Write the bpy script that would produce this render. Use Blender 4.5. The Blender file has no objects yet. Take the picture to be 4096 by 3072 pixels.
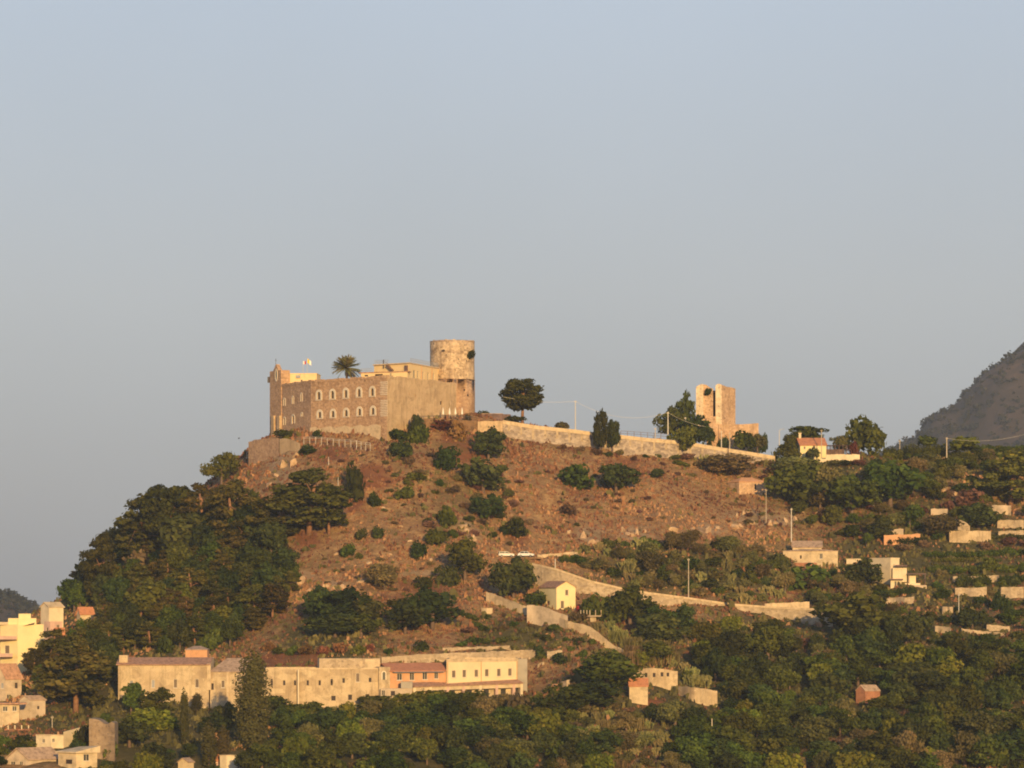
import bpy, math, random
import numpy as np
from mathutils import Vector, Matrix

R = math.radians
random.seed(7)
rs = np.random.RandomState(11)
SC = bpy.context.scene
COL = SC.collection

# ------------------------------------------------------------------ camera
S, HV = 0.00028, 600.0          # radians per pixel, row of the camera's horizon (1024 x 768 frame)
cam_d = bpy.data.cameras.new('camera')
cam_d.sensor_width = 36.0
cam_d.lens = 36.0 / (1024 * S)
cam_d.shift_y = (HV - 384) / 1024
cam_d.clip_start = 1.0
cam_d.clip_end = 60000
cam = bpy.data.objects.new('camera', cam_d)
cam.rotation_euler = (R(90), 0, 0)
COL.objects.link(cam)
SC.camera = cam

# ------------------------------------------------------------------ sky, sun, exposure
SUN_EL, SUN_AZ = R(12), R(13)   # azimuth to the right of straight behind the camera
wd = bpy.data.worlds.new('World'); SC.world = wd; wd.use_nodes = True
wn = wd.node_tree.nodes; wl = wd.node_tree.links
bg = wn['Background']
sky = wn.new('ShaderNodeTexSky'); sky.sky_type = 'NISHITA'; sky.sun_disc = False
sky.sun_elevation = SUN_EL; sky.sun_rotation = math.pi - SUN_AZ
sky.altitude = 0; sky.air_density = 1.0; sky.dust_density = 1.0; sky.ozone_density = 3.0
# evening haze low in the sky, the same all round: greyer and dimmer towards the horizon
tc = wn.new('ShaderNodeTexCoord'); sx = wn.new('ShaderNodeSeparateXYZ'); wl.new(tc.outputs['Generated'], sx.inputs[0])
def wramp(stops):
    r = wn.new('ShaderNodeValToRGB'); e = r.color_ramp.elements
    while len(e) < len(stops): e.new(.5)
    for k, (p, c) in enumerate(stops): e[k].position = p; e[k].color = (*c, 1)
    wl.new(sx.outputs['Z'], r.inputs[0]); return r.outputs[0]
hcol = wramp([(0.0, (1.8, 1.82, 1.88)), (.04, (2.28, 2.30, 2.38)), (.085, (2.86, 2.93, 3.04)), (.17, (3.1, 3.4, 3.85)), (.5, (2.6, 3.3, 4.3))])
hfac = wramp([(0.0, (.96,) * 3), (.17, (.85,) * 3), (.5, (.25,) * 3), (.9, (0, 0, 0))])
wb = wn.new('ShaderNodeMix'); wb.data_type = 'RGBA'
un = wn.new('ShaderNodeTexNoise'); un.inputs['Scale'].default_value = 7; un.inputs['Detail'].default_value = 3; wl.new(tc.outputs['Generated'], un.inputs['Vector'])
um = wn.new('ShaderNodeMapRange'); um.inputs[1].default_value = .3; um.inputs[2].default_value = .7; um.inputs[3].default_value = .965; um.inputs[4].default_value = 1.035; wl.new(un.outputs['Fac'], um.inputs[0])
uv = wn.new('ShaderNodeVectorMath'); uv.operation = 'SCALE'; wl.new(hcol, uv.inputs[0]); wl.new(um.outputs[0], uv.inputs['Scale'])   # faint unevenness of the haze
wl.new(hfac, wb.inputs[0]); wl.new(sky.outputs[0], wb.inputs[6]); wl.new(uv.outputs[0], wb.inputs[7]); wl.new(wb.outputs[2], bg.inputs[0]); bg.inputs[1].default_value = 0.15
sd = bpy.data.lights.new('sun', 'SUN'); sd.energy = 4.95; sd.angle = R(0.6); sd.color = (1.0, 0.655, 0.25)
so = bpy.data.objects.new('sun', sd); COL.objects.link(so)
tosun = Vector((math.sin(SUN_AZ) * math.cos(SUN_EL), -math.cos(SUN_AZ) * math.cos(SUN_EL), math.sin(SUN_EL)))
so.rotation_euler = (-tosun).to_track_quat('-Z', 'Y').to_euler()
so.location = (60, -200, 120)
vs = SC.view_settings
vs.view_transform = 'Standard'; vs.look = 'None'; vs.exposure = 0.2; vs.gamma = 1.0
SC.cycles.use_denoising = True; SC.cycles.filter_width = 1.9
SC.cycles.max_bounces = 5; SC.cycles.diffuse_bounces = 3; SC.cycles.volume_bounces = 1
SC.cycles.transmission_bounces = 2; SC.cycles.transparent_max_bounces = 6

# ------------------------------------------------------------------ pixels of the photograph
# zoom windows that the pixel lists below were read in: (x0, y0, scale) with u = x0 + X/scale
ZW = {'F': (0, 0, 2.16016), 'P': (0, 0, 1.0),
      'Z1': (250, 325, 8.848), 'Z2': (475, 362.5, 7.373), 'Z3': (725, 337.5, 7.398), 'Z4': (0, 425, 6.32),
      'Z5': (250, 437.5, 7.373), 'Z6': (100, 625, 8.848), 'Z7': (325, 625, 8.848), 'Z8': (0, 575, 8.593),
      'W1': (500, 525, 8.848), 'W2': (725, 450, 7.398), 'W3': (750, 587.5, 8.073), 'W4': (550, 625, 9.831),
      'W5': (262.5, 337.5, 14.75), 'W6': (362.5, 330, 16.09), 'W7': (650, 370, 17.7), 'W8': (762.5, 412.5, 14.75),
      'V2': (312.5, 487.5, 8.848), 'V3': (0, 625, 11.6), 'V4': (875, 475, 9.484)}
def q(z, X, Y):
    a, b, s = ZW[z]
    return (a + X / s, b + Y / s)
def P(u, v, Y):
    return Vector(((u - 512) * S * Y, Y, (HV - v) * S * Y))
def XY(u, Y):
    return ((u - 512) * S * Y, Y)

# ------------------------------------------------------------------ materials
MATS = {}
def lin(c):
    return tuple(((x / 255) / 12.92 if x / 255 <= 0.04045 else ((x / 255 + 0.055) / 1.055) ** 2.4) for x in c)
class NT:
    def __init__(s, name):
        s.m = bpy.data.materials.new(name); s.m.use_nodes = True
        s.t = s.m.node_tree; s.n = s.t.nodes; s.l = s.t.links
        s.b = s.n['Principled BSDF']; s.b.inputs['Specular IOR Level'].default_value = 0.15
    def new(s, ty, **kw):
        n = s.n.new(ty)
        for k, v in kw.items(): setattr(n, k, v)
        return n
    def pos(s):
        return s.new('ShaderNodeNewGeometry').outputs['Position']
    def noise(s, vec, scale, detail=4, rough=0.6, dist=0.0):
        n = s.new('ShaderNodeTexNoise'); n.inputs['Scale'].default_value = scale
        n.inputs['Detail'].default_value = detail; n.inputs['Roughness'].default_value = rough
        n.inputs['Distortion'].default_value = dist
        s.l.new(vec, n.inputs['Vector']); return n.outputs['Fac']
    def ramp(s, fac, stops):
        r = s.new('ShaderNodeValToRGB'); e = r.color_ramp.elements
        while len(e) < len(stops): e.new(0.5)
        for k, (p, c) in enumerate(stops):
            e[k].position = p; e[k].color = (*c, 1)
        s.l.new(fac, r.inputs[0]); return r.outputs[0]
    def mix(s, fac, a, b, mode='MIX'):
        m = s.new('ShaderNodeMix', data_type='RGBA', blend_type=mode)
        for k, x in ((0, fac), (6, a), (7, b)):
            if isinstance(x, (int, float)): m.inputs[k].default_value = x
            elif isinstance(x, tuple): m.inputs[k].default_value = (*x, 1)
            else: s.l.new(x, m.inputs[k])
        return m.outputs[2]
    def bump(s, h, strength, dist):
        b = s.new('ShaderNodeBump'); b.inputs['Strength'].default_value = strength; b.inputs['Distance'].default_value = dist
        s.l.new(h, b.inputs['Height']); s.l.new(b.outputs[0], s.b.inputs['Normal'])
    def attr(s, name):
        return s.new('ShaderNodeAttribute', attribute_name=name)

def plain(name, c, rough=0.8, var=0.15, scale=0.6, spec=0.15, metal=0.0):
    """one colour with weathering: large stains and fine mottling"""
    k = NT(name); p = k.pos()
    dark = tuple(x * (1 - var * 1.6) for x in c); lite = tuple(min(1, x * (1 + var)) for x in c)
    f = k.noise(p, scale, 6, 0.65)
    k.l.new(k.ramp(f, [(0.32, dark), (0.5, c), (0.7, lite)]), k.b.inputs['Base Color'])
    k.b.inputs['Roughness'].default_value = rough; k.b.inputs['Metallic'].default_value = metal
    k.b.inputs['Specular IOR Level'].default_value = spec
    MATS[name] = k.m; return k.m

def stone(name, c1, c2, c3, cell=0.9, mort=0.5, stain=0.25, bump=0.6, spots=0.12, spotc=(.1, .075, .06)):
    """rubble masonry: voronoi blocks, stains, dark holes"""
    k = NT(name); p = k.pos()
    mp = k.new('ShaderNodeMapping'); mp.inputs['Scale'].default_value = (1, 1, 1.55); k.l.new(p, mp.inputs[0])
    v = k.new('ShaderNodeTexVoronoi'); v.inputs['Scale'].default_value = 1 / cell; k.l.new(mp.outputs[0], v.inputs['Vector'])
    sep = k.new('ShaderNodeSeparateColor'); k.l.new(v.outputs['Color'], sep.inputs[0])
    base = k.ramp(sep.outputs[0], [(0.0, c1), (0.5, c2), (1.0, c3)])
    big = k.noise(p, 0.13, 5, 0.7, 0.5)
    base = k.mix(k.ramp(big, [(0.35, (0, 0, 0)), (0.7, (1, 1, 1))]), base, k.mix(stain, base, tuple(min(1, x * 1.25) for x in c3)))
    big2 = k.noise(p, 0.33, 6, 0.75, 1.0)
    base = k.mix(k.ramp(big2, [(0.5, (0, 0, 0)), (0.75, (stain * 1.6,) * 3)]), base, tuple(x * 0.5 for x in c1))
    ms = k.new('ShaderNodeMapping'); ms.inputs['Scale'].default_value = (1, 1, .13); k.l.new(p, ms.inputs[0])
    st = k.noise(ms.outputs[0], .85, 5, .7)
    base = k.mix(k.ramp(st, [(0.50, (0, 0, 0)), (0.72, (stain * 1.2,) * 3)]), base, tuple(x * 0.52 for x in c1))
    sp = k.noise(p, 1.5, 3, 0.6)
    base = k.mix(k.ramp(sp, [(0.66 - spots * .5, (0, 0, 0)), (0.74, (0.85, 0.85, 0.85))]), base, spotc)
    k.l.new(base, k.b.inputs['Base Color']); k.b.inputs['Roughness'].default_value = 0.92
    k.bump(v.outputs['Distance'], bump, 0.12)
    MATS[name] = k.m; return k.m

def leafmat(name, c1, c2, c3=None, trans=0.25, dry=None):
    """foliage: tint per clump, hue shift per tree"""
    k = NT(name)
    at = k.attr('tint'); oi = k.new('ShaderNodeObjectInfo')
    c3 = c3 or tuple(x * 1.25 for x in c2)
    col = k.ramp(at.outputs['Fac'], [(0.0, c1), (0.55, c2), (1.0, c3)])
    hs = k.new('ShaderNodeHueSaturation')
    mr = k.new('ShaderNodeMapRange'); mr.inputs[3].default_value = 0.452; mr.inputs[4].default_value = 0.530
    k.l.new(oi.outputs['Random'], mr.inputs[0]); k.l.new(mr.outputs[0], hs.inputs['Hue'])
    wn_ = k.new('ShaderNodeTexWhiteNoise', noise_dimensions='1D'); k.l.new(oi.outputs['Random'], wn_.inputs['W'])
    mv = k.new('ShaderNodeMapRange'); mv.inputs[3].default_value = 0.62; mv.inputs[4].default_value = 1.42
    k.l.new(wn_.outputs['Value'], mv.inputs[0]); k.l.new(mv.outputs[0], hs.inputs['Value'])
    k.l.new(col, hs.inputs['Color'])
    d = k.new('ShaderNodeBsdfDiffuse'); t = k.new('ShaderNodeBsdfTranslucent'); m = k.new('ShaderNodeMixShader')
    m.inputs[0].default_value = trans
    k.l.new(hs.outputs[0], d.inputs[0]); k.l.new(hs.outputs[0], t.inputs[0])
    k.l.new(d.outputs[0], m.inputs[1]); k.l.new(t.outputs[0], m.inputs[2])
    k.l.new(m.outputs[0], k.n['Material Output'].inputs[0])
    MATS[name] = k.m; return k.m

stone('castle_stone', (.36, .22, .13), (.46, .285, .17), (.57, .375, .23), cell=0.75, stain=.3, spots=.14)
stone('plaster_stone', (.46, .32, .19), (.51, .36, .215), (.56, .41, .25), cell=2.2, stain=.5, bump=.2, spots=.04, spotc=(.34, .22, .13))
stone('tower_stone', (.32, .215, .14), (.49, .35, .225), (.62, .47, .31), cell=.95, stain=.65, spots=.26, bump=1.0)
stone('tower_low', (.33, .205, .135), (.41, .26, .165), (.50, .335, .215), cell=.9, stain=.35, spots=.14, bump=.7)
stone('ruin_stone', (.40, .25, .155), (.50, .325, .20), (.60, .41, .26), cell=.7, stain=.5, spots=.18, bump=.9)
stone('ruin_pale', (.60, .47, .32), (.66, .52, .36), (.70, .56, .40), cell=1.2, stain=.5, spots=.16, bump=.8)
stone('rubble_wall', (.22, .175, .15), (.33, .26, .21), (.50, .40, .31), cell=1.0, stain=.2, spots=.2, bump=.9)
stone('terrace_wall', (.34, .255, .17), (.43, .33, .22), (.53, .41, .28), cell=.9, stain=.3, spots=.12, bump=.7)
stone('dirty_plaster', (.40, .29, .18), (.49, .365, .23), (.58, .45, .285), cell=2.8, stain=.5, spots=.06, bump=.12, spotc=(.30, .21, .135))
stone('rock', (.40, .26, .16), (.48, .32, .19), (.58, .41, .25), cell=1.8, stain=.4, spots=.1, bump=.9)
plain('pale_cap', (.58, .44, .28), var=.2, scale=.9)
plain('pale_surround', (.72, .62, .48), var=.1, scale=1.2)
plain('yellow_plaster', (.78, .58, .31), var=.07, scale=.35)
plain('lemon_plaster', (.80, .66, .36), var=.07, scale=.3)
plain('convent_yellow', (.76, .61, .37), var=.07, scale=.3)
plain('white_plaster', (.70, .57, .39), var=.12, scale=.5)
plain('cream_plaster', (.58, .45, .29), var=.2, scale=.5)
plain('tan_plaster', (.50, .39, .28), var=.2, scale=.5)
plain('grey_plaster_and_shade', (.38, .33, .27), var=.15, scale=.5)  # also serves as painted shade on the ridge house gable
plain('terracotta_wall', (.60, .32, .17), var=.14, scale=.5)
plain('brick_red', (.37, .17, .10), var=.2, scale=.9)
plain('pink_plaster', (.60, .40, .32), var=.12, scale=.5)
plain('roof_tile', (.42, .235, .15), var=.3, scale=1.5)
plain('roof_bright', (.50, .215, .115), var=.16, scale=1.2)
plain('roof_old', (.40, .28, .20), var=.3, scale=1.2)
plain('shed_brown', (.17, .11, .10), var=.25, scale=.8)
plain('dark_metal', (.10, .09, .09), rough=.5, var=.1)
plain('grey_metal', (.34, .34, .36), rough=.5, var=.1)
plain('rail_metal', (.62, .56, .48), rough=.5, var=.1)
plain('pole_wood', (.50, .42, .32), var=.15, scale=2)
plain('pole_dark', (.20, .13, .10), var=.15, scale=2)
plain('pole_concrete', (.62, .57, .50), var=.1, scale=1.5)
plain('opening_dark', (.055, .04, .035), rough=.6, var=.2)
plain('shutter', (.20, .15, .11), rough=.7, var=.15)
plain('window_frame', (.62, .54, .44), var=.06)
plain('bark', (.17, .115, .085), var=.25, scale=2.5)
plain('bark_red', (.28, .15, .09), var=.25, scale=2.0)
plain('umbrella_cloth', (.80, .76, .68), var=.05)
plain('flag_white', (.85, .83, .80), var=.02); plain('flag_red', (.62, .06, .05), var=.02); plain('flag_yellow', (.85, .62, .10), var=.02)
plain('car_white', (.78, .76, .73), rough=.3, var=.02, spec=.5)
plain('car_silver', (.52, .51, .50), rough=.3, var=.02, spec=.5)
plain('rubber', (.03, .03, .03), var=.1); plain('bird_dark', (.05, .045, .05), var=.1)
plain('ground_earth', (.24, .14, .07), var=.4, scale=.7)
stone('earth_wall', (.24, .17, .115), (.30, .215, .145), (.36, .265, .18), cell=1.2, stain=.3, spots=.15, bump=.8)
plain('asphalt', (.20, .17, .14), var=.15, scale=.5)
gk = NT('glass_dark'); gk.b.inputs['Base Color'].default_value = (.06, .055, .05, 1); gk.b.inputs['Roughness'].default_value = .25
gk.b.inputs['Specular IOR Level'].default_value = .4; MATS['glass_dark'] = gk.m

leafmat('leaf_pine', (.050, .052, .012), (.105, .098, .021), (.19, .155, .036))
leafmat('leaf_broad', (.040, .056, .012), (.082, .104, .019), (.145, .162, .030))
leafmat('leaf_dark', (.030, .042, .013), (.058, .074, .020), (.100, .112, .030))
leafmat('leaf_olive', (.095, .092, .032), (.16, .145, .050), (.25, .21, .078))
leafmat('leaf_bright', (.075, .095, .012), (.14, .155, .020), (.23, .22, .032))
leafmat('leaf_dry', (.10, .065, .042), (.17, .105, .060), (.25, .16, .085))
leafmat('leaf_rust', (.14, .062, .032), (.22, .095, .045), (.30, .15, .07))
leafmat('leaf_pear', (.12, .12, .045), (.20, .19, .070), (.30, .26, .10), trans=.05)
leafmat('leaf_palm', (.14, .14, .055), (.23, .22, .090), (.32, .29, .13), trans=.15)
leafmat('leaf_pink', (.30, .03, .05), (.45, .05, .08), (.55, .09, .10))
leafmat('leaf_far', (.018, .024, .019), (.034, .040, .030), (.062, .058, .042), trans=.1)
leafmat('grass_dry', (.14, .080, .048), (.31, .182, .080), (.52, .35, .16), trans=.1)
leafmat('grass_olive', (.11, .10, .040), (.18, .155, .060), (.27, .22, .085), trans=.3)

# ground: dry grass, red soil, green and pale rock by a painted attribute (its own colours, not shade)
def ground_mat():
    k = NT('ground'); p = k.pos()
    a = k.attr('zone'); sep = k.new('ShaderNodeSeparateColor'); k.l.new(a.outputs['Color'], sep.inputs[0])
    n1 = k.noise(p, 0.09, 6, 0.7, 0.6); n2 = k.noise(p, 0.45, 6, 0.75); n3 = k.noise(p, 2.0, 4, 0.7); n4 = k.noise(p, 0.16, 8, 0.78, 0.8)
    dry = k.ramp(n2, [(0.34, (.19, .105, .058)), (0.45, (.39, .222, .10)), (0.57, (.56, .34, .155)), (0.72, (.70, .48, .235))])
    dry = k.mix(k.ramp(n1, [(0.42, (0, 0, 0)), (0.62, (.7, .7, .7))]), dry, k.ramp(n3, [(0.3, (.19, .105, .065)), (0.7, (.41, .24, .125))]))
    green = k.ramp(n2, [(0.3, (.060, .055, .022)), (0.55, (.12, .105, .040)), (0.75, (.22, .15, .07))])
    red = k.ramp(n2, [(0.3, (.22, .085, .042)), (0.7, (.34, .145, .070))])
    rock = k.ramp(n2, [(0.3, (.33, .20, .11)), (0.5, (.47, .31, .18)), (0.75, (.58, .42, .26))])
    def w(ch):
        m = k.new('ShaderNodeMath', operation='ADD'); k.l.new(sep.outputs[ch], m.inputs[0])
        m2 = k.new('ShaderNodeMath', operation='MULTIPLY'); m2.inputs[1].default_value = 1.0
        k.l.new(n4, m2.inputs[0]); k.l.new(m2.outputs[0], m.inputs[1])
        return k.ramp(m.outputs[0], [(0.72, (0, 0, 0)), (1.12, (1, 1, 1))])
    c = k.mix(w(0), dry, green); c = k.mix(w(1), c, red); c = k.mix(w(2), c, rock)
    n5 = k.noise(p, 0.055, 6, .72, 1.2); c = k.mix(k.ramp(n5, [(.50, (0, 0, 0)), (.66, (.65, .65, .65))]), c, k.ramp(n3, [(.3, (.10, .082, .032)), (.7, (.26, .20, .08))]))
    k.l.new(c, k.b.inputs['Base Color']); k.b.inputs['Roughness'].default_value = .95
    k.bump(n3, 1.0, .9)
    MATS['ground'] = k.m
ground_mat()

# ------------------------------------------------------------------ object helpers
def mesh_of(name, verts, faces, smooth=False, tint=None):
    me = bpy.data.meshes.new(name)
    me.from_pydata([tuple(v) for v in verts], [], [tuple(f) for f in faces])
    if smooth: me.shade_smooth()
    if tint is not None:
        at = me.attributes.new('tint', 'FLOAT', 'POINT'); at.data.foreach_set('value', np.asarray(tint, dtype=np.float32))
    me.update(); return me
def fast_quads(name, V, nq, tint):
    """V: (4*nq,3) quads"""
    me = bpy.data.meshes.new(name)
    me.vertices.add(len(V)); me.vertices.foreach_set('co', np.asarray(V, dtype=np.float32).ravel())
    me.loops.add(4 * nq); me.loops.foreach_set('vertex_index', np.arange(4 * nq, dtype=np.int32))
    me.polygons.add(nq); me.polygons.foreach_set('loop_start', np.arange(0, 4 * nq, 4, dtype=np.int32))
    at = me.attributes.new('tint', 'FLOAT', 'POINT'); at.data.foreach_set('value', np.asarray(tint, dtype=np.float32))
    me.update(); me.validate(); return me
def ob(name, me, mat=None, parent=None, loc=None, rot=None, scale=None):
    o = bpy.data.objects.new(name, me); COL.objects.link(o)
    if mat and me is not None and not me.materials: me.materials.append(MATS[mat])
    if parent is not None: o.parent = parent
    if loc is not None: o.location = loc
    if rot is not None: o.rotation_euler = rot
    if scale is not None: o.scale = scale
    return o
def tag(o, label, cat, group=None, kind=None):
    o['label'] = label
    if cat: o['category'] = cat
    if group: o['group'] = group
    if kind: o['kind'] = kind
    return o
def thing(name, label, cat, loc=(0, 0, 0), rz=0, group=None):
    o = bpy.data.objects.new(name, None); COL.objects.link(o); o.location = loc; o.rotation_euler = (0, 0, rz)
    o.empty_display_size = .5
    o['kind'] = 'thing'
    return tag(o, label, cat, group)

class MB:
    """collects faces for one mesh"""
    def __init__(s): s.v = []; s.f = []
    def quad(s, a, b, c, d):
        i = len(s.v); s.v += [tuple(a), tuple(b), tuple(c), tuple(d)]; s.f.append((i, i + 1, i + 2, i + 3))
    def poly(s, pts):
        i = len(s.v); s.v += [tuple(p) for p in pts]; s.f.append(tuple(range(i, i + len(pts))))
    def prism(s, pts, z0, z1):
        """plan polygon pts extruded; z1 may be a list of heights"""
        n = len(pts); zt = z1 if isinstance(z1, (list, tuple)) else [z1] * n; zb = z0 if isinstance(z0, (list, tuple)) else [z0] * n
        i = len(s.v)
        s.v += [(x, y, zb[k]) for k, (x, y) in enumerate(pts)] + [(x, y, zt[k]) for k, (x, y) in enumerate(pts)]
        s.f.append(tuple(i + n + k for k in range(n))); s.f.append(tuple(i + k for k in reversed(range(n))))
        for k in range(n):
            j = (k + 1) % n; s.f.append((i + k, i + j, i + n + j, i + n + k))
    def box(s, x0, x1, y0, y1, z0, z1):
        s.prism([(x0, y0), (x1, y0), (x1, y1), (x0, y1)], z0, z1)
    def tube(s, pts, rad, n=8):
        """tapered tube along points"""
        pts = [Vector(p) for p in pts]; rings = []
        for k, p in enumerate(pts):
            d = (pts[min(k + 1, len(pts) - 1)] - pts[max(k - 1, 0)]).normalized()
            a = d.orthogonal().normalized(); b = d.cross(a); r = rad[k] if isinstance(rad, (list, tuple)) else rad
            i = len(s.v); rings.append(i)
            s.v += [tuple(p + (a * math.cos(t) + b * math.sin(t)) * r) for t in [2 * math.pi * j / n for j in range(n)]]
        for r0, r1 in zip(rings, rings[1:]):
            for j in range(n): s.f.append((r0 + j, r0 + (j + 1) % n, r1 + (j + 1) % n, r1 + j))
        s.f.append(tuple(rings[0] + j for j in reversed(range(n)))); s.f.append(tuple(rings[-1] + j for j in range(n)))
    def lathe(s, prof, n=24):
        i = len(s.v)
        for r, z in prof: s.v += [(r * math.cos(2 * math.pi * j / n), r * math.sin(2 * math.pi * j / n), z) for j in range(n)]
        for k in range(len(prof) - 1):
            for j in range(n):
                a = i + k * n + j; b = i + k * n + (j + 1) % n; s.f.append((a, b, b + n, a + n))
        m = len(prof) - 1
        s.f.append(tuple(i + m * n + j for j in range(n)))
    def build(s, name, mat, parent=None, smooth=False, loc=None):
        return ob(name, mesh_of(name, s.v, s.f, smooth), mat, parent, loc)

# ------------------------------------------------------------------ value noise
_perm = rs.rand(256, 256)
def vnoise(x, y):
    xi = np.floor(x).astype(int); yi = np.floor(y).astype(int); fx = x - xi; fy = y - yi
    fx = fx * fx * (3 - 2 * fx); fy = fy * fy * (3 - 2 * fy)
    g = lambda a, b: _perm[a & 255, b & 255]
    return (g(xi, yi) * (1 - fx) + g(xi + 1, yi) * fx) * (1 - fy) + (g(xi, yi + 1) * (1 - fx) + g(xi + 1, yi + 1) * fx) * fy
def fbm(x, y, s, o=4):
    a = 0; amp = 1; t = 0
    for k in range(o):
        a = a + amp * (vnoise(x * s + 17 * k, y * s + 31 * k) - .5); t += amp; amp *= .5; s *= 2.03
    return a / t * 2
def sstep(a, b, x):
    t = np.clip((x - a) / (b - a), 0, 1); return t * t * (3 - 2 * t)

# ------------------------------------------------------------------ terrain: heights interpolated through surveyed points
CP = []
def col_(u, lst):
    for v, Y in lst: CP.append(tuple(P(u, v, Y)))
col_(390, [(446, 997), (480, 980), (520, 960), (555, 940), (600, 910), (640, 882), (664, 866), (708, 849), (712, 836), (735, 806), (768, 775)])
col_(350, [(443, 1002), (470, 984)]); col_(330, [(441, 1008)])
col_(311, [(440, 1014)]); col_(285, [(440, 1028)]); col_(266, [(440, 1044), (480, 1003), (520, 975), (560, 948), (600, 918), (640, 886), (672, 862), (710, 846), (714, 834), (738, 804), (768, 775)])
col_(480, [(440, 1020), (480, 994), (520, 970), (555, 948), (600, 915), (640, 888), (660, 874), (706, 853), (710, 838), (735, 808), (768, 780)])
col_(525, [(664, 880), (706, 862), (712, 840)]); col_(440, [(662, 868), (708, 850), (712, 836)]); col_(320, [(668, 864), (708, 848), (712, 836)])
col_(440, [(434, 1008), (450, 1000)]); col_(418, [(440, 1002), (460, 990)]); col_(405, [(446, 999)]); col_(462, [(432, 1014)])
col_(560, [(446, 1036), (480, 1008), (520, 983), (545, 966), (558, 952), (600, 918), (640, 890), (680, 858), (720, 825), (768, 785)])
col_(520, [(441, 1031), (558, 948), (585, 930)])
col_(608, [(452, 1041)]); col_(660, [(454, 1047), (480, 1026), (520, 994), (560, 962), (600, 935), (640, 900), (680, 868), (720, 835), (768, 795)])
col_(720, [(457, 1054)]); col_(780, [(461, 1060), (500, 1030), (540, 1002), (580, 970), (620, 937), (660, 902), (700, 868), (768, 808)])
col_(840, [(462, 1057)]); col_(810, [(462, 1055)]); col_(868, [(462, 1058)]); col_(900, [(462, 1070), (500, 1037), (540, 1007), (580, 974), (620, 940), (660, 905), (700, 870), (768, 812)])
col_(960, [(456, 1080)]); col_(1024, [(448, 1092), (500, 1047), (540, 1014), (580, 982), (620, 947), (660, 910), (700, 875), (768, 815)])
col_(1130, [(446, 1095), (500, 1050), (580, 985), (660, 915), (768, 820)])
col_(200, [(514, 1018), (548, 987), (580, 957), (620, 922), (660, 880), (700, 845), (768, 778)])
col_(235, [(480, 1034)])
col_(130, [(570, 1015), (600, 962), (630, 917), (670, 872), (710, 830), (768, 775)])
col_(60, [(636, 990), (655, 930), (690, 862), (720, 822), (768, 770)])
col_(0, [(660, 950), (690, 880), (720, 830), (768, 770)])
col_(-90, [(680, 950), (720, 850), (768, 780)])
# the road behind the parapet and the castle court
for u, v, Y in ((502, 422, 1036), (535, 427, 1040), (575, 432, 1044), (608, 436, 1048), (650, 441, 1053), (700, 447, 1060), (740, 453, 1063), (775, 459, 1067)):
    p = P(u, v, Y); CP.append(tuple(p)); CP.append((p.x, p.y + 12, p.z))
for u in (300, 340, 390, 430): CP.append(tuple(P(u, 424, 1062)))
for u, z in ((-90, -45), (0, -40), (130, -25), (235, -5), (330, 15), (430, 22), (520, 25), (620, 20), (720, 15), (830, 14), (930, 18), (1024, 20), (1130, 20)):
    CP.append((*XY(u, 1170)[:2], z))
CP = np.array(CP)
def tps_fit(c, lam=3.0):
    n = len(c); xy = c[:, :2] / 100; d = np.linalg.norm(xy[:, None] - xy[None], axis=2)
    K = np.where(d > 0, d * d * np.log(d + 1e-12), 0) + lam * 1e-3 * np.eye(n)
    A = np.zeros((n + 3, n + 3)); A[:n, :n] = K; A[:n, n] = 1; A[:n, n + 1:] = xy; A[n:, :n] = A[:n, n:].T
    return np.linalg.solve(A, np.r_[c[:, 2], 0, 0, 0]), xy
_w, _xy = tps_fit(CP)
def tps(x, y):
    sh = x.shape; X = np.stack([x.ravel(), y.ravel()], 1) / 100; out = np.empty(len(X))
    for i in range(0, len(X), 20000):
        d = np.linalg.norm(X[i:i + 20000, None] - _xy[None], axis=2)
        out[i:i + 20000] = np.where(d > 0, d * d * np.log(d + 1e-12), 0) @ _w[:-3] + _w[-3] + X[i:i + 20000] @ _w[-2:]
    return out.reshape(sh)
BASE = -52.0
def height(x, y):
    cx = np.clip(x, -210, 225); cy = np.clip(y, 745, 1175)
    h = np.clip(tps(cx, cy), -60, 90)
    k = (1 - sstep(0, 90, np.maximum(np.abs(x - cx), 0))) * (1 - sstep(0, 90, np.abs(y - cy)))
    near = np.maximum(-1.7 - 0.075 * np.maximum(y, 0) - 0.02 * np.abs(x) * (np.abs(x) > 40), BASE) + 0 * x
    base = np.where(y < 700, near, BASE + 6 * fbm(x, y, .004, 3))
    b = h * k + base * (1 - k)
    slope = sstep(-30, 30, b)
    b = b + (fbm(x, y, .03, 4) * 1.6 + fbm(x * 1.0, y * .45, .12, 4) * 1.5 - np.abs(fbm(x * 1.0, y * .3, .06, 3)) * 1.6 + fbm(x, y, .5, 2) * .35) * k
    return b
GX = np.arange(-235, 250.1, 1.2); GY = np.arange(700, 1200.1, 1.2)
mx, my = np.meshgrid(GX, GY, indexing='ij')
GH = height(mx, my)
def hz(x, y):
    fx = np.clip((np.asarray(x) - GX[0]) / 1.2, 0, len(GX) - 1.001); fy = np.clip((np.asarray(y) - GY[0]) / 1.2, 0, len(GY) - 1.001)
    i = fx.astype(int); j = fy.astype(int); a = fx - i; b = fy - j
    return (GH[i, j] * (1 - a) + GH[i + 1, j] * a) * (1 - b) + (GH[i, j + 1] * (1 - a) + GH[i + 1, j + 1] * a) * b
_ys = np.arange(715, 1150, 1.0)
def hit(u, v):
    """first point of the terrain on the line of sight of a pixel (nearest approach at the crest)"""
    x = (u - 512) * S * _ys; z = (HV - v) * S * _ys; d = hz(x, _ys) - z
    k = np.nonzero(d > 0)[0]; k = k[0] if len(k) else int(np.argmax(d))
    y = float(_ys[k]); X = float(x[k]); return Vector((X, y, float(hz(X, y))))

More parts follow.
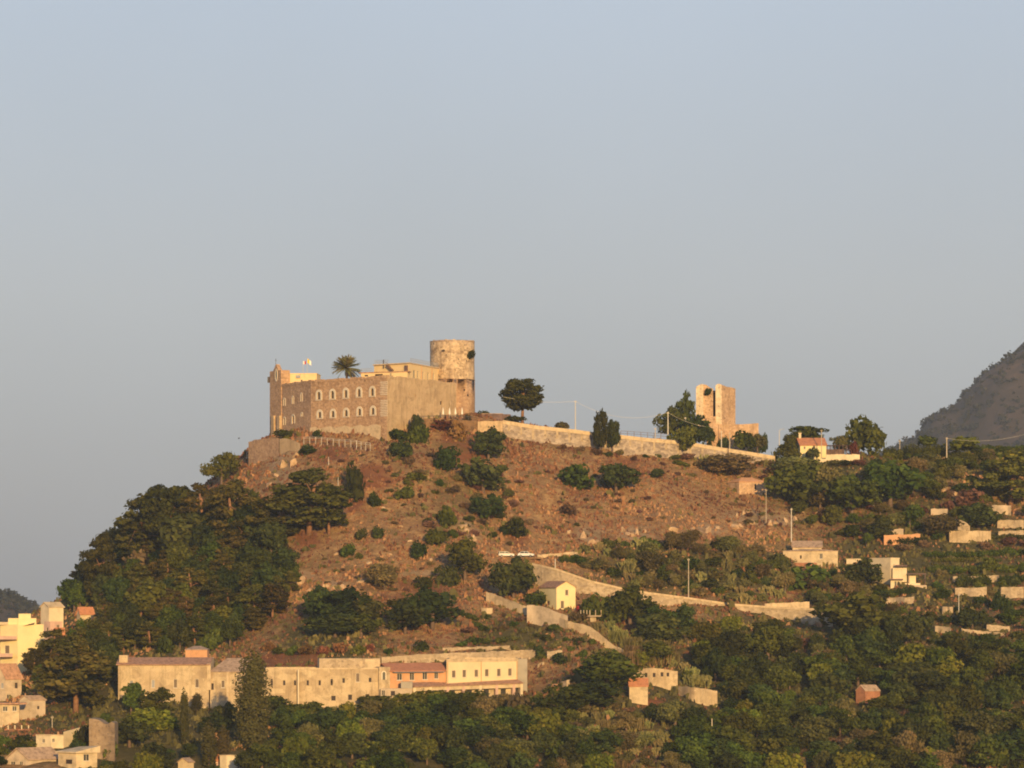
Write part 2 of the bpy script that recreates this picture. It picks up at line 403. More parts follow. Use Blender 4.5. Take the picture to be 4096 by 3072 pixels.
ext = np.array([260, 280, 310, 360, 440, 560, 760, 1050, 1500, 2200, 3200, 4500, 6000.])
XS = np.r_[-(ext[::-1]) + 10, GX, ext + 5]
YS = np.r_[np.array([-6000, -3500, -1800, -800, -300, -100, 0, 60, 140, 240, 340, 440, 540, 620, 665, 690.]), GY, np.array([1210, 1230, 1260, 1310, 1380, 1480, 1650, 1900, 2300, 2900, 3700, 4700, 6000.])]
mx2, my2 = np.meshgrid(XS, YS, indexing='ij'); H2 = height(mx2, my2)
def grid_faces(n, m):
    i = np.arange((n - 1) * m).reshape(n - 1, m)[:, :-1].ravel()
    return np.stack([i, i + m, i + m + 1, i + 1], 1)
def grid_mesh(name, X, Y, Z):
    n, m = X.shape; V = np.stack([X.ravel(), Y.ravel(), Z.ravel()], 1); F = grid_faces(n, m)
    me = bpy.data.meshes.new(name); me.vertices.add(len(V)); me.vertices.foreach_set('co', V.astype(np.float32).ravel())
    me.loops.add(F.size); me.loops.foreach_set('vertex_index', F.astype(np.int32).ravel())
    me.polygons.add(len(F)); me.polygons.foreach_set('loop_start', np.arange(0, F.size, 4, dtype=np.int32))
    me.update(); me.validate(); me.shade_smooth(); return me
gme = grid_mesh('ground', mx2, my2, H2)
# painted zones: (zoom, X, Y, rx, ry, strength); world positions of the vertices are looked up as pixels
U2 = np.where(my2 > 100, mx2 / (S * np.maximum(my2, 100)) + 512, -999); V2 = HV - H2 / (S * np.maximum(my2, 100))
def blobs(lst, tilt=0):
    w = np.zeros_like(H2)
    for z, X, Y, rx, ry, k in lst:
        u, v = q(z, X, Y); s = ZW[z][2]
        w = np.maximum(w, k * np.exp(-(((U2 - u) / (rx / s)) ** 2 + ((V2 - v) / (ry / s)) ** 2)))
    return w
green = blobs([('P', 150, 590, 110, 90, 1), ('P', 150, 720, 130, 70, 1), ('P', 420, 735, 200, 50, 1), ('P', 330, 640, 60, 40, .8),
               ('P', 850, 690, 260, 90, 1), ('P', 930, 560, 130, 90, .75), ('P', 700, 570, 120, 28, .8), ('P', 900, 470, 120, 25, .7),
               ('P', 520, 635, 60, 26, .7), ('P', 600, 720, 80, 50, .75), ('P', 455, 500, 50, 60, .35), ('P', 800, 480, 50, 60, .5),
               ('P', 480, 660, 90, 12, .5)])
red = blobs([('Z5', 900, 320, 180, 60, .9), ('Z5', 760, 460, 100, 120, .7), ('Z5', 420, 760, 120, 90, .7), ('Z5', 1600, 60, 220, 130, 1.0), ('Z5', 900, 250, 150, 70, .7), ('Z5', 1980, 720, 120, 150, .6), ('Z5', 600, 120, 200, 90, .55), ('Z2', 1100, 760, 300, 90, .45), ('Z5', 1250, 1090, 260, 80, .6),
             ('P', 290, 657, 40, 8, .8), ('W2', 1000, 620, 100, 60, .8), ('W4', 1020, 800, 120, 80, .8), ('W3', 950, 870, 100, 90, .9),
             ('Z5', 1150, 1170, 300, 50, .5), ('P', 280, 665, 60, 10, .7), ('W1', 1750, 1140, 150, 60, .7), ('W1', 1150, 960, 100, 60, .8)])
rock = blobs([('W2', 300, 500, 330, 60, .9), ('W1', 800, 80, 160, 80, .8), ('W1', 1180, 80, 150, 70, .8), ('W1', 1850, 40, 200, 60, .6),
              ('Z5', 230, 200, 130, 180, .7), ('Z5', 370, 1030, 120, 60, .9), ('Z5', 620, 1090, 120, 40, .8), ('Z5', 1570, 640, 70, 60, .9),
              ('Z5', 1640, 740, 70, 80, .7), ('W2', 1600, 290, 150, 70, .9), ('Z5', 1280, 1000, 200, 30, .6), ('W2', 1500, 100, 300, 25, .5)])
zc = gme.color_attributes.new('zone', 'FLOAT_COLOR', 'POINT')
zz = np.stack([green, red, rock, np.ones_like(red)], -1).reshape(-1, 4)
zc.data.foreach_set('color', zz.astype(np.float32).ravel())
gro = ob('ground', gme, 'ground'); tag(gro, 'dry hillside of brown grass and red soil below the castle', 'ground', kind='structure')

# far mountain on the right and far hill on the left
def far_ridge(name, label, sil, Y0, depth, ext_l, ext_r, bump, seed):
    us = np.array([p[0] for p in sil]); vs_ = np.array([p[1] for p in sil])
    X = np.linspace((ext_l - 512) * S * Y0, (ext_r - 512) * S * Y0, 170); D = np.linspace(-1, 1, 70)
    top = np.interp(X / (S * Y0) + 512, us, (HV - vs_) * S * Y0)
    xx, dd = np.meshgrid(X, D, indexing='ij'); yy = Y0 + dd * depth
    prof = np.where(dd < 0, 1 - np.abs(dd) ** 1.15, 1 - dd ** 2)
    zz_ = BASE - 8 + (top[:, None] - BASE + 8) * prof
    zz_ = zz_ + fbm(xx + seed, yy, .006, 5) * bump * np.clip(prof * 1.5, 0, 1) * np.clip(np.abs(dd) * 5, .15, 1)
    me = grid_mesh(name, xx, yy, zz_)
    o = ob(name, me, 'mountain'); tag(o, label, 'mountain', kind='structure'); return xx, yy, zz_
def mountain_mat():
    k = NT('mountain'); p = k.pos(); n = k.noise(p, .012, 7, .7, .5); n2 = k.noise(p, .0035, 4, .6)
    c = k.ramp(n, [(0.3, (.030, .028, .022)), (.48, (.055, .044, .034)), (.62, (.095, .066, .050)), (.75, (.20, .135, .095))])
    c = k.mix(k.ramp(n2, [(.4, (0, 0, 0)), (.65, (.6, .6, .6))]), c, (.075, .054, .042))
    k.l.new(c, k.b.inputs['Base Color']); k.b.inputs['Roughness'].default_value = .95; k.bump(n, .8, 6)
    MATS['mountain'] = k.m
mountain_mat()
MT = far_ridge('mountain', 'scrub covered mountainside rising hazily at the right edge', [(830, 476), (900, 446), (914, 437), (926, 429), (931, 414), (948, 406), (957, 401), (967, 389), (986, 369), (1007, 356), (1024, 347), (1100, 304), (1250, 244), (1500, 264), (1700, 400)], 3900, 700, 820, 1720, 44, 0)
HL = far_ridge('hill', 'low wooded hill fading behind the houses at far left', [(-700, 566), (-300, 546), (-100, 577), (-30, 591), (0, 595), (14, 599), (26, 606), (40, 615), (60, 626), (110, 640), (200, 640)], 3000, 450, -720, 210, 12, 400)

# haze: pale even air round everything
hb = MB(); hb.box(-6100, 6100, -6100, 6100, -75, 520)
hz_o = hb.build('haze', None); hz_o['kind'] = 'stuff'; tag(hz_o, 'thin pale evening haze in the air over the hills', 'haze', kind='stuff')
hm = bpy.data.materials.new('haze'); hm.use_nodes = True; hm.node_tree.nodes.clear()
ho = hm.node_tree.nodes.new('ShaderNodeOutputMaterial'); hv = hm.node_tree.nodes.new('ShaderNodeVolumePrincipled')
hv.inputs['Density'].default_value = 0.00006; hv.inputs['Color'].default_value = (.68, .80, 1.0, 1); hv.inputs['Anisotropy'].default_value = 0.0
hm.node_tree.links.new(hv.outputs[0], ho.inputs['Volume']); hz_o.data.materials.append(hm); hz_o.display_type = 'WIRE'

# ------------------------------------------------------------------ walls with real openings
class Wall:
    """vertical plane from plan point a to b (left to right as seen from the road below); n points outwards"""
    def __init__(s, a, b):
        s.a = Vector(a); s.b = Vector(b); s.d = (s.b - s.a).normalized(); s.n = Vector((s.d.y, -s.d.x)); s.L = (s.b - s.a).length
    def px(s, u, v):
        k = (u - 512) * S; Y = s.a.dot(s.n) / (k * s.n.x + s.n.y); p = Vector((k * Y, Y))
        return (p - s.a).dot(s.d), (HV - v) * S * Y
    def pt(s, t, z, out=0.0):
        p = s.a + s.d * t + s.n * out; return Vector((p.x, p.y, z))
    def mat(s, t, z, out=0.0):
        p = s.pt(t, z, out)
        return Matrix(((s.d.x, -s.n.x, 0, p.x), (s.d.y, -s.n.y, 0, p.y), (0, 0, 1, p.z), (0, 0, 0, 1)))
    def faces(s, mb, z0, z1, holes, depth=.3):
        t = sorted({0.0, s.L, *[x for h in holes for x in h[:2]]}); zs = sorted({z0, z1, *[x for h in holes for x in h[2:4]]})
        for i in range(len(t) - 1):
            for j in range(len(zs) - 1):
                ct = (t[i] + t[i + 1]) / 2; cz = (zs[j] + zs[j + 1]) / 2
                if any(h[0] < ct < h[1] and h[2] < cz < h[3] for h in holes): continue
                mb.quad(s.pt(t[i], zs[j]), s.pt(t[i + 1], zs[j]), s.pt(t[i + 1], zs[j + 1]), s.pt(t[i], zs[j + 1]))
        for a, b, c, d in [h[:4] for h in holes]:
            A = [s.pt(a, c), s.pt(b, c), s.pt(b, d), s.pt(a, d)]; B = [s.pt(a, c, -depth), s.pt(b, c, -depth), s.pt(b, d, -depth), s.pt(a, d, -depth)]
            for k in range(4): mb.quad(A[k], A[(k + 1) % 4], B[(k + 1) % 4], B[k])

def ring_mb(mb, inner, outer, y0, y1):
    """frame between two outlines of equal length (x,z), extruded y0..y1"""
    n = len(inner)
    for k in range(n - 1):
        a, b = inner[k], inner[k + 1]; c, d = outer[k + 1], outer[k]
        mb.quad((d[0], y0, d[1]), (c[0], y0, c[1]), (b[0], y0, b[1]), (a[0], y0, a[1]))
        mb.quad((a[0], y0, a[1]), (b[0], y0, b[1]), (b[0], y1, b[1]), (a[0], y1, a[1]))
        mb.quad((d[0], y1, d[1]), (c[0], y1, c[1]), (c[0], y0, c[1]), (d[0], y0, d[1]))
def arch(w, h, n=10, x0=0, z0=0):
    """outline of an arched opening, from bottom left over the top to bottom right"""
    r = w / 2; pts = [(x0 - r, z0)]
    pts += [(x0 - r * math.cos(math.pi * k / n), z0 + h - r + r * math.sin(math.pi * k / n)) for k in range(n + 1)]
    return pts + [(x0 + r, z0)]

def add_window(W, root, h, kind, name='window'):
    """h = (t0, t1, z0, z1, ...) opening; local frame: x along the wall, -y outwards, z up"""
    t0, t1, z0, z1 = h[:4]; w = t1 - t0; hh = z1 - z0; M = W.mat((t0 + t1) / 2, z0); r = w / 2
    mb = MB()
    if kind == 'arch':
        k = h[4] if len(h) > 4 else 2.2            # width of the surround in openings
        ow = w * k; oh = hh + (ow - w) / 2
        inn = arch(w * .98, hh); out = arch(ow, oh + .1, z0=-.1)
        ring_mb(mb, inn, out, -.14, .02); mb.box(-ow * .5, ow * .5, -.2, .0, -.32, -.1)
        o = mb.build(name, 'pale_surround', root)
        p = MB(); p.poly([(x, .26, z) for x, z in arch(w * 1.02, hh + .02)]); p.build('pane', 'glass_dark', o)
        c = MB(); c.box(-.05, .05, .14, .2, 0, hh); c.build('mullion', 'shutter', o)
    elif kind == 'slit':
        inn = arch(w * .98, hh); out = arch(w * 1.7, hh + w * .35)
        ring_mb(mb, inn, out, -.12, .02)
        o = mb.build(name, 'pale_surround', root)
        p = MB(); p.poly([(x, .28, z) for x, z in arch(w * 1.02, hh + .02)]); p.build('pane', 'glass_dark', o)
    else:
        f = .09 if kind != 'hole' else .04
        inn = [(-r + f, f), (-r + f, hh - f), (r - f, hh - f), (r - f, f), (-r + f, f)]; out = [(-r, 0), (-r, hh), (r, hh), (r, 0), (-r, 0)]
        ring_mb(mb, inn, out, .1, .2)
        if kind in ('window', 'shutter', 'pale'): mb.box(-r - .12, r + .12, -.12, .06, -.12, -.01)
        if kind == 'window': mb.box(-.04, .04, .11, .19, f, hh - f)
        o = mb.build(name, 'window_frame' if kind != 'hole' else 'tan_plaster', root)
        p = MB(); m = {'window': 'glass_dark', 'shutter': 'shutter', 'door': 'shutter', 'hole': 'opening_dark', 'pale': 'grey_metal'}[kind]
        if kind in ('shutter', 'door', 'pale'):
            n = max(3, int(hh / .22)); e = .01
            for k in range(n):
                za = f + (hh - 2 * f) * k / n; zb = f + (hh - 2 * f) * (k + 1) / n
                p.quad((-r + f, .17, za), (-e, .17, za), (-e, .14, zb), (-r + f, .14, zb)); p.quad((e, .17, za), (r - f, .17, za), (r - f, .14, zb), (e, .14, zb))
        p.quad((-r, .27, 0), (r, .27, 0), (r, .27, hh), (-r, .27, hh))
        p.build('pane' if kind in ('window', 'hole') else 'shutter_leaf', m, o)
    o.matrix_world = M
    return o

def holes_px(W, zoom, lst):
    """[(Xc, Yc, w, h, kind, extra)] in zoom pixels -> openings on the wall"""
    out = []
    for it in lst:
        X, Y, w, h, kind = it[:5]
        a, _ = W.px(*q(zoom, X - w / 2, Y)); b, _ = W.px(*q(zoom, X + w / 2, Y)); _, c = W.px(*q(zoom, X, Y + h / 2)); _, d = W.px(*q(zoom, X, Y - h / 2))
        out.append([a, b, c, d, *(it[5:6]), kind])
    return out

def building(name, label, cat, pts, z0, z1, mat, openings=None, parent=None, cap=True, group=None, capmat=None, depth=.3, cap_in=0.0):
    """plan pts: seen walls first, left to right, then round the back. openings: {wall index: (zoom, list)}"""
    c = Vector((sum(p[0] for p in pts) / len(pts), sum(p[1] for p in pts) / len(pts)))
    root = parent if parent is not None else thing(name, label, cat, (c.x, c.y, z0), 0, group)
    inv = Matrix.Translation((-c.x, -c.y, -z0)) if parent is None else Matrix()
    mb = MB(); Ws = []; wins = []
    for i in range(len(pts)):
        W = Wall(pts[i], pts[(i + 1) % len(pts)]); Ws.append(W); hs = []
        if openings and i in openings:
            sets = openings[i] if isinstance(openings[i], list) else [openings[i]]
            for zoom, lst in sets: hs += holes_px(W, zoom, lst)
        hs = [h for h in hs if h[0] > 0.02 and h[1] < W.L - .02 and h[2] > z0 and h[3] < z1 - .02]
        W.faces(mb, z0, z1, [h[:4] for h in hs], depth); wins += [(W, h) for h in hs]
    if cap: mb.poly([(p[0], p[1], z1 - cap_in) for p in pts])
    me = mesh_of('wall', mb.v, mb.f); o = ob('wall', me, mat, root)
    o.matrix_parent_inverse = inv
    for W, h in wins:
        wo = add_window(W, None, h[:4] + h[4:-1], h[-1], name='door' if h[-1] == 'door' else 'window')
        wo.parent = root; wo.matrix_parent_inverse = inv
    root['_'] = 0; del root['_']
    return root, Ws, inv
def part(mb, name, mat, root, inv, smooth=False):
    o = mb.build(name, mat, root, smooth); o.matrix_parent_inverse = inv; return o

def lerp2(a, b, t): return (a[0] + (b[0] - a[0]) * t, a[1] + (b[1] - a[1]) * t)
def roof_gable(root, inv, p4, z, rise, mat, wallmat, over=.35, along=0, th=.18):
    """p4: front-left, front-right, back-right, back-left. along 0: ridge runs with the front wall; 1: across it (gable to the front)"""
    p = [Vector(x) for x in p4]
    if along == 1: p = [p[1], p[2], p[3], p[0]]
    d = (p[1] - p[0]).normalized(); e = (p[3] - p[0]).normalized()
    a, b, c, f = p[0] - d * over - e * over, p[1] + d * over - e * over, p[2] + d * over + e * over, p[3] - d * over + e * over
    m0, m1 = (a + f) / 2, (b + c) / 2; zo = z - over * rise / max(.1, (p[3] - p[0]).length / 2)
    mb = MB()
    for k, (z_, s) in enumerate(((th, 1), (0, -1))):
        A, B, C_, F_ = [(*x, zo + z_) for x in (a, b, c, f)]; R0, R1 = (*m0, z + rise + z_), (*m1, z + rise + z_)
        if s > 0: mb.quad(A, B, R1, R0); mb.quad(R0, R1, C_, F_)
        else: mb.quad(R0, R1, B, A); mb.quad(F_, C_, R1, R0)
    for s_, t_ in ((a, b), (c, f)): mb.quad((*s_, zo), (*t_, zo), (*t_, zo + th), (*s_, zo + th))
    for s_, t_, m in ((a, f, m0), (b, c, m1)):
        mb.quad((*s_, zo), (*s_, zo + th), (*m, z + rise + th), (*m, z + rise)); mb.quad((*t_, zo), (*t_, zo + th), (*m, z + rise + th), (*m, z + rise))
    r = part(mb, 'roof', mat, root, inv)
    for i, j in ((0, 3), (1, 2)):
        g = MB(); m = (p[i] + p[j]) / 2; g.poly([(*p[i], z - .02), (*p[j], z - .02), (*m, z + rise - .02)])
        part(g, 'gable', wallmat, root, inv)
    return r
def roof_hip(root, inv, p4, z, rise, mat, over=.35, th=.16, ridge=.35):
    p = [Vector(x) for x in p4]; c = sum(p, Vector((0, 0))) / 4
    p = [x + (x - c).normalized() * over for x in p]
    l = (p[0] + p[3]) / 2; r_ = (p[1] + p[2]) / 2; m0 = l + (r_ - l) * ridge; m1 = r_ + (l - r_) * ridge
    mb = MB()
    for dz in (th, 0):
        A, B, C_, D = [(*x, z + dz) for x in p]; R0, R1 = (*m0, z + rise + dz), (*m1, z + rise + dz)
        mb.quad(A, B, R1, R0); mb.quad(C_, D, R0, R1); mb.poly([B, C_, R1]); mb.poly([D, A, R0])
    for i in range(4): mb.quad((*p[i], z), (*p[(i + 1) % 4], z), (*p[(i + 1) % 4], z + th), (*p[i], z + th))
    return part(mb, 'roof', mat, root, inv)
def parapet(root, inv, pts, z, h, t, mat, name='parapet'):
    mb = MB(); n = len(pts); c = sum((Vector(p) for p in pts), Vector((0, 0))) / n
    o = [Vector(p) + (Vector(p) - c).normalized() * .12 for p in pts]; i_ = [Vector(p) + (c - Vector(p)).normalized() * t for p in pts]
    for k in range(n):
        j = (k + 1) % n; mb.prism([tuple(o[k]), tuple(o[j]), tuple(i_[j]), tuple(i_[k])], z, z + h)
    return part(mb, name, mat, root, inv)
def back(pts_front, depth):
    """close a front polyline with a back wall depth metres behind it"""
    a, b = Vector(pts_front[0]), Vector(pts_front[-1])
    return list(pts_front) + [(b.x, b.y + depth), (a.x, a.y + depth)]
def block(u0, Y0, u1, Y1, depth):
    """rectangle whose front runs (u0,Y0)-(u1,Y1)"""
    a, b = Vector(XY(u0, Y0)), Vector(XY(u1, Y1)); d = (b - a).normalized(); n = Vector((-d.y, d.x)) * depth
    return [tuple(a), tuple(b), tuple(b + n), tuple(a + n)]
def zat(v, Y): return (HV - v) * S * Y
EX = []

# ================================================================== CASTLE
CA, CB, CC, CD = XY(271, 1046), XY(311, 1022), XY(387, 1000), XY(456, 1034)
ZT = zat(377, 1000)                       # top of the curtain wall
top_w = [(835, 858, 46, 110), (1035, 845, 46, 112), (1232, 830, 46, 112), (1427, 815, 46, 112), (1622, 803, 46, 110)]
low_w = [(847, 1140, 46, 92), (1042, 1128, 46, 92), (1237, 1115, 46, 92), (1434, 1098, 46, 96), (1632, 1086, 46, 98)]
main_w = ('W5', [(*t, 'arch', 2.05) for t in top_w + low_w])
left_w = ('W5', [(219, 950, 10, 120, 'slit'), (325, 955, 20, 105, 'slit'), (450, 926, 18, 108, 'slit'), (577, 885, 18, 120, 'slit'),
                 (325, 1238, 22, 110, 'slit'), (455, 1212, 30, 120, 'slit'), (582, 1140, 18, 56, 'slit'), (232, 1275, 20, 230, 'slit')])
right_w = ('W6', [(745, 1030, 12, 50, 'hole'), (845, 1055, 12, 55, 'hole'), (1262, 1175, 34, 60, 'hole')])
castle, cw, cinv = building('castle', 'long sunlit stone castle with two rows of arched windows on the hilltop', 'castle',
                            [CA, CB, CC, CD, XY(450, 1062), XY(330, 1075)], 36, ZT, 'castle_stone',
                            {0: left_w, 1: main_w, 2: right_w}, cap_in=1.0, depth=.5)
WL, WM, WR = cw[0], cw[1], cw[2]
# plastered face to the right of the corner, set just proud of the masonry
mb = MB(); hs = [h[:4] for h in holes_px(WR, *right_w)]
PW = Wall(tuple(WR.pt(.02, 0, .06).xy), tuple(WR.pt(WR.L, 0, .06).xy)); PW.faces(mb, 36, ZT + .02, hs, .07)
mb.quad(PW.pt(0, 36), PW.pt(0, ZT), WR.pt(0, ZT), WR.pt(0, 36))
part(mb, 'plaster_face', 'plaster_stone', castle, cinv)
# pale plaster at the foot of the main face
mb = MB(); a0, zt0 = WM.px(*q('W5', 700, 1335)); a1, zt1 = WM.px(*q('W5', 1752, 1290)); n = 14
for k in range(n):
    t0, t1 = a0 + (a1 - a0) * k / n, a0 + (a1 - a0) * (k + 1) / n
    r0, r1 = [zt0 + (zt1 - zt0) * j / n + .35 * math.sin(j * 2.1) for j in (k, k + 1)]
    mb.quad(WM.pt(t0, 36, .75), WM.pt(t1, 36, .75), WM.pt(t1, r1, .1), WM.pt(t0, r0, .1))
    mb.quad(WM.pt(t0, r0, .1), WM.pt(t1, r1, .1), WM.pt(t1, r1, -.02), WM.pt(t0, r0, -.02))
part(mb, 'plaster_foot', 'pale_cap', castle, cinv)
# striped quoins by the corner, one by one
k = 0
for Yq in list(range(655, 860, 26)) + list(range(925, 1160, 25)):
    t0, z = WM.px(*q('W5', 1738 + 4 * (k % 3), Yq)); t1 = WM.L + .16; _, z2 = WM.px(*q('W5', 1738, Yq + 13))
    mb = MB(); A, B = WM.pt(t0, z2, .11), WM.pt(t1, z2, .11); C_, D = WM.pt(t1, z2, -.05), WM.pt(t0, z2, -.05)
    mb.prism([tuple(x.xy) for x in (A, B, C_, D)], z2, z); part(mb, 'quoin', 'pale_surround', castle, cinv); k += 1
# coping on the walls
for W, nm in ((WL, 0), (WM, 1), (WR, 2)):
    mb = MB(); n = max(6, int(W.L / 1.6)); rr = random.Random(nm)
    for j in range(n):
        t0, t1 = W.L * j / n, W.L * (j + 1) / n; h = .25 + .35 * rr.random()
        mb.prism([tuple(W.pt(t, 0, o).xy) for t, o in ((t0, .09), (t1, .09), (t1, -.9), (t0, -.9))], ZT - .3, ZT + h)
    part(mb, 'coping', 'plaster_stone' if nm == 2 else 'castle_stone', castle, cinv)
# buttresses of the portal on the left face
for X in (182, 266):
    t, _ = WL.px(*q('W5', X, 1280)); _, zt = WL.px(*q('W5', X, 1155)); mb = MB()
    mb.prism([tuple(WL.pt(a, 0, b).xy) for a, b in ((t - .9, .8), (t + .9, .8), (t + .9, -.1), (t - .9, -.1))], 40, zt)
    part(mb, 'buttress', 'plaster_stone', castle, cinv)

# bell tower at the left end
bt_t = WL.px(281.8, 400)[0]
bt_pts = [tuple(WL.pt(-.3, 0, .25).xy), tuple(WL.pt(bt_t, 0, .25).xy), tuple(WL.pt(bt_t, 0, -2.6).xy), tuple(WL.pt(-.3, 0, -2.6).xy)]
zb = zat(371, 1044)
bell, bw, binv = building('bell_tower', 'square stone bell turret with a cross at the left end of the castle', 'tower', bt_pts, 41, zb, 'castle_stone')
m = [Vector(p) for p in bt_pts]; f0, f1 = m[0] + (m[1] - m[0]) * .3, m[0] + (m[1] - m[0]) * .78
mb = MB(); ff = (f0 + f1) / 2; e_ = (m[3] - m[0]).normalized() * 1.2
for off in (Vector((0, 0)), e_): mb.poly([(*(f0 + off), zb), (*(f1 + off), zb), (*(ff + off), zb + 1.9)])
mb.quad((*f0, zb), (*(f0 + e_), zb), (*(ff + e_), zb + 1.9), (*ff, zb + 1.9)); mb.quad((*(f1 + e_), zb), (*f1, zb), (*ff, zb + 1.9), (*(ff + e_), zb + 1.9))
part(mb, 'bell_gable', 'castle_stone', bell, binv)
mb = MB(); cz = zb + 1.9; mb.tube([(*ff, cz - .1), (*ff, cz + 1.7)], .06, 6); dd_ = (m[1] - m[0]).normalized() * .45
mb.tube([(*(ff - dd_), cz + 1.15), (*(ff + dd_), cz + 1.15)], .06, 6); part(mb, 'cross', 'dark_metal', bell, binv)
t, z = bw[0].px(*q('W5', 205, 555)); mb = MB(); N = 18
inn = [(.55 * math.cos(2 * math.pi * j / N), 1.45 * math.sin(2 * math.pi * j / N)) for j in range(N + 1)]; out = [(x * 1.7, y * 1.3) for x, y in inn]
ring_mb(mb, inn, out, -.12, .02); o = mb.build('oval_niche', 'pale_surround'); mb = MB(); mb.poly([(x, -.01, y) for x, y in inn[:-1]]); mb.build('pane', 'glass_dark', o)
o.matrix_world = bw[0].mat(t, z, .01); mw = o.matrix_world.copy(); o.parent = bell; o.matrix_parent_inverse = binv
mb = MB(); mb.box(-.45, .45, -.5, .5, 0, 1.7); o = mb.build('belfry_louvre', 'dark_metal', bell); o.matrix_parent_inverse = binv
o.location = (m[0].x - .3, m[0].y + 1.5, zb - 3.2)

# round keep
TY, TX = 1046.5, (452.3 - 512) * S * 1046.5
trad = 22.4 * S * TY; ztt = zat(338.5, TY - trad); ztb = zat(424, TY)
rk = thing('round_tower', 'tall round stone keep with a shrub growing from its side', 'tower', (TX, TY, ztb))
mb = MB(); Nn = 64; hh = ztt - ztb; zr = [0, .3, 3, 8, 13, zat(378.5, TY - trad) - ztb - .2, zat(378.5, TY - trad) - ztb, zat(378.5, TY - trad) - ztb + .35, 18, 22, hh - .4]
rr_ = [1.02, 1.02, 1.01, 1.005, 1.0, 1.0, 1.008, .998, .995, .995, .995]
mb.v = []; rr = random.Random(5)
for z, k in zip(zr, rr_):
    for j in range(Nn):
        a = 2 * math.pi * j / Nn; w = 1 + .008 * math.sin(3 * a + z) + .006 * rr.uniform(-1, 1); zz2 = z if z < hh - 1 else z + .35 * rr.uniform(-1, 1)
        mb.v.append((trad * k * w * math.cos(a), trad * k * w * math.sin(a), zz2))
for nm_, lo_, hi_, mt_ in (('lower_wall', 0, 6, 'tower_low'), ('upper_wall', 6, len(zr) - 1, 'tower_stone')):
    m2 = MB(); m2.v = mb.v[lo_ * Nn:(hi_ + 1) * Nn]
    for i in range(hi_ - lo_):
        for j in range(Nn): m2.f.append((i * Nn + j, i * Nn + (j + 1) % Nn, (i + 1) * Nn + (j + 1) % Nn, (i + 1) * Nn + j))
    if nm_ == 'upper_wall': m2.f.append(tuple((hi_ - lo_) * Nn + j for j in range(Nn)))
    m2.build(nm_, mt_, rk, True)
mb = MB(); mb.lathe([(trad * .985, hh - .9), (trad * 1.0, hh - .8), (trad * 1.0, hh - .45), (trad * .9, hh - .3)], 64); mb.build('rim', 'roof_old', rk)
for X, Y, w, h in ((1145, 220, 22, 44), (1670, 495, 18, 34), (1635, 965, 40, 36), (1690, 1050, 40, 50), (1300, 335, 70, 40), (1350, 400, 26, 16), (1545, 470, 16, 30)):
    u, v = q('W6', X, Y); Yf = TY - trad * .9
    x = (u - 512) * S * Yf - TX; x = max(-trad * .95, min(trad * .95, x)); a = math.asin(x / (trad * 1.0)); z = zat(v, TY - trad * math.cos(a)) - ztb
    W = w / 16.09 * S * TY; Hh = h / 16.09 * S * TY; mb = MB(); r0 = trad * 1.012
    N = 9; c0 = (r0 * math.sin(a), -r0 * math.cos(a)); tx, ty = math.cos(a), math.sin(a); pts = []
    for j in range(N):
        g = 2 * math.pi * j / N; k = rr.uniform(.75, 1.1); pts.append((c0[0] + tx * W / 2 * k * math.cos(g), c0[1] + ty * W / 2 * k * math.cos(g), z + Hh / 2 * k * math.sin(g)))
    pin = [(p[0] * .93, p[1] * .93, p[2]) for p in pts]
    mb.poly(pts); mb.build('wall_hole', 'opening_dark', rk)

# rooftop buildings
yb_pts = [XY(374, 1027), XY(409.3, 1018), XY(444.5, 1046), XY(415, 1060)]
zu = zat(363.5, 1018)
nw = ('W6', [(832, 725, 36, 150, 'window'), (895, 735, 26, 148, 'window'), (975, 750, 26, 150, 'window'), (1057, 760, 26, 150, 'window'), (1143, 768, 26, 146, 'window'), (1228, 778, 26, 146, 'window')])
yb, yw, yinv = building('rooftop_building', 'yellow plastered upper building with six tall windows beside the round keep', 'building', yb_pts, ZT - 2, zu, 'yellow_plaster', {1: nw})
mb = MB(); c_ = Vector((sum(p[0] for p in yb_pts) / 4, sum(p[1] for p in yb_pts) / 4)); mb.prism([tuple(Vector(p) + (Vector(p) - c_).normalized() * .5) for p in yb_pts], zu, zu + .3)
part(mb, 'cornice', 'pale_cap', yb, yinv)
def railing(root, inv, a, b, z, h, n, mat='grey_metal', r=.04, name='railing'):
    mb = MB()
    for k in range(n + 1):
        x, y = lerp2(a, b, k / n); mb.tube([(x, y, z), (x, y, z + h)], r, 5)
    for t in (.5, 1.0): mb.tube([(*a, z + h * t), (*b, z + h * t)], r, 5)
    return part(mb, name, mat, root, inv)
railing(yb, yinv, lerp2(yb_pts[1], yb_pts[2], .03), lerp2(yb_pts[1], yb_pts[2], .95), zu + .3, 1.25, 40)
railing(yb, yinv, lerp2(yb_pts[0], yb_pts[1], .02), lerp2(yb_pts[0], yb_pts[1], .4), zu + .3, 1.1, 12)
for X in (948, 1115):
    t, z = yw[1].px(*q('W6', X, 700)); mb = MB(); mb.tube([yw[1].pt(t, ZT - 1, .1), yw[1].pt(t, zu, .1)], .08, 6); part(mb, 'drainpipe', 'terracotta_wall', yb, yinv)
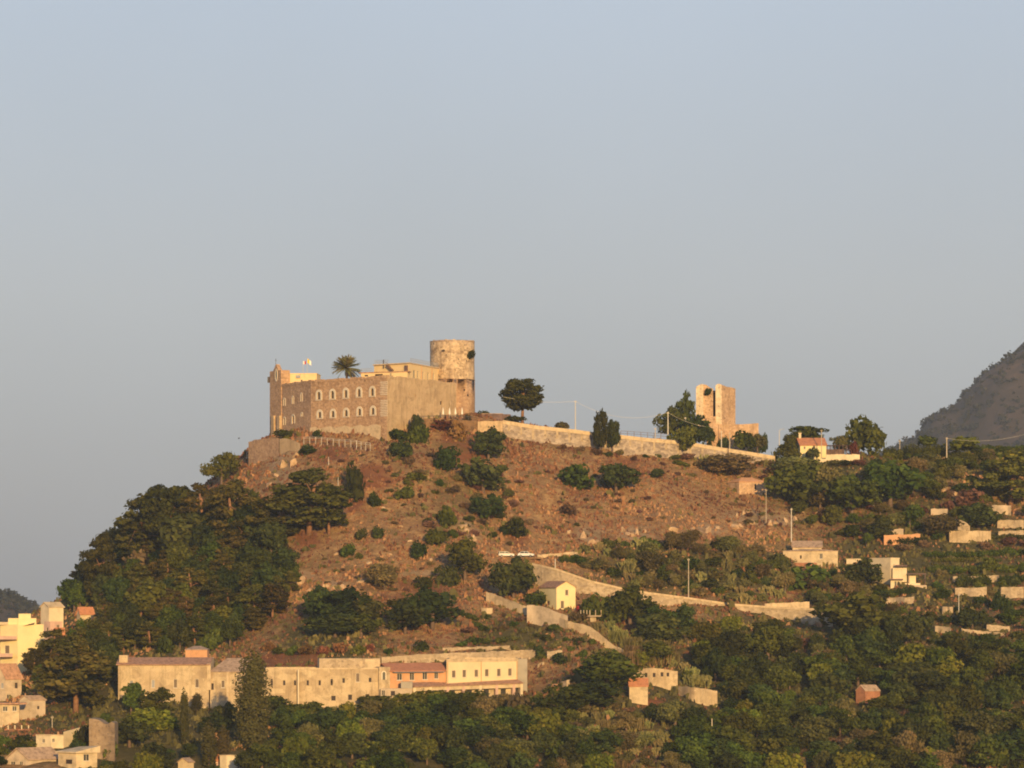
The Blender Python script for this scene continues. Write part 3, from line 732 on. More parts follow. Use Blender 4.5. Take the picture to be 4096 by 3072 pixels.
# chimney pipe and outside stair on the front
t, z = yw[0].px(*q('W6', 350, 560)); mb = MB(); mb.tube([yw[0].pt(t, zu - 1, .3), yw[0].pt(t, zu + 1.5, .3)], .16, 8); part(mb, 'flue', 'dark_metal', yb, yinv)
t0, z0_ = yw[0].px(*q('W6', 410, 570)); t1, z1_ = yw[0].px(*q('W6', 500, 650)); mb = MB()
for k in range(9):
    a = k / 9; tt = t0 + (t1 - t0) * a; zz3 = z0_ + (z1_ - z0_) * a
    mb.prism([tuple(yw[0].pt(x, 0, o).xy) for x, o in ((tt, 1.0), (tt + .45, 1.0), (tt + .45, .1), (tt, .1))], zz3 - .25, zz3)
mb.tube([yw[0].pt(t0, z0_ + .9, 1.0), yw[0].pt(t1, z1_ + .9, 1.0)], .05, 5)
part(mb, 'outside_stair', 'shed_brown', yb, yinv)
t, z = yw[0].px(*q('W6', 716, 615)); mb = MB(); mb.prism([tuple(yw[0].pt(x, 0, o).xy) for x, o in ((t - .55, .5), (t + .4, .5), (t + .4, -.1), (t - .55, -.1))], z - .8, z + .8); part(mb, 'unit_box', 'shed_brown', yb, yinv)
lw_pts = [XY(361, 1020), XY(407.5, 1014), XY(409.5, 1016.5), XY(365, 1025)]
zl = zat(372.0, 1014)
lw, lww, linv = building('lower_rooftop_wing', 'low yellow wing with a tiled edge in front of the yellow upper building', 'building', lw_pts, ZT - 2, zl, 'yellow_plaster',
                         {0: ('W6', [(60, 735, 60, 26, 'hole'), (262, 725, 130, 34, 'hole'), (450, 712, 30, 40, 'window')])})
mb = MB(); c_ = Vector((sum(p[0] for p in lw_pts) / 4, sum(p[1] for p in lw_pts) / 4)); mb.prism([tuple(Vector(p) + (Vector(p) - c_).normalized() * .55) for p in lw_pts], zl, zl + .28); part(mb, 'eaves', 'roof_tile', lw, linv)
railing(lw, linv, lerp2(lw_pts[0], lw_pts[1], .0), lerp2(lw_pts[0], lw_pts[1], .24), zl + .28, 1.0, 8)
lb_pts = block(283.5, 1041.2, 316.7, 1040.5, 9)
zlb = zat(374, 1041)
lb, lbw, lbinv = building('chapel_block', 'plain yellow flat roofed block with one door behind the bell turret', 'building', lb_pts, ZT - 2, zlb, 'yellow_plaster',
                          {0: ('W5', [(328, 690, 44, 110, 'door'), (575, 650, 32, 60, 'door')])})
parapet(lb, lbinv, lb_pts, zlb, .22, .3, 'yellow_plaster')
t, z = lbw[0].px(*q('W5', 527, 578)); mb = MB(); mb.prism([tuple(lbw[0].pt(x, 0, o).xy) for x, o in ((t - .6, .4), (t + .6, .4), (t + .6, -.05), (t - .6, -.05))], z - .4, z + .4); part(mb, 'air_conditioner', 'grey_metal', lb, lbinv)

# flags over the left block
for X, Yt, tilt, cols, lab in ((598, 345, 0, ('flag_red', 'flag_white'), 'small red and white flag on a thin pole above the castle'), (660, 305, .25, ('flag_yellow', 'flag_white'), 'yellow and white flag on a thin pole above the castle')):
    u, v = q('W5', X, Yt); p = P(u, v, 1036); fl = thing('flag', lab, 'flag', (p.x, p.y, zlb), 0, 'flags above the castle')
    mb = MB(); mb.tube([(0, 0, 0), (0, 0, p.z - zlb)], .045, 6); mb.build('flagpole', 'rail_metal', fl)
    for h in range(2):
        mb = MB(); nx, nz = 6, 4; w_, h_ = (.40, .95) if X == 598 else (.58, 1.3); base = p.z - zlb - h_ - .05
        g = [[(.06 + (h * nx + i) / nx * w_, .16 * math.sin((h * nx + i) * .9), base + j / nz * h_ - (h * nx + i) / nx * tilt * 1.8) for j in range(nz + 1)] for i in range(nx + 1)]
        for i in range(nx):
            for j in range(nz): mb.quad(g[i][j], g[i + 1][j], g[i + 1][j + 1], g[i][j + 1])
        mb.build('flag_panel', cols[1 - h] if X == 598 else cols[h], fl)

# closed parasols on the terrace
for X, k in ((1296, 'leftmost'), (1400, 'second from left'), (1495, 'third from left'), (1602, 'rightmost')):
    u, v = q('W6', X, 1385); p = P(u, v, 1022); o = thing('closed_parasol', f'closed white parasol on the castle terrace, {k} of four', 'parasol', (p.x, p.y, p.z - .4), 0, 'closed parasols on the castle terrace')
    mb = MB(); mb.tube([(0, 0, 0), (0, 0, 2.9)], .05, 6); mb.build('pole', 'rail_metal', o)
    mb = MB(); mb.lathe([(.34, .9), (.30, 1.3), (.2, 2.1), (.03, 2.85)], 10); mb.build('folded_canopy', 'umbrella_cloth', o, True)

# ------------------------------------------------------------------ walls that follow the ground
def ground_wall(name, label, zoom, top, bot, mat, thick=1.2, cat='wall', sub=4, fixedY=None, group=None, sink=2.5, cap=None, cap_h=.35, below=0):
    """top and bottom outlines in zoom pixels at the same X; distance from the ground at the foot"""
    tx = [p[0] for p in top]; ty = [p[1] for p in top]; bx = [p[0] for p in bot]; by = [p[1] for p in bot]
    n = max(2, int((max(tx) - min(tx)) / ZW[zoom][2] / sub)) + 1; L = []
    for X in np.linspace(min(tx), max(tx), n):
        ut, vt = q(zoom, X, float(np.interp(X, tx, ty))); ub, vb = q(zoom, X, float(np.interp(X, bx, by)))
        L.append([ut, vt, hit(ub, vb + below).y])
    Ys = np.array([l[2] for l in L])
    if fixedY: Ys = np.interp([l[0] for l in L], [a for a, b in fixedY], [b for a, b in fixedY])
    elif n > 4:
        k = np.polyfit(range(n), Ys, min(4, n - 2)); Ys = np.minimum(np.polyval(k, range(n)), Ys + .5) - .8; Ys = np.convolve(np.r_[Ys[0], Ys, Ys[-1]], [.25, .5, .25], 'valid')
    pts = [(P(l[0], l[1], Y)) for l, Y in zip(L, Ys)]
    for k in range(n - 1):
        X = min(tx) + (max(tx) - min(tx)) * (k + .5) / (n - 1); EX.append((L[k][0], (L[k][1] + L[k + 1][1]) / 2, L[k + 1][0], q(zoom, 0, float(np.interp(X, bx, by)))[1]))
    org = pts[0].copy(); root = thing(name, label, cat, org, 0, group)
    mb = MB(); rr = random.Random(len(label))
    F = [Vector(p) - org for p in pts]
    jit = [rr.uniform(-.14, .1) if not cap else rr.uniform(-.05, .05) for _ in F]
    for k in range(n - 1):
        a, b = F[k], F[k + 1]; za, zb_ = a.z + jit[k], b.z + jit[k + 1]
        ga = float(hz(a.x + org.x, a.y + org.y)) - org.z - sink; gb = float(hz(b.x + org.x, b.y + org.y)) - org.z - sink
        ga = min(ga, za - sink); gb = min(gb, zb_ - sink)
        mb.quad((a.x, a.y, ga), (b.x, b.y, gb), (b.x, b.y, zb_), (a.x, a.y, za)); mb.quad((a.x, a.y, za), (b.x, b.y, zb_), (b.x, b.y + thick, zb_), (a.x, a.y + thick, za))
        mb.quad((b.x, b.y + thick, gb), (a.x, a.y + thick, ga), (a.x, a.y + thick, za), (b.x, b.y + thick, zb_))
    for k in (0, n - 1):
        a = F[k]; g = float(hz(a.x + org.x, a.y + org.y)) - org.z - sink; g = min(g, a.z - sink); mb.quad((a.x, a.y, g), (a.x, a.y + thick, g), (a.x, a.y + thick, a.z), (a.x, a.y, a.z))
    mb.build('wall', mat, root)
    if cap:
        mb = MB()
        for k in range(n - 1):
            a, b = F[k], F[k + 1]
            mb.prism([(a.x, a.y - .14), (b.x, b.y - .14), (b.x, b.y + .45), (a.x, a.y + .45)], [a.z - cap_h, b.z - cap_h] * 1 + [b.z - cap_h, a.z - cap_h], [a.z + .03, b.z + .03, b.z + .03, a.z + .03])
        mb.build('coping', cap, root)
    return root, F, org

# the road's parapet wall running down to the right of the castle
tp = [(205, 425), (445, 465), (740, 495), (880, 515), (1075, 535), (1300, 560), (1450, 572), (1640, 597), (1815, 627), (2000, 655), (2212, 690)]
bt = [(205, 565), (500, 600), (880, 640), (1075, 640), (1300, 660), (1640, 690), (2000, 705), (2212, 715)]
fy = [(500, 1030), (575, 1037), (650, 1045), (720, 1052), (780, 1058)]
pw, PF, po = ground_wall('parapet_wall', 'long rubble road wall with pale parapet running right from the castle', 'Z2', tp, bt, 'rubble_wall', 1.5, fixedY=fy, sub=6, cap='pale_cap', cap_h=1.05, sink=7)
for k in range(1, len(PF) - 1):          # pale piers and the low arches between them
    if k % 2 == 0: continue
    a, b = PF[k], PF[k + 1]; d = Vector((b.x - a.x, b.y - a.y)).normalized(); mb = MB()
    mb.prism([(a.x - .32, a.y - .1), (a.x + .32, a.y - .1 + .06), (a.x + .32, a.y + .2), (a.x - .32, a.y + .2)], a.z - 3.4 + .6 * math.sin(k), a.z - .9); mb.build('pier', 'terrace_wall', pw)
# plaster wall of the terrace under the keep
ground_wall('terrace_wall', 'plain tan plaster wall at the top end of the road parapet', 'Z2', [(-60, 432), (204, 432)], [(-60, 540), (204, 560)], 'plaster_stone', 3, fixedY=[(466, 1024), (503, 1027)], sub=5, sink=6)
ground_wall('castle_terrace', 'overgrown earth terrace in front of the plastered castle face', 'P', [(411.5, 421), (416, 418.5), (440, 418.5), (478, 421)], [(411, 432), (440, 434), (478, 434)], 'ground_earth', 9, fixedY=[(411, 1004), (440, 1013), (478, 1025)], sub=3, sink=6)
# bastion at the left foot of the castle
ground_wall('bastion_wall', 'weathered grey retaining wall under the left end of the castle', 'P', [(248.5, 442), (256, 439.5), (266, 438.5), (273, 438), (279, 438.5)], [(248.5, 456), (262, 457), (279, 458)], 'tower_low', 8, fixedY=[(248, 1030), (262, 1024), (279, 1017)], sub=3, sink=5)
ground_wall('bastion_buttress', 'sunlit sloping plaster buttress under the castle beside the grey retaining wall', 'P', [(279.5, 438.5), (286, 438), (293, 440), (300, 443)], [(279.5, 458), (290, 460), (300, 452)], 'plaster_stone', 8, fixedY=[(279, 1016.5), (300, 1008)], sub=3, sink=5)
# lower road wall
tp = [(285, 338), (500, 385), (800, 490), (1080, 555), (1300, 592), (1700, 645), (2050, 695), (2212, 707), (2400, 720), (2660, 735), (2945, 742)]
bt = [(285, 510), (400, 535), (680, 600), (990, 645), (1340, 680), (1680, 700), (2050, 730), (2212, 750), (2660, 860), (2945, 905)]
ground_wall('road_wall', 'long curving stone retaining wall of the lower road', 'W1', tp, bt, 'terrace_wall', 4.5, sub=5, cap='pale_cap', cap_h=.5, sink=4)
ground_wall('parapet_piece', 'short pale raised parapet on the lower road wall at its right end', 'W3', [(120, 128), (300, 122), (480, 112)], [(120, 190), (480, 195)], 'pale_cap', .8, sub=4, sink=1)
# diagonal wall
tp = [('Z5', 1740, 1135), ('W1', 0, 628), ('W1', 230, 720), ('W1', 400, 765), ('W1', 600, 848), ('W1', 780, 890), ('W1', 850, 935), ('W1', 930, 1000), ('W1', 1000, 1058), ('W1', 1110, 1112)]
tp = [q(*t) for t in tp]
ground_wall('diagonal_wall', 'bare plastered boundary wall stepping diagonally down the slope', 'P', tp, [(a, b + 9.5 - max(0, (a - 590) * .12)) for a, b in tp], 'dirty_plaster', .8, sub=3, sink=2)
ground_wall('garden_wall', 'pale garden wall with roofed shed end below the gabled yellow house', 'W1', [(238, 705), (380, 720), (500, 765), (600, 800)], [(238, 860), (380, 890), (600, 900)], 'tan_plaster', 1.2, sub=3)
# terraces on the right
for i, (zm, t, b, m, lab) in enumerate([
    ('V4', [(85, 572), (430, 556)], [(85, 660), (430, 640)], 'terracotta_wall', 'low orange wall below the leafy trees on the right slope'),
    ('V4', [(80, 520), (270, 508)], [(80, 575), (270, 570)], 'tan_plaster', 'broken tan wall standing above the low orange wall'),
    ('V4', [(705, 528), (1100, 530)], [(720, 635), (1090, 632)], 'dirty_plaster', 'wide pale plastered terrace wall between trees at right'),
    ('V4', [(785, 420), (860, 440), (900, 490)], [(785, 520), (900, 530)], 'terrace_wall', 'small stepped stone wall above the wide pale terrace wall'),
    ('V4', [(1160, 425), (1413, 425)], [(1160, 500), (1413, 505)], 'terrace_wall', 'upper of two pale terrace walls at the right edge'),
    ('V4', [(1170, 530), (1413, 522)], [(1170, 590), (1413, 585)], 'terrace_wall', 'lower of two pale terrace walls at the right edge'),
    ('V4', [(530, 318), (690, 322)], [(530, 372), (690, 375)], 'tan_plaster', 'short tan hut wall between the trees above the terraces'),
    ('V4', [(1110, 285), (1290, 290)], [(1110, 350), (1290, 380)], 'tan_plaster', 'brown earth retaining wall beneath the big right pine'),
    ('V4', [(740, 960), (1190, 950)], [(740, 1010), (1190, 1010)], 'terrace_wall', 'long low terrace wall just under the vine row'),
    ('V4', [(760, 1070), (1060, 1062)], [(760, 1130), (1060, 1160)], 'terrace_wall', 'tan terrace wall below the second green bank'),
    ('V4', [(1195, 1065), (1413, 1062)], [(1195, 1160), (1413, 1165)], 'terrace_wall', 'broad pale terrace wall at right edge below the vines'),
    ('V4', [(640, 1245), (740, 1250)], [(640, 1320), (740, 1322)], 'terrace_wall', 'small square pale wall beside the thin right pole'),
    ('V4', [(740, 1332), (810, 1335)], [(740, 1372), (810, 1375)], 'terrace_wall', 'narrow pale ledge wall at the foot of the thin right pole'),
    ('V4', [(570, 1428), (720, 1440)], [(570, 1490), (720, 1500)], 'tan_plaster', 'rough tan wall end above the lower right wood'),
    ('V4', [(820, 1455), (1010, 1480), (1230, 1495)], [(820, 1500), (1230, 1530)], 'terrace_wall', 'pale wall line along the top of the lower right wood'),
    ('V4', [(1060, 1415), (1280, 1435)], [(1060, 1475), (1280, 1485)], 'terrace_wall', 'short stone terrace wall above the pale wall line'),
    ('W2', [(1150, 1095), (1400, 1085)], [(1150, 1135), (1400, 1135)], 'terrace_wall', 'broken pale wall under the white stepped house'),
    ('Z7', [(500, 285), (800, 262), (1865, 215)], [(500, 330), (1075, 320), (1865, 300)], 'terrace_wall', 'long rubble terrace wall right behind the yellow convent wing'),
    ('Z7', [(1040, 200), (1650, 184)], [(1040, 225), (1650, 210)], 'terrace_wall', 'thin pale wall line on the slope above the convent'),
    ('W1', [(330, 262), (520, 250), (700, 232)], [(330, 290), (700, 255)], 'pale_cap', 'low pale roadside wall to the right of the parked cars'),
    ('Z7', [(1965, 235), (2100, 220)], [(1965, 300), (2100, 280)], 'terrace_wall', 'small pale wall piece upslope of the convent right end'),
    ('Z7', [(1880, 345), (1940, 320)], [(1880, 385), (1940, 370)], 'terrace_wall', 'tiny stone wall piece at the convent right corner'),
    ('W4', [(1262, 602), (1450, 615), (1645, 650)], [(1262, 680), (1450, 770), (1600, 800)], 'dirty_plaster', 'grey brown retaining wall right of the ruined arcaded wall'),
    ('Z7', [(2085, 500), (2165, 480)], [(2085, 560), (2165, 560)], 'terrace_wall', 'little pale wall beside the small red shed'),
    ('Z8', [(765, 1235), (800, 1238), (830, 1236), (862, 1256), (900, 1280), (932, 1282), (958, 1262), (985, 1275)], [(765, 1570), (985, 1600)], 'earth_wall', 'tall tan retaining wall below the left convent corner'),
    ('V4', [(280, 930), (300, 930)], [(280, 960), (300, 960)], 'tan_plaster', 'tiny'),
    ]):
    if lab == 'tiny': continue
    ground_wall('retaining_wall' if 'terrace' in lab or 'retaining' in lab else 'garden_wall', lab, zm, t, b, m, 7 if 'left convent' in lab else 1.6, sub=3, sink=1.6, group='terrace and garden walls')

EX += [(118, 655, 260, 690), (262, 655, 527, 694), (505, 548, 542, 560), (270, 360, 480, 440), (540, 582, 578, 612)]
EX += [(239, 668, 264, 742), (181, 694, 188, 742), (204, 728, 214, 766), (218, 732, 228, 764), (478, 545, 545, 562)]
# ================================================================== CONVENT at the foot of the hill
YC = 842
def zz_(zoom, X, Yp, Y): return zat(q(zoom, X, Yp)[1], Y)
def uu(zoom, X): return q(zoom, X, 0)[0]
CG = 'wings of the convent'
p4 = block(uu('Z6', 160), YC, uu('Z6', 962), YC, 11)
z1 = zz_('Z6', 500, 350, YC)
cv, cvw, ci = building('convent_wing', 'tall sunlit left convent wing with a red tiled roof edge', 'building', p4, z1 - 22, z1, 'dirty_plaster',
    {0: ('Z6', [(278, 520, 32, 60, 'pale'), (470, 520, 30, 70, 'pale'), (667, 518, 34, 78, 'shutter'), (858, 516, 34, 78, 'shutter')])}, group=CG)
roof_gable(cv, ci, p4, z1, 1.45, 'roof_tile', 'dirty_plaster', over=.45)
mb = MB(); x0, x1 = XY(uu('Z6', 165), YC)[0], XY(uu('Z6', 240), YC)[0]; mb.box(x0, x1, YC + 1, YC + 3.5, z1 - .5, zz_('Z6', 200, 268, YC)); part(mb, 'chimney', 'dirty_plaster', cv, ci)
mb = MB(); x0 = XY(uu('Z6', 968), YC)[0]; mb.prism([(x0 - .55, YC - .15), (x0 + .3, YC - .15), (x0 + .3, YC + 9), (x0 - .55, YC + 9)], z1 - 6, [z1 + .2, z1 + .2, z1 + 1.6, z1 + 1.6]); part(mb, 'fire_wall', 'pale_cap', cv, ci)
p4 = block(uu('Z6', 755), YC + 9, uu('Z6', 948), YC + 9, 6)
zt_ = zz_('Z6', 850, 222, YC + 9)
bb, _, bi = building('roof_turret', 'squat brown tower block behind the red roof of the left convent wing', 'building', p4, zt_ - 8, zt_, 'terracotta_wall', group=CG)
roof_hip(bb, bi, p4, zt_, .8, 'roof_old', over=.2)
p4 = block(uu('Z6', 974), YC + .4, uu('Z6', 1466), YC + .4, 11)
z1 = zz_('Z6', 1100, 418, YC)
cv, _, ci = building('convent_wing', 'lower convent wing with an old grey mound roof left of the big cypress', 'building', p4, z1 - 20, z1, 'dirty_plaster',
    {0: ('Z6', [(995, 545, 24, 60, 'hole'), (1088, 522, 32, 66, 'shutter'), (1225, 470, 36, 60, 'shutter')])}, group=CG)
roof_hip(cv, ci, p4, z1, 3.1, 'roof_old', over=.3, ridge=.28)
mb = MB(); x = XY(uu('Z6', 1127), YC)[0]; mb.box(x - .25, x + .25, YC + .15, YC + .42, z1 - 20, z1); part(mb, 'pilaster', 'pale_cap', cv, ci)
p4 = block(uu('Z6', 1466), YC + .2, uu('Z7', 474), YC + 4, 11)
z1 = zz_('Z6', 1900, 392, YC + 2)
cv, _, ci = building('convent_wing', 'long weathered convent wing with a row of small windows', 'building', p4, z1 - 18, z1, 'dirty_plaster',
    {0: [('Z6', [(X, 512, 22, 46, 'hole') for X in (1520, 1630, 1726, 1838, 1944, 2050)]),
         ('Z7', [(60, 500, 22, 46, 'hole'), (165, 492, 24, 44, 'hole'), (290, 465, 34, 80, 'shutter'), (399, 486, 26, 40, 'hole'), (75, 648, 40, 44, 'hole'), (222, 640, 36, 50, 'hole'), (375, 636, 36, 50, 'hole')])]}, group=CG)
parapet(cv, ci, p4, z1, .35, .4, 'pale_cap', 'cornice')
mb = MB(); x = XY(uu('Z6', 1755), YC)[0]; mb.box(x - .16, x + .16, YC - .1, YC + .9, z1 - 18, z1); part(mb, 'drainpipe', 'white_plaster', cv, ci)
p4b = block(uu('Z6', 1940), YC + 8, uu('Z7', 490), YC + 10, 5); zb2 = zz_('Z6', 2050, 296, YC + 9)
bb, _, bi = building('convent_attic', 'set back rubble upper storey above the row of small windows', 'building', p4b, z1 - 1, zb2, 'terrace_wall',
    {0: ('Z7', [(322, 345, 24, 50, 'hole')])}, group=CG)
mb = MB(); a = p4b[1]; mb.box(a[0] - 5.2, a[0] - .1, a[1] - .5, a[1] - .1, z1 + .2, zb2 - .2); part(mb, 'plaster_patch', 'cream_plaster', bb, bi)
p4 = block(uu('Z7', 476), YC + 3.2, uu('Z7', 576), YC + 3.6, 9); z1 = zz_('Z7', 520, 372, YC + 3)
building('convent_wing', 'narrow pale convent bay between the weathered wing and the terracotta wing', 'building', p4, z1 - 15, z1, 'dirty_plaster', {0: ('Z7', [(521, 450, 26, 70, 'slit')])}, group=CG)
# terracotta wing
YR = YC + 4
p4 = block(uu('Z7', 577), YR, uu('Z7', 1074), YR + 5, 10); z1 = zz_('Z7', 820, 405, YR + 2)
cv, cvw, ci = building('convent_wing', 'terracotta convent wing with tiled roof and four windows', 'building', p4, z1 - 14, z1, 'terracotta_wall',
    {0: ('Z7', [(660, 458, 46, 62, 'window'), (770, 456, 42, 66, 'window'), (884, 450, 44, 66, 'window'), (985, 446, 36, 60, 'window')])}, group=CG)
roof_gable(cv, ci, p4, z1, 1.6, 'roof_bright', 'terracotta_wall', over=.5)
W = cvw[0]; mb = MB()
for t0, t1, zz4, dp, th in ((.5, W.L - .8, z1 - .35, 1.1, .1),):
    mb.prism([tuple(W.pt(t, 0, o).xy) for t, o in ((t0, dp), (t1, dp), (t1, 0), (t0, 0))], zz4, [zz4 + th] * 4)
part(mb, 'awning', 'grey_metal', cv, ci)
# yellow wing
p4 = [XY(uu('Z7', 1076), YR + 4.2), XY(uu('Z7', 1704), YR + 17), (XY(uu('Z7', 1704), YR + 17)[0], YR + 26), (XY(uu('Z7', 1076), YR + 4.2)[0], YR + 26)]; z1 = zz_('Z7', 1390, 325, YR + 10)
cv, cvw, ci = building('convent_wing', 'bright yellow convent wing with six dark upper windows', 'building', p4, z1 - 14, z1, 'convent_yellow',
    {0: ('Z7', [(1141, 434, 34, 66, 'shutter'), (1234, 430, 34, 68, 'shutter'), (1341, 427, 34, 66, 'shutter'), (1433, 423, 34, 66, 'shutter'), (1540, 420, 34, 68, 'shutter'), (1638, 417, 34, 68, 'shutter')])}, group=CG)
parapet(cv, ci, p4, z1, .75, .5, 'pale_cap', 'cornice')
W = cvw[0]
for X in (1083, 1380, 1696):
    t, _ = W.px(*q('Z7', X, 420)); mb = MB(); mb.tube([W.pt(t, z1 - 12, .12), W.pt(t, z1, .12)], .09, 6); part(mb, 'drainpipe', 'terracotta_wall', cv, ci)
W = Wall(XY(uu('Z7', 780), YR - 2.2), XY(uu('Z7', 1752), YR + 15)); ac = thing('arcade_porch', 'tiled porch with white pillars along the front of the yellow convent wing', 'porch', W.pt(0, z1 - 9), 0)
ai = Matrix.Translation(-W.pt(0, z1 - 9))
mb = MB(); t0_, zA = W.px(*q('Z7', 785, 545)); _, zB = W.px(*q('Z7', 1745, 512)); za_, zb_ = zA, zB
mb.poly([W.pt(0, za_, .4), W.pt(W.L, zb_, .4), W.pt(W.L, zb_ + .9, -2.6), W.pt(0, za_ + .9, -2.6)]); mb.poly([W.pt(0, za_ - .15, .4), W.pt(W.L, zb_ - .15, .4), W.pt(W.L, zb_, .4), W.pt(0, za_, .4)])
mb.poly([W.pt(0, za_ - .15, .4), W.pt(W.L, zb_ - .15, .4), W.pt(W.L, zb_ + .75, -2.6), W.pt(0, za_ + .75, -2.6)]); part(mb, 'tiled_roof', 'roof_tile', ac, ai)
mb = MB(); mb.poly([W.pt(0, za_ - 1.1), W.pt(W.L, zb_ - 1.1), W.pt(W.L, zb_ - .2), W.pt(0, za_ - .2)]); mb.poly([W.pt(0, za_ - 1.1, -.3), W.pt(W.L, zb_ - 1.1, -.3), W.pt(W.L, zb_ - 1.1), W.pt(0, za_ - 1.1)]); part(mb, 'beam', 'cream_plaster', ac, ai)
for X in (785, 935, 1088, 1228, 1375, 1520, 1672, 1745):
    t, z = W.px(*q('Z7', X, 560)); t = min(max(t, .4), W.L - .4); mb = MB(); zt_ = za_ + (zb_ - za_) * t / W.L - .2
    mb.prism([tuple(W.pt(a, 0, o).xy) for a, o in ((t - .35, .06), (t + .35, .06), (t + .35, -.5), (t - .35, -.5))], zt_ - 7, zt_); part(mb, 'pillar', 'pink_plaster' if X in (1088, 1228, 1520, 1672) else 'white_plaster', ac, ai)
mb = MB(); mb.poly([W.pt(0, za_ - 8, -1.2), W.pt(W.L, zb_ - 8, -1.2), W.pt(W.L, zb_ - .3, -1.2), W.pt(0, za_ - .3, -1.2)]); part(mb, 'back_wall', 'cream_plaster', ac, ai)
for X in (1000, 1150, 1300, 1450, 1600, 1712, 860):
    t, z = W.px(*q('Z7', X, 590)); mb = MB(); zt_ = za_ + (zb_ - za_) * t / W.L - 1.25
    mb.prism([tuple(W.pt(a, 0, o).xy) for a, o in ((t - .7, -1.1), (t + .7, -1.1), (t + .7, -1.19), (t - .7, -1.19))], zt_ - 2.6, zt_ - .1); part(mb, 'porch_window', 'glass_dark', ac, ai)
mb = MB(); mb.poly([W.pt(0, za_ - 4.2, .1), W.pt(W.L, zb_ - 4.2, .1), W.pt(W.L, zb_ - 3.2, .1), W.pt(0, za_ - 3.2, .1)]); part(mb, 'balustrade', 'white_plaster', ac, ai)
p4 = block(uu('Z7', 1706), YR + 19, uu('Z7', 1790), YR + 20, 8); z1 = zz_('Z7', 1740, 300, YR + 20)
building('convent_wing', 'plain grey end bay on the right of the yellow convent wing', 'building', p4, z1 - 13, z1, 'grey_plaster_and_shade', {0: ('Z7', [(1740, 560, 26, 40, 'hole')])}, group=CG)
p4 = block(uu('Z7', 492), YC + 1.5, uu('Z7', 770), YC + 1.2, 2.5); z1 = zz_('Z7', 600, 562, YC)
ag, _, gi = building('convent_porch', 'low grey annex at the foot of the terracotta convent wing', 'building', p4, z1 - 8, z1, 'tan_plaster', {0: ('Z7', [(515, 600, 34, 50, 'window'), (600, 605, 40, 44, 'hole')])}, group=CG)
mb = MB(); a = p4[1]; mb.box(a[0] - 2.6, a[0] + .1, a[1] - .1, a[1] + 2, z1, z1 + 1.6); part(mb, 'parapet_block', 'grey_plaster_and_shade', ag, gi)

# ================================================================== HOUSES on the slopes
def px_house(name, label, zoom, Xl, Xc, Xr, Ytop, Ybot, mat, ops=None, dl=4.0, dr=4.0, cat='house', depth=7, Yfix=None, roof=None, group=None, down=4):
    """corner nearest the viewer at Xc: walls Xl-Xc and Xc-Xr. dl, dr = how many metres farther the outer edges are"""
    Y = Yfix or hit(*q(zoom, Xc, Ybot)).y
    z1 = zat(q(zoom, Xc, Ytop)[1], Y)
    a, b, c = XY(uu(zoom, Xl), Y + dl), XY(uu(zoom, Xc), Y), XY(uu(zoom, Xr), Y + dr)
    d = (a[0] + c[0] - b[0], a[1] + c[1] - b[1]); EX.append((*q(zoom, Xl, Ytop - 30), *q(zoom, Xr, Ybot)))
    r, W, inv = building(name, label, cat, [a, b, c, d], z1 - (Ybot - Ytop) / ZW[zoom][2] * S * Y - down, z1, mat, ops, group=group)
    return r, W, inv, [a, b, c, d], z1, Y
HG = 'houses on the slopes'
# gabled yellow house by the lower road
h_, W, inv, p4, z1, Yh = px_house('house', 'small yellow house with gable front and red roof below the lower road wall', 'W1', 345, 500, 668, 552, 760, 'lemon_plaster',
    {0: ('W1', [(425, 690, 28, 40, 'shutter')]), 1: ('W1', [(592, 598, 30, 52, 'shutter'), (553, 705, 32, 70, 'door')])}, dl=8, dr=2.5, group=HG)
roof_gable(h_, inv, [p4[1], p4[2], p4[3], p4[0]], z1, 1.5, 'roof_tile', 'lemon_plaster', along=1, over=.25)
# terrace hut with posts
h_, W, inv, p4, z1, Yh = px_house('terrace_hut', 'small hut carrying a railed concrete terrace beside the yellow gabled house', 'W1', 760, 800, 850, 812, 870, 'cream_plaster', {0: ('W1', [(780, 850, 14, 20, 'hole')])}, dl=1, dr=2, group=HG)
mb = MB(); c_ = sum((Vector(p) for p in p4), Vector((0, 0))) / 4; pp = [Vector(p) + (Vector(p) - c_).normalized() * 1.4 for p in p4]; mb.prism([tuple(p) for p in pp], z1, z1 + .35); part(mb, 'terrace_slab', 'tan_plaster', h_, inv)
for k in range(6):
    a = lerp2(pp[0], pp[1], k / 3) if k < 3 else lerp2(pp[1], pp[2], (k - 3) / 2.01); mb = MB(); mb.box(a[0] - .1, a[0] + .1, a[1] - .1, a[1] + .1, z1 + .35, z1 + 1.7); part(mb, 'post', 'tan_plaster', h_, inv)
# stone hut on the slope
h_, W, inv, p4, z1, Yh = px_house('stone_hut', 'low stone hut with one window slit high on the right slope', 'W2', 20, 105, 300, 238, 335, 'ruin_stone', {1: ('W2', [(225, 270, 14, 42, 'hole')])}, dl=5, dr=1.5, group=HG)
roof_hip(h_, inv, [p4[1], p4[2], p4[3], p4[0]], z1, 1.3, 'terracotta_wall', over=.2, ridge=.3)
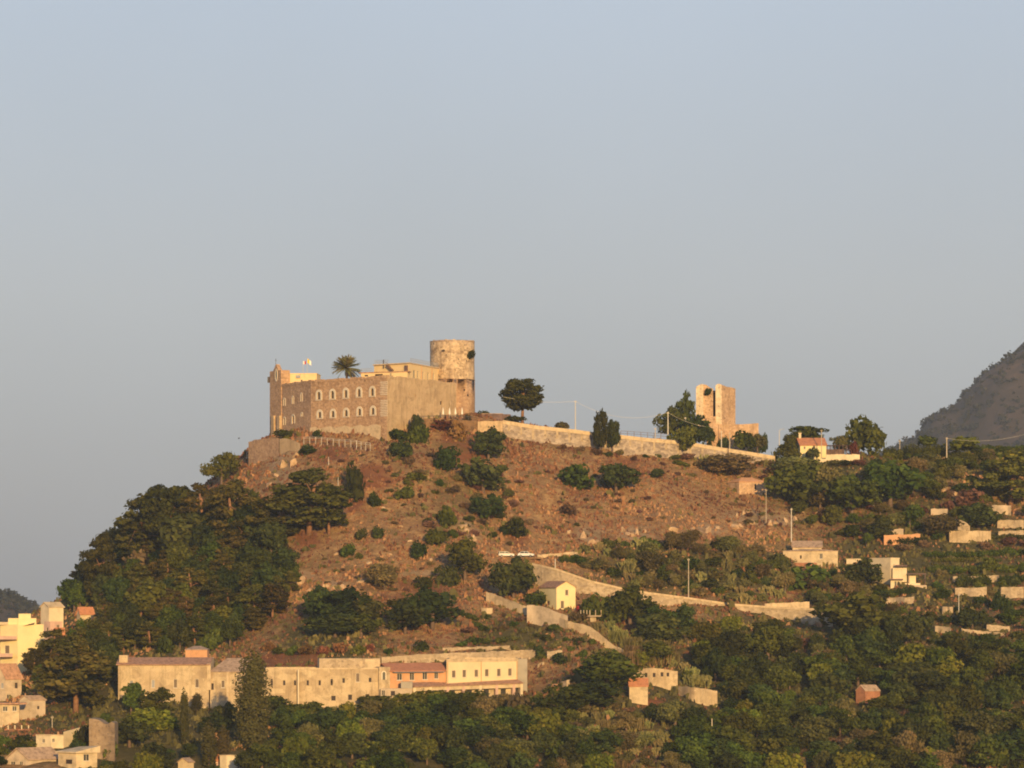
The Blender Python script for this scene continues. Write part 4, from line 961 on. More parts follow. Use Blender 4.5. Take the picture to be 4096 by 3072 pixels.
# hip roofed farmhouse
h_, W, inv, p4, z1, Yh = px_house('farmhouse', 'tan farmhouse with hipped roof and pale right part on the right slope', 'W2', 430, 640, 835, 748, 865, 'cream_plaster',
    {0: ('W2', [(560, 792, 14, 26, 'hole')]), 1: ('W2', [(712, 785, 24, 42, 'window')])}, dl=2.5, dr=1.5, group=HG)
roof_hip(h_, inv, [p4[0], p4[1], p4[2], p4[3]], z1, .4, 'roof_old', over=.3, ridge=.2)
mb = MB(); a, b = lerp2(p4[0], p4[1], .3), lerp2(p4[1], p4[2], .45); e = (0, 5)
u4 = [XY(uu('W2', 500), Yh + 3.5), XY(uu('W2', 715), Yh + 3), XY(uu('W2', 715), Yh + 8), XY(uu('W2', 500), Yh + 8)]
mb.prism(u4, z1, z1 + 1.2); part(mb, 'upper_storey', 'cream_plaster', h_, inv)
roof_gable(h_, inv, u4, z1 + 1.2, 1.6, 'roof_old', 'cream_plaster', along=0, over=.3)
hb_, W, inv, p4, z1, Yb = px_house('brick_lean_to', 'small orange brick lean-to in front of the tan farmhouse', 'W2', 520, 600, 680, 834, 885, 'brick_red', {1: ('W2', [(600 + 20, 865, 22, 24, 'hole')])}, dl=.6, dr=.6, Yfix=Yh - 3, group=HG)
parapet(hb_, inv, p4, z1, .2, .3, 'tan_plaster')
# white stepped house
h_, W, inv, p4, z1, Yw_ = px_house('white_house', 'white modern flat roofed house stepping down the terraces', 'W2', 1075, 1225, 1290, 805, 1000, 'white_plaster', {1: ('W2', [(1250, 870, 10, 50, 'window'), (1272, 880, 8, 50, 'window')])}, dl=6, dr=2, group=HG)
parapet(h_, inv, p4, z1, .3, .3, 'white_plaster')
mb = MB(); mb.prism([XY(uu('W2', 1240), Yw_ - 1), XY(uu('W2', 1345), Yw_ + 1), XY(uu('W2', 1345), Yw_ + 7), XY(uu('W2', 1240), Yw_ + 6)], z1 - 12, zat(q('W2', 0, 872)[1], Yw_)); part(mb, 'middle_block', 'white_plaster', h_, inv)
mb = MB(); mb.prism([XY(uu('W2', 1262), Yw_ - 1.6), XY(uu('W2', 1345), Yw_ - .2), XY(uu('W2', 1345), Yw_ + 3), XY(uu('W2', 1262), Yw_ + 3)], zat(q('W2', 0, 862)[1], Yw_), zat(q('W2', 0, 850)[1], Yw_)); part(mb, 'canopy', 'shed_brown', h_, inv)
mb = MB(); mb.prism([XY(uu('W2', 1225), Yw_ - 2.6), XY(uu('W2', 1305), Yw_ - 2.2), XY(uu('W2', 1305), Yw_ + 3), XY(uu('W2', 1225), Yw_ + 3)], z1 - 13, zat(q('W2', 0, 965)[1], Yw_)); part(mb, 'porch_block', 'white_plaster', h_, inv)
mb = MB(); mb.prism([XY(uu('W2', 1222), Yw_ - 3.4), XY(uu('W2', 1318), Yw_ - 3), XY(uu('W2', 1318), Yw_ + 1), XY(uu('W2', 1222), Yw_ + 1)], zat(q('W2', 0, 962)[1], Yw_), zat(q('W2', 0, 953)[1], Yw_)); part(mb, 'porch_roof', 'shed_brown', h_, inv)
for X in (1262, 1284): mb = MB(); mb.prism([XY(uu('W2', X - 4), Yw_ - 2.75), XY(uu('W2', X + 6), Yw_ - 2.7), XY(uu('W2', X + 6), Yw_ - 2.3), XY(uu('W2', X - 4), Yw_ - 2.3)], zat(q('W2', 0, 1018)[1], Yw_), zat(q('W2', 0, 972)[1], Yw_)); part(mb, 'window', 'glass_dark', h_, inv)
mb = MB(); mb.prism([XY(uu('W2', 1330), Yw_ - 1.5), XY(uu('W2', 1445), Yw_ - .5), XY(uu('W2', 1445), Yw_ + 6), XY(uu('W2', 1330), Yw_ + 6)], z1 - 16, zat(q('W2', 0, 985)[1], Yw_)); part(mb, 'lower_block', 'white_plaster', h_, inv)
mb = MB(); mb.prism([XY(uu('W2', 1355), Yw_ + 1.5), XY(uu('W2', 1412), Yw_ + 1.5), XY(uu('W2', 1412), Yw_ + 5), XY(uu('W2', 1355), Yw_ + 5)], z1 - 12, zat(q('W2', 0, 930)[1], Yw_)); part(mb, 'stair_block', 'white_plaster', h_, inv)
pg = MB()
for X in (1360, 1480):
    for dy in (0, 4): x, y = XY(uu('W2', X), Yw_ + dy); pg.box(x - .1, x + .1, y - .1, y + .1, zat(q('W2', 0, 1000)[1], Yw_), zat(q('W2', 0, 920)[1], Yw_))
pg.prism([XY(uu('W2', 1350), Yw_ - .3), XY(uu('W2', 1488), Yw_ - .3), XY(uu('W2', 1488), Yw_ + 4.3), XY(uu('W2', 1350), Yw_ + 4.3)], zat(q('W2', 0, 920)[1], Yw_), zat(q('W2', 0, 912)[1], Yw_))
part(pg, 'pergola', 'shed_brown', h_, inv)
mb = MB(); mb.prism([XY(uu('W2', 1400), Yw_ - 1.7), XY(uu('W2', 1492), Yw_ - .7), XY(uu('W2', 1492), Yw_ + 5), XY(uu('W2', 1400), Yw_ + 5)], z1 - 24, zat(q('W2', 0, 1000)[1], Yw_)); part(mb, 'support_wall', 'tan_plaster', h_, inv)
h2, W, inv, p4, z1, _ = px_house('flat_shed', 'small flat white shed left of the white stepped house', 'W2', 898, 960, 1015, 808, 850, 'white_plaster', {}, dl=1, dr=1, group=HG)
parapet(h2, inv, p4, z1, .15, .2, 'white_plaster')
# yellow house with red roof on the ridge
Yh = 1062
p4 = [XY(uu('W8', 478), Yh + 7), XY(uu('W8', 556), Yh), XY(uu('W8', 940), Yh - 1), XY(uu('W8', 862), Yh + 6)]
z1 = zz_('W8', 700, 480, Yh)
h_, W, inv = building('ridge_house', 'yellow house with bright red tiled roof and chimney on the ridge', 'house', p4, z1 - 7, z1, 'lemon_plaster', {1: ('W8', [(760, 505, 40, 44, 'shutter'), (620, 520, 30, 40, 'shutter')])}, group=HG)
roof_gable(h_, inv, [p4[1], p4[2], p4[3], p4[0]], z1, 2.1, 'roof_bright', 'grey_plaster_and_shade', along=0, over=.3)  # gable greyer than the yellow walls: its shade is put into the colour
mb = MB(); x, y = XY(uu('W8', 551), Yh + 3.5); mb.box(x - .35, x + .35, y - .35, y + .35, z1, zz_('W8', 550, 305, Yh)); mb.box(x - .5, x + .5, y - .5, y + .5, zz_('W8', 550, 303, Yh), zz_('W8', 550, 292, Yh)); part(mb, 'chimney', 'white_plaster', h_, inv)
pg = thing('pergola', 'dark open timber pergola to the right of the red roofed house', 'pergola', (*XY(uu('W8', 950), Yh), z1 - 4.5))
mb = MB(); o0 = Vector((*XY(uu('W8', 950), Yh), z1 - 4.5))
for k in range(6):
    for dy in (0, 4):
        x = (XY(uu('W8', 955 + k * 58), Yh)[0] - o0.x); mb.box(x - .09, x + .09, dy - .09, dy + .09, 0, 4.3)
for k in range(24): x = (XY(uu('W8', 950 + k * 13), Yh)[0] - o0.x); mb.box(x - .06, x + .06, -.4, 4.4, 4.3, 4.5)
mb.build('frame', 'shed_brown', pg); mb = MB(); mb.box(-.1, 5.6, 3.9, 4.05, 0, 3.4); mb.build('back_panel', 'shed_brown', pg)
ground_wall('garden_wall', 'bright white garden wall in front of the dark pergola on the ridge', 'W8', [(730, 690), (940, 680), (946, 617), (1435, 617)], [(730, 715), (940, 725), (1435, 725)], 'white_plaster', .5, fixedY=[(800, 1056), (870, 1058)], sub=1.2, sink=1.5)
# shed by the keep
p4 = block(uu('Z2', 48), 1040, uu('Z2', 204), 1041, 6); z1 = zz_('Z2', 120, 378, 1040)
sh, _, si = building('shed', 'long dark brown timber shed at the foot of the keep', 'shed', p4, z1 - 4.5, z1, 'shed_brown', {})
parapet(sh, si, p4, z1, .15, .3, 'roof_old', 'roof_edge')
p4 = block(uu('Z2', 206), 1041.5, uu('Z2', 262), 1042, 5); z1 = zz_('Z2', 240, 380, 1041)
building('shed', 'short dark lean-to shed between the brown shed and the ridge pine', 'shed', p4, z1 - 4.5, z1, 'shed_brown', {})
# ruined tower
YT = 1078
rt = thing('ruined_tower', 'square ruined brick tower split by a dark gap on the ridge', 'tower', (*XY(uu('W7', 1100), YT), zz_('W7', 0, 960, YT)))
ri = Matrix.Translation((-rt.location.x, -rt.location.y, -rt.location.z))
def W7(X, dy=0.0): return XY(uu('W7', X), YT + dy)
def z7(Yp, dy=0): return zz_('W7', 0, Yp, YT + dy)
def jag(mb, pts, z0, tops):
    mb.prism(pts, z0, tops)
mb = MB()   # left block: pale edge pier, then rough infill
zb0 = z7(960) - 3
xs = [815, 850, 900, 945]; tz = [300, 275, 250, 250]
for k in range(3): mb.prism([W7(xs[k]), W7(xs[k + 1]), W7(xs[k + 1], 8), W7(xs[k], 8)], zb0, [z7(tz[k]), z7(tz[k + 1]), z7(tz[k + 1]), z7(tz[k])])
part(mb, 'left_pier', 'ruin_pale', rt, ri)
mb = MB(); xs = [945, 1000, 1050, 1090, 1116]; tz = [252, 262, 300, 322, 325]
for k in range(4): mb.prism([W7(xs[k], .5), W7(xs[k + 1], .5), W7(xs[k + 1], 8), W7(xs[k], 8)], zb0, [z7(tz[k]), z7(tz[k + 1]), z7(tz[k + 1]), z7(tz[k])])
part(mb, 'rough_infill', 'ruin_stone', rt, ri)
mb = MB(); mb.prism([W7(1116, 5.5), W7(1162, 5.5), W7(1162, 8), W7(1116, 8)], zb0, z7(345)); part(mb, 'gap_back', 'castle_stone', rt, ri)
mb = MB(); xs = [1160, 1190, 1225, 1270]; tz = [275, 252, 245, 262]
for k in range(3): mb.prism([W7(xs[k], -.6), W7(xs[k + 1], -.6), W7(xs[k + 1], 9), W7(xs[k], 9)], zb0, [z7(tz[k]), z7(tz[k + 1]), z7(tz[k + 1]), z7(tz[k])])
part(mb, 'right_pier', 'ruin_pale', rt, ri)
mb = MB(); A, B = Vector(W7(1270, -.62)), Vector(W7(1512, 5.5)); n = 6; tz = [262, 275, 290, 293, 292, 300, 312]
for k in range(n):
    a, b = A.lerp(B, k / n), A.lerp(B, (k + 1) / n); mb.prism([tuple(a), tuple(b), (b.x - 1.5, b.y + 5), (a.x - 1.5, a.y + 5)], zb0, [z7(tz[k]), z7(tz[k + 1]), z7(tz[k + 1]), z7(tz[k])])
part(mb, 'right_face', 'ruin_stone', rt, ri)
mb = MB(); mb.prism([W7(1000, -1.2), W7(1165, -1.2), W7(1165, 2), W7(1000, 2)], zb0 - 4, [z7(850), z7(822), z7(822), z7(850)]); part(mb, 'base_block', 'ruin_stone', rt, ri)
mb = MB(); xs = [1040, 1200, 1400, 1600, 1750, 1860, 1922]; tz = [958, 955, 962, 968, 960, 950, 948]
for k in range(6): mb.prism([W7(xs[k], -2), W7(xs[k + 1], -2), W7(xs[k + 1], 2.5), W7(xs[k], 2.5)], zb0 - 6, [z7(tz[k]), z7(tz[k + 1]), z7(tz[k + 1]), z7(tz[k])])
part(mb, 'curtain_wall', 'ruin_stone', rt, ri)
mb = MB(); mb.prism([W7(1060, -3.2), W7(1530, -3.2), W7(1530, -1), W7(1060, -1)], zb0 - 7, [z7(1105), z7(1110), z7(1110), z7(1105)]); part(mb, 'lower_ledge', 'castle_stone', rt, ri)
rq = random.Random(4)
for X, Yp, w_, dy in ((985, 540, 16, .44), (1080, 545, 14, .44), (1075, 470, 16, .44), (1000, 600, 10, .44), (1050, 700, 12, .44), (1205, 760, 12, -.66), (1225, 820, 12, -.66), (1210, 640, 14, -.66), (880, 640, 14, -.06), (860, 520, 8, -.06), (1235, 520, 9, -.66), (900, 400, 8, -.06)):
    a, b = W7(X - w_ / 2, dy), W7(X + w_ / 2, dy); mb = MB(); zc_ = z7(Yp); hh_ = w_ / 17.7 * S * YT * rq.uniform(.4, .8)
    mb.poly([(a[0], a[1], zc_ - hh_), (b[0], b[1], zc_ - hh_ * .7), (b[0], b[1], zc_ + hh_ * .8), (a[0] + (b[0] - a[0]) * .4, a[1], zc_ + hh_)]); part(mb, 'putlog_hole', 'opening_dark', rt, ri)
# ruined wall in front of it
rw = thing('ruined_wall', 'rounded stump of an old tan wall left of the ruined tower', 'wall', (*XY(uu('W7', 640), 1066), z7(1180)))
mb = MB(); o0 = Vector(rw.location); xs = [470, 500, 560, 640, 720, 770, 800]; tz = [1010, 988, 985, 985, 988, 1000, 1040]
for k in range(6):
    a, b = XY(uu('W7', xs[k]), 1066), XY(uu('W7', xs[k + 1]), 1066 + .3); mb.prism([(a[0] - o0.x, a[1] - o0.y), (b[0] - o0.x, b[1] - o0.y), (b[0] - o0.x, 3), (a[0] - o0.x, 3)], -4, [zz_('W7', 0, t, 1066) - o0.z for t in (tz[k], tz[k + 1], tz[k + 1], tz[k])])
mb.build('wall', 'ruin_stone', rw)
# ruined arcaded wall and red roofed hut, lower middle
h_, W, inv, p4, z1, Ya = px_house('ruined_arcade', 'roofless pale ruin with a row of four dark windows', 'W4', 782, 1000, 1255, 455, 600, 'dirty_plaster',
    {0: ('W4', [(942, 492, 30, 44, 'hole')]), 1: ('W4', [(1025, 492, 30, 44, 'hole'), (1102, 486, 30, 44, 'hole'), (1160, 488, 28, 40, 'hole')])}, dl=2, dr=2.2, cat='ruin')
mb = MB(); Wa, Wb = W[0], W[1]; prof = [(782, 485), (860, 450), (940, 425), (1000, 422), (1080, 428), (1160, 440), (1255, 462)]
for (xa, ya), (xb, yb_) in zip(prof, prof[1:]):
    Wq = Wa if xb <= 1000 else Wb; ta, za = Wq.px(*q('W4', xa, ya)); tb, zb3 = Wq.px(*q('W4', xb, yb_)); ta = max(ta, 0.0); tb = min(tb, Wq.L)
    mb.prism([tuple(Wq.pt(t, 0, o).xy) for t, o in ((ta, .03), (tb, .03), (tb, -.8), (ta, -.8))], z1 - .2, [max(za, z1 - .1), max(zb3, z1 - .1), max(zb3, z1 - .1), max(za, z1 - .1)])
part(mb, 'wall_crown', 'dirty_plaster', h_, inv)
h_, W, inv, p4, z1, Yq_ = px_house('hut', 'small pale hut with a steep red roof beside the arcaded ruin', 'W4', 772, 780, 962, 600, 770, 'cream_plaster', {}, dl=3.5, dr=.5, group=HG)
roof_gable(h_, inv, [p4[1], p4[2], p4[3], p4[0]], z1, 1.7, 'roof_bright', 'cream_plaster', over=.2)
# small things of the lower middle
h_, W, inv, p4, z1, _ = px_house('shed', 'tiny white hut under the upper end of the diagonal wall', 'Z5', 1705, 1745, 1788, 1260, 1310, 'cream_plaster', {}, dl=1, dr=.4, group=HG)
parapet(h_, inv, p4, z1, .12, .2, 'pale_cap')
h_, W, inv, p4, z1, _ = px_house('shed', 'tiny dark red shed right of the convent', 'Z7', 2005, 2030, 2070, 555, 610, 'brick_red', {}, dl=1, dr=.6, group=HG)
roof_gable(h_, inv, [p4[1], p4[2], p4[3], p4[0]], z1, .7, 'roof_tile', 'brick_red', over=.15)
h_, W, inv, p4, z1, _ = px_house('brick_ruin', 'red brick ruin half hidden in the lower right wood', 'W3', 855, 930, 1050, 835, 960, 'brick_red', {1: ('W3', [(965, 930, 24, 40, 'hole')])}, dl=2, dr=1.5, cat='ruin')
roof_gable(h_, inv, [p4[1], p4[2], p4[3], p4[0]], z1, 1.3, 'roof_old', 'brick_red', over=.1)

# ================================================================== HOUSES of the village, lower left
VG = 'village houses at lower left'
Yv = 905
h_, W, inv, p4, z1, Yt_ = px_house('village_house', 'tall bright yellow village house with stepped top at the left edge', 'Z8', 0, 152, 375, 425, 720, 'lemon_plaster', {0: ('Z8', [(60, 640, 40, 70, 'shutter')])}, dl=3, dr=3, Yfix=Yv, group=VG, down=6)
mb = MB(); mb.prism([XY(uu('Z8', 155), Yv + 1), XY(uu('Z8', 312), Yv + 2), XY(uu('Z8', 312), Yv + 7), XY(uu('Z8', 155), Yv + 7)], z1, zz_('Z8', 0, 372, Yv)); part(mb, 'upper_block', 'lemon_plaster', h_, inv)
mb = MB(); mb.prism([XY(uu('Z8', 160), Yv + 2), XY(uu('Z8', 265), Yv + 2.5), XY(uu('Z8', 265), Yv + 6), XY(uu('Z8', 160), Yv + 6)], zz_('Z8', 0, 372, Yv), zz_('Z8', 0, 333, Yv)); part(mb, 'stair_tower', 'lemon_plaster', h_, inv)
mb = MB(); mb.prism([XY(uu('Z8', 70), Yv + 2), XY(uu('Z8', 158), Yv + 1.5), XY(uu('Z8', 158), Yv + 7), XY(uu('Z8', 70), Yv + 7)], z1, zz_('Z8', 0, 372, Yv)); part(mb, 'upper_block', 'lemon_plaster', h_, inv)
mb = MB(); mb.prism([XY(uu('Z8', -40), Yv + 2), XY(uu('Z8', 70), Yv + 1.6), XY(uu('Z8', 70), Yv + 7), XY(uu('Z8', -40), Yv + 7)], z1 - .1, zz_('Z8', 0, 405, Yv)); part(mb, 'upper_block', 'cream_plaster', h_, inv)
for Yp, X0, X1 in ((540, -30, 145), (690, -30, 110)):
    mb = MB(); mb.prism([XY(uu('Z8', X0), Yv - .2), XY(uu('Z8', X1), Yv - 1.2), XY(uu('Z8', X1), Yv + 1.5), XY(uu('Z8', X0), Yv + 3)], zz_('Z8', 0, Yp + 14, Yv), zz_('Z8', 0, Yp - 14, Yv)); bo = part(mb, 'balcony', 'pink_plaster', h_, inv)
mb = MB(); mb.poly([(*XY(uu('Z8', 75), Yv + 1.2), zz_('Z8', 0, 470, Yv)), (*XY(uu('Z8', 300), Yv - .3), zz_('Z8', 0, 412, Yv)), (*XY(uu('Z8', 300), Yv + 1.8), zz_('Z8', 0, 408, Yv)), (*XY(uu('Z8', 75), Yv + 4), zz_('Z8', 0, 465, Yv))]); part(mb, 'tile_edge', 'roof_tile', h_, inv)
h_, W, inv, p4, z1, _ = px_house('village_house', 'white flat topped house peeking behind the tall yellow village house', 'Z8', 350, 420, 545, 275, 420, 'white_plaster', {}, dl=3, dr=2, Yfix=965, group=VG, down=8)
roof_gable(h_, inv, [p4[1], p4[2], p4[3], p4[0]], z1, 1.2, 'cream_plaster', 'white_plaster', over=.3)
h_, W, inv, p4, z1, _ = px_house('village_house', 'pinkish house with balcony between the yellow house and the pines', 'Z8', 380, 430, 535, 400, 520, 'pink_plaster', {0: ('Z8', [(405, 470, 20, 40, 'shutter')]), 1: ('Z8', [(500, 410 + 30, 30, 30, 'shutter')])}, dl=1.5, dr=2, Yfix=940, group=VG, down=8)
mb = MB(); mb.prism([XY(uu('Z8', 470), 939), XY(uu('Z8', 560), 940), XY(uu('Z8', 560), 943), XY(uu('Z8', 470), 943)], z1 - 3.6, z1 - 1.6); part(mb, 'red_canopy', 'roof_bright', h_, inv)
h_, W, inv, p4, z1, _ = px_house('village_house', 'house with a glowing orange roof among the left pines', 'Z8', 660, 690, 805, 330, 380, 'cream_plaster', {}, dl=2, dr=1, Yfix=972, group=VG, down=8)
roof_gable(h_, inv, [p4[1], p4[2], p4[3], p4[0]], z1, 1.6, 'roof_bright', 'cream_plaster', over=.3)
Y1 = hit(*q('Z8', 50, 1080)).y
h_, W, inv, p4, z1, _ = px_house('village_house', 'village house with rust red roof below the tall yellow house', 'Z8', -60, 50, 185, 880, 1080, 'tan_plaster', {1: ('Z8', [(78, 1050, 40, 50, 'window'), (140, 950, 26, 50, 'hole')]), 0: ('Z8', [(18, 950, 26, 50, 'pale')])}, dl=1, dr=1.5, Yfix=Y1, group=VG, down=6)
roof_gable(h_, inv, [p4[1], p4[2], p4[3], p4[0]], z1, 3.2, 'roof_tile', 'tan_plaster', over=.3)
Y2 = hit(*q('Z8', 60, 1290)).y
h_, W, inv, p4, z1, _ = px_house('village_house', 'cream house with two windows and a red eave at the left edge', 'Z8', -50, 20, 166, 1112, 1260, 'cream_plaster', {1: ('Z8', [(45, 1150, 44, 44, 'window'), (125, 1148, 40, 44, 'window')])}, dl=.5, dr=1, Yfix=Y2, group=VG, down=6)
mb = MB(); mb.prism([XY(uu('Z8', -60), Y2 - .8), XY(uu('Z8', 230), Y2 + .2), XY(uu('Z8', 230), Y2 + 4), XY(uu('Z8', -60), Y2 + 4)], z1, z1 + .35); part(mb, 'eave', 'roof_tile', h_, inv)
h_, W, inv, p4, z1, _ = px_house('village_house', 'windowless tan house wall right of the cream house with red eave', 'Z8', 168, 260, 390, 1075, 1300, 'tan_plaster', {1: ('Z8', [(330, 1140, 20, 30, 'hole')])}, dl=1, dr=2, Yfix=Y2 + 6, group=VG, down=6)
roof_gable(h_, inv, [p4[1], p4[2], p4[3], p4[0]], z1, .9, 'roof_old', 'tan_plaster', over=.2)
tr = thing('terrace', 'red tiled garden terrace with white posts at the left edge', 'terrace', (*XY(20, Y2 - 4), zz_('Z8', 0, 1390, Y2 - 4)))
o0 = Vector(tr.location); a, b = XY(uu('Z8', -60), Y2 - 5), XY(uu('Z8', 335), Y2 - 4); mb = MB()
mb.prism([(a[0] - o0.x, a[1] - o0.y), (b[0] - o0.x, b[1] - o0.y), (b[0] - o0.x, 5), (a[0] - o0.x, 5)], -8, zz_('Z8', 0, 1325, Y2 - 4) - o0.z); mb.build('base', 'brick_red', tr)
for X in (12, 70, 128, 186, 245):
    x, y = XY(uu('Z8', X), Y2 - 4.6); mb = MB(); mb.box(x - o0.x - .12, x - o0.x + .12, y - o0.y, y - o0.y + .25, zz_('Z8', 0, 1325, Y2 - 4) - o0.z, zz_('Z8', 0, 1290, Y2 - 4) - o0.z); mb.build('post', 'white_plaster', tr)
Y3 = hit(*q('Z8', 440, 1500)).y
h_, W, inv, p4, z1, _ = px_house('village_house', 'white house with a long bare slanting parapet near the bottom left', 'Z8', 310, 440, 545, 1385, 1500, 'white_plaster', {0: ('Z8', [(372, 1425, 26, 34, 'window')]), 1: ('Z8', [(460, 1420, 24, 34, 'window')])}, dl=2, dr=1, Yfix=Y3, group=VG, down=8)
parapet(h_, inv, p4, z1, .3, .3, 'cream_plaster')
mb = MB(); mb.prism([XY(uu('Z8', 545), Y3 + 1), XY(uu('Z8', 735), Y3 + 9), XY(uu('Z8', 735), Y3 + 10), XY(uu('Z8', 545), Y3 + 2)], z1 - 9, [zz_('Z8', 0, 1350, Y3), zz_('Z8', 0, 1298, Y3 + 9), zz_('Z8', 0, 1298, Y3 + 9), zz_('Z8', 0, 1350, Y3)]); part(mb, 'slanting_parapet', 'white_plaster', h_, inv)
Y4 = hit(*q('Z8', 655, 1665)).y
h_, W, inv, p4, z1, _ = px_house('village_house', 'cream house with overhanging flat roof at the very bottom left', 'Z8', 500, 655, 835, 1530, 1660, 'cream_plaster', {1: ('Z8', [(742, 1568, 50, 60, 'window')]), 0: ('Z8', [(590, 1605, 60, 40, 'hole')])}, dl=3, dr=2, Yfix=Y4, group=VG, down=8)
mb = MB(); c_ = sum((Vector(p) for p in p4), Vector((0, 0))) / 4; mb.prism([tuple(Vector(p) + (Vector(p) - c_).normalized() * .7) for p in p4], z1, [z1 + .25, z1 + .25, z1 + 1.5, z1 + 1.2]); part(mb, 'roof', 'cream_plaster', h_, inv)
h_, W, inv, p4, z1, _ = px_house('village_house', 'old tan roofed house left of the overhanging flat roof at bottom left', 'Z8', 60, 245, 520, 1580, 1680, 'tan_plaster', {0: ('Z8', [(110, 1625, 40, 50, 'window'), (180, 1625, 30, 50, 'window')])}, dl=2, dr=5, Yfix=Y4 + 3, group=VG, down=8)
roof_gable(h_, inv, [p4[0], p4[1], p4[2], p4[3]], z1, 2.2, 'roof_old', 'tan_plaster', over=.4, along=1)
h_, W, inv, p4, z1, _ = px_house('village_house', 'low pale house half hidden by trees under the small cypresses', 'Z6', 690, 780, 830, 1215, 1290, 'cream_plaster', {}, dl=1, dr=1.5, group=VG, down=6)
roof_gable(h_, inv, [p4[1], p4[2], p4[3], p4[0]], z1, .8, 'roof_old', 'cream_plaster', over=.2)
h_, W, inv, p4, z1, _ = px_house('village_house', 'little white house at the foot of the big cypress at the bottom edge', 'Z6', 1060, 1120, 1215, 1160, 1290, 'white_plaster', {}, dl=1, dr=1, group=VG, down=6)
parapet(h_, inv, p4, z1, .2, .2, 'cream_plaster')
h_, W, inv, p4, z1, _ = px_house('village_house', 'small red roofed house between the two thin lower cypresses', 'Z6', 990, 1020, 1060, 1195, 1260, 'pink_plaster', {}, dl=1, dr=.5, group=VG, down=6)
roof_gable(h_, inv, [p4[1], p4[2], p4[3], p4[0]], z1, 1.0, 'roof_bright', 'pink_plaster', over=.2)

# ================================================================== VEGETATION
def leaves(lobes, dens, leaf, seed, inner=.35, up=0.0, flat=0.0):
    """leaf clumps spread over and inside ellipsoid lobes"""
    g = np.random.RandomState(seed); Vs = []; Ts = []
    for (cx, cy, cz, rx, ry, rz) in lobes:
        area = 4 * math.pi * ((rx * ry) ** 1.6 / 3 + (rx * rz) ** 1.6 / 3 + (ry * rz) ** 1.6 / 3) ** (1 / 1.6)
        n = max(8, int(area * dens)); d = g.normal(size=(n, 3)); d /= np.linalg.norm(d, axis=1)[:, None]
        r = np.where(g.rand(n) < inner, g.uniform(.35, .8, n), g.uniform(.82, 1.1, n))
        r *= 1 + .16 * np.sin(d[:, 0] * 5 + seed) * np.sin(d[:, 1] * 4 + cx) + .1 * np.sin(d[:, 2] * 7 + cy)
        c = np.array([cx, cy, cz]) + d * r[:, None] * np.array([rx, ry, rz])
        nm = d / np.array([rx, ry, rz]) ; nm /= np.linalg.norm(nm, axis=1)[:, None]; nm = nm + g.normal(size=(n, 3)) * .55 + np.array([0, 0, up]); nm /= np.linalg.norm(nm, axis=1)[:, None]
        a = np.cross(nm, g.normal(size=(n, 3))); a /= np.linalg.norm(a, axis=1)[:, None] + 1e-9; b = np.cross(nm, a)
        s = leaf * g.uniform(.55, 1.45, n)[:, None]; s2 = s * g.uniform(.5, 1.0, n)[:, None]
        q4 = np.stack([c - a * s, c - b * s2, c + a * s, c + b * s2], 1) + g.normal(size=(n, 4, 3)) * leaf * .15
        Vs.append(q4.reshape(-1, 3)); t = np.clip(g.uniform(.25, .75) + g.normal(size=n) * .17, 0, 1); Ts.append(np.repeat(t, 4))
    V = np.concatenate(Vs); return V, len(V) // 4, np.concatenate(Ts)
PROTO = {}
def trunk_mesh(name, h, r, limbs, seed, lean=.05, base=-1.2):
    rr = random.Random(seed); mb = MB(); dx, dy = rr.uniform(-1, 1) * lean * h, rr.uniform(-1, 1) * lean * h
    mb.tube([(0, 0, base), (dx * .2, dy * .2, h * .35), (dx * .6, dy * .6, h * .7), (dx, dy, h)], [r * 1.25, r, r * .8, r * .5], 7)
    for (x, y, z) in limbs:
        s = rr.uniform(.45, .8); mb.tube([(dx * s, dy * s, h * s), (x * .5 + dx * .5, y * .5 + dy * .5, (h * s + z) / 2 + .1), (x, y, z)], [r * .34, r * .24, r * .1], 5)
    return mesh_of(name, mb.v, mb.f, True)
def proto(kind, n, fn):
    PROTO[kind] = [fn(1000 + 37 * k + len(kind) * 101) for k in range(n)]
def mk(kind, lobes, dens, leaf, mat, seed, trunk=None, bark='bark', **kw):
    V, nq, t = leaves(lobes, dens, leaf, seed, **kw)
    lo, hi = V.min(0), V.max(0); w = (np.percentile(V[:, 0], 98) - np.percentile(V[:, 0], 2) + np.percentile(V[:, 1], 98) - np.percentile(V[:, 1], 2)) / 2
    me = fast_quads('crown', V, nq, t); me.materials.append(MATS[mat])
    tm = None
    if trunk is not None: tm = trunk; tm.materials.append(MATS[bark])
    return dict(crown=me, trunk=tm, w=w, h=float(np.percentile(V[:, 2], 99)))
def p_stone(seed):          # umbrella pine: deep rounded crown of flat tufts on a bare trunk
    g = random.Random(seed); H = 10; L = []
    for k in range(62):
        z = g.uniform(0, 1); R = 4.3 * (1 - abs(z - .5) ** 2.2 * 3.6) ** .5 if abs(z - .5) < .5 else .5
        a = g.uniform(0, 6.28); r = R * math.sqrt(g.uniform(.25, .95)); L.append((r * math.cos(a), r * math.sin(a), 3.3 + z * 6.1, g.uniform(.9, 1.6), g.uniform(.9, 1.6), g.uniform(.45, .8)))
    return mk('stone', L, 8, .29, 'leaf_pine', seed, trunk_mesh('trunk', H - 2, .30, [l[:3] for l in L[::5]], seed), 'bark_red', up=.5)
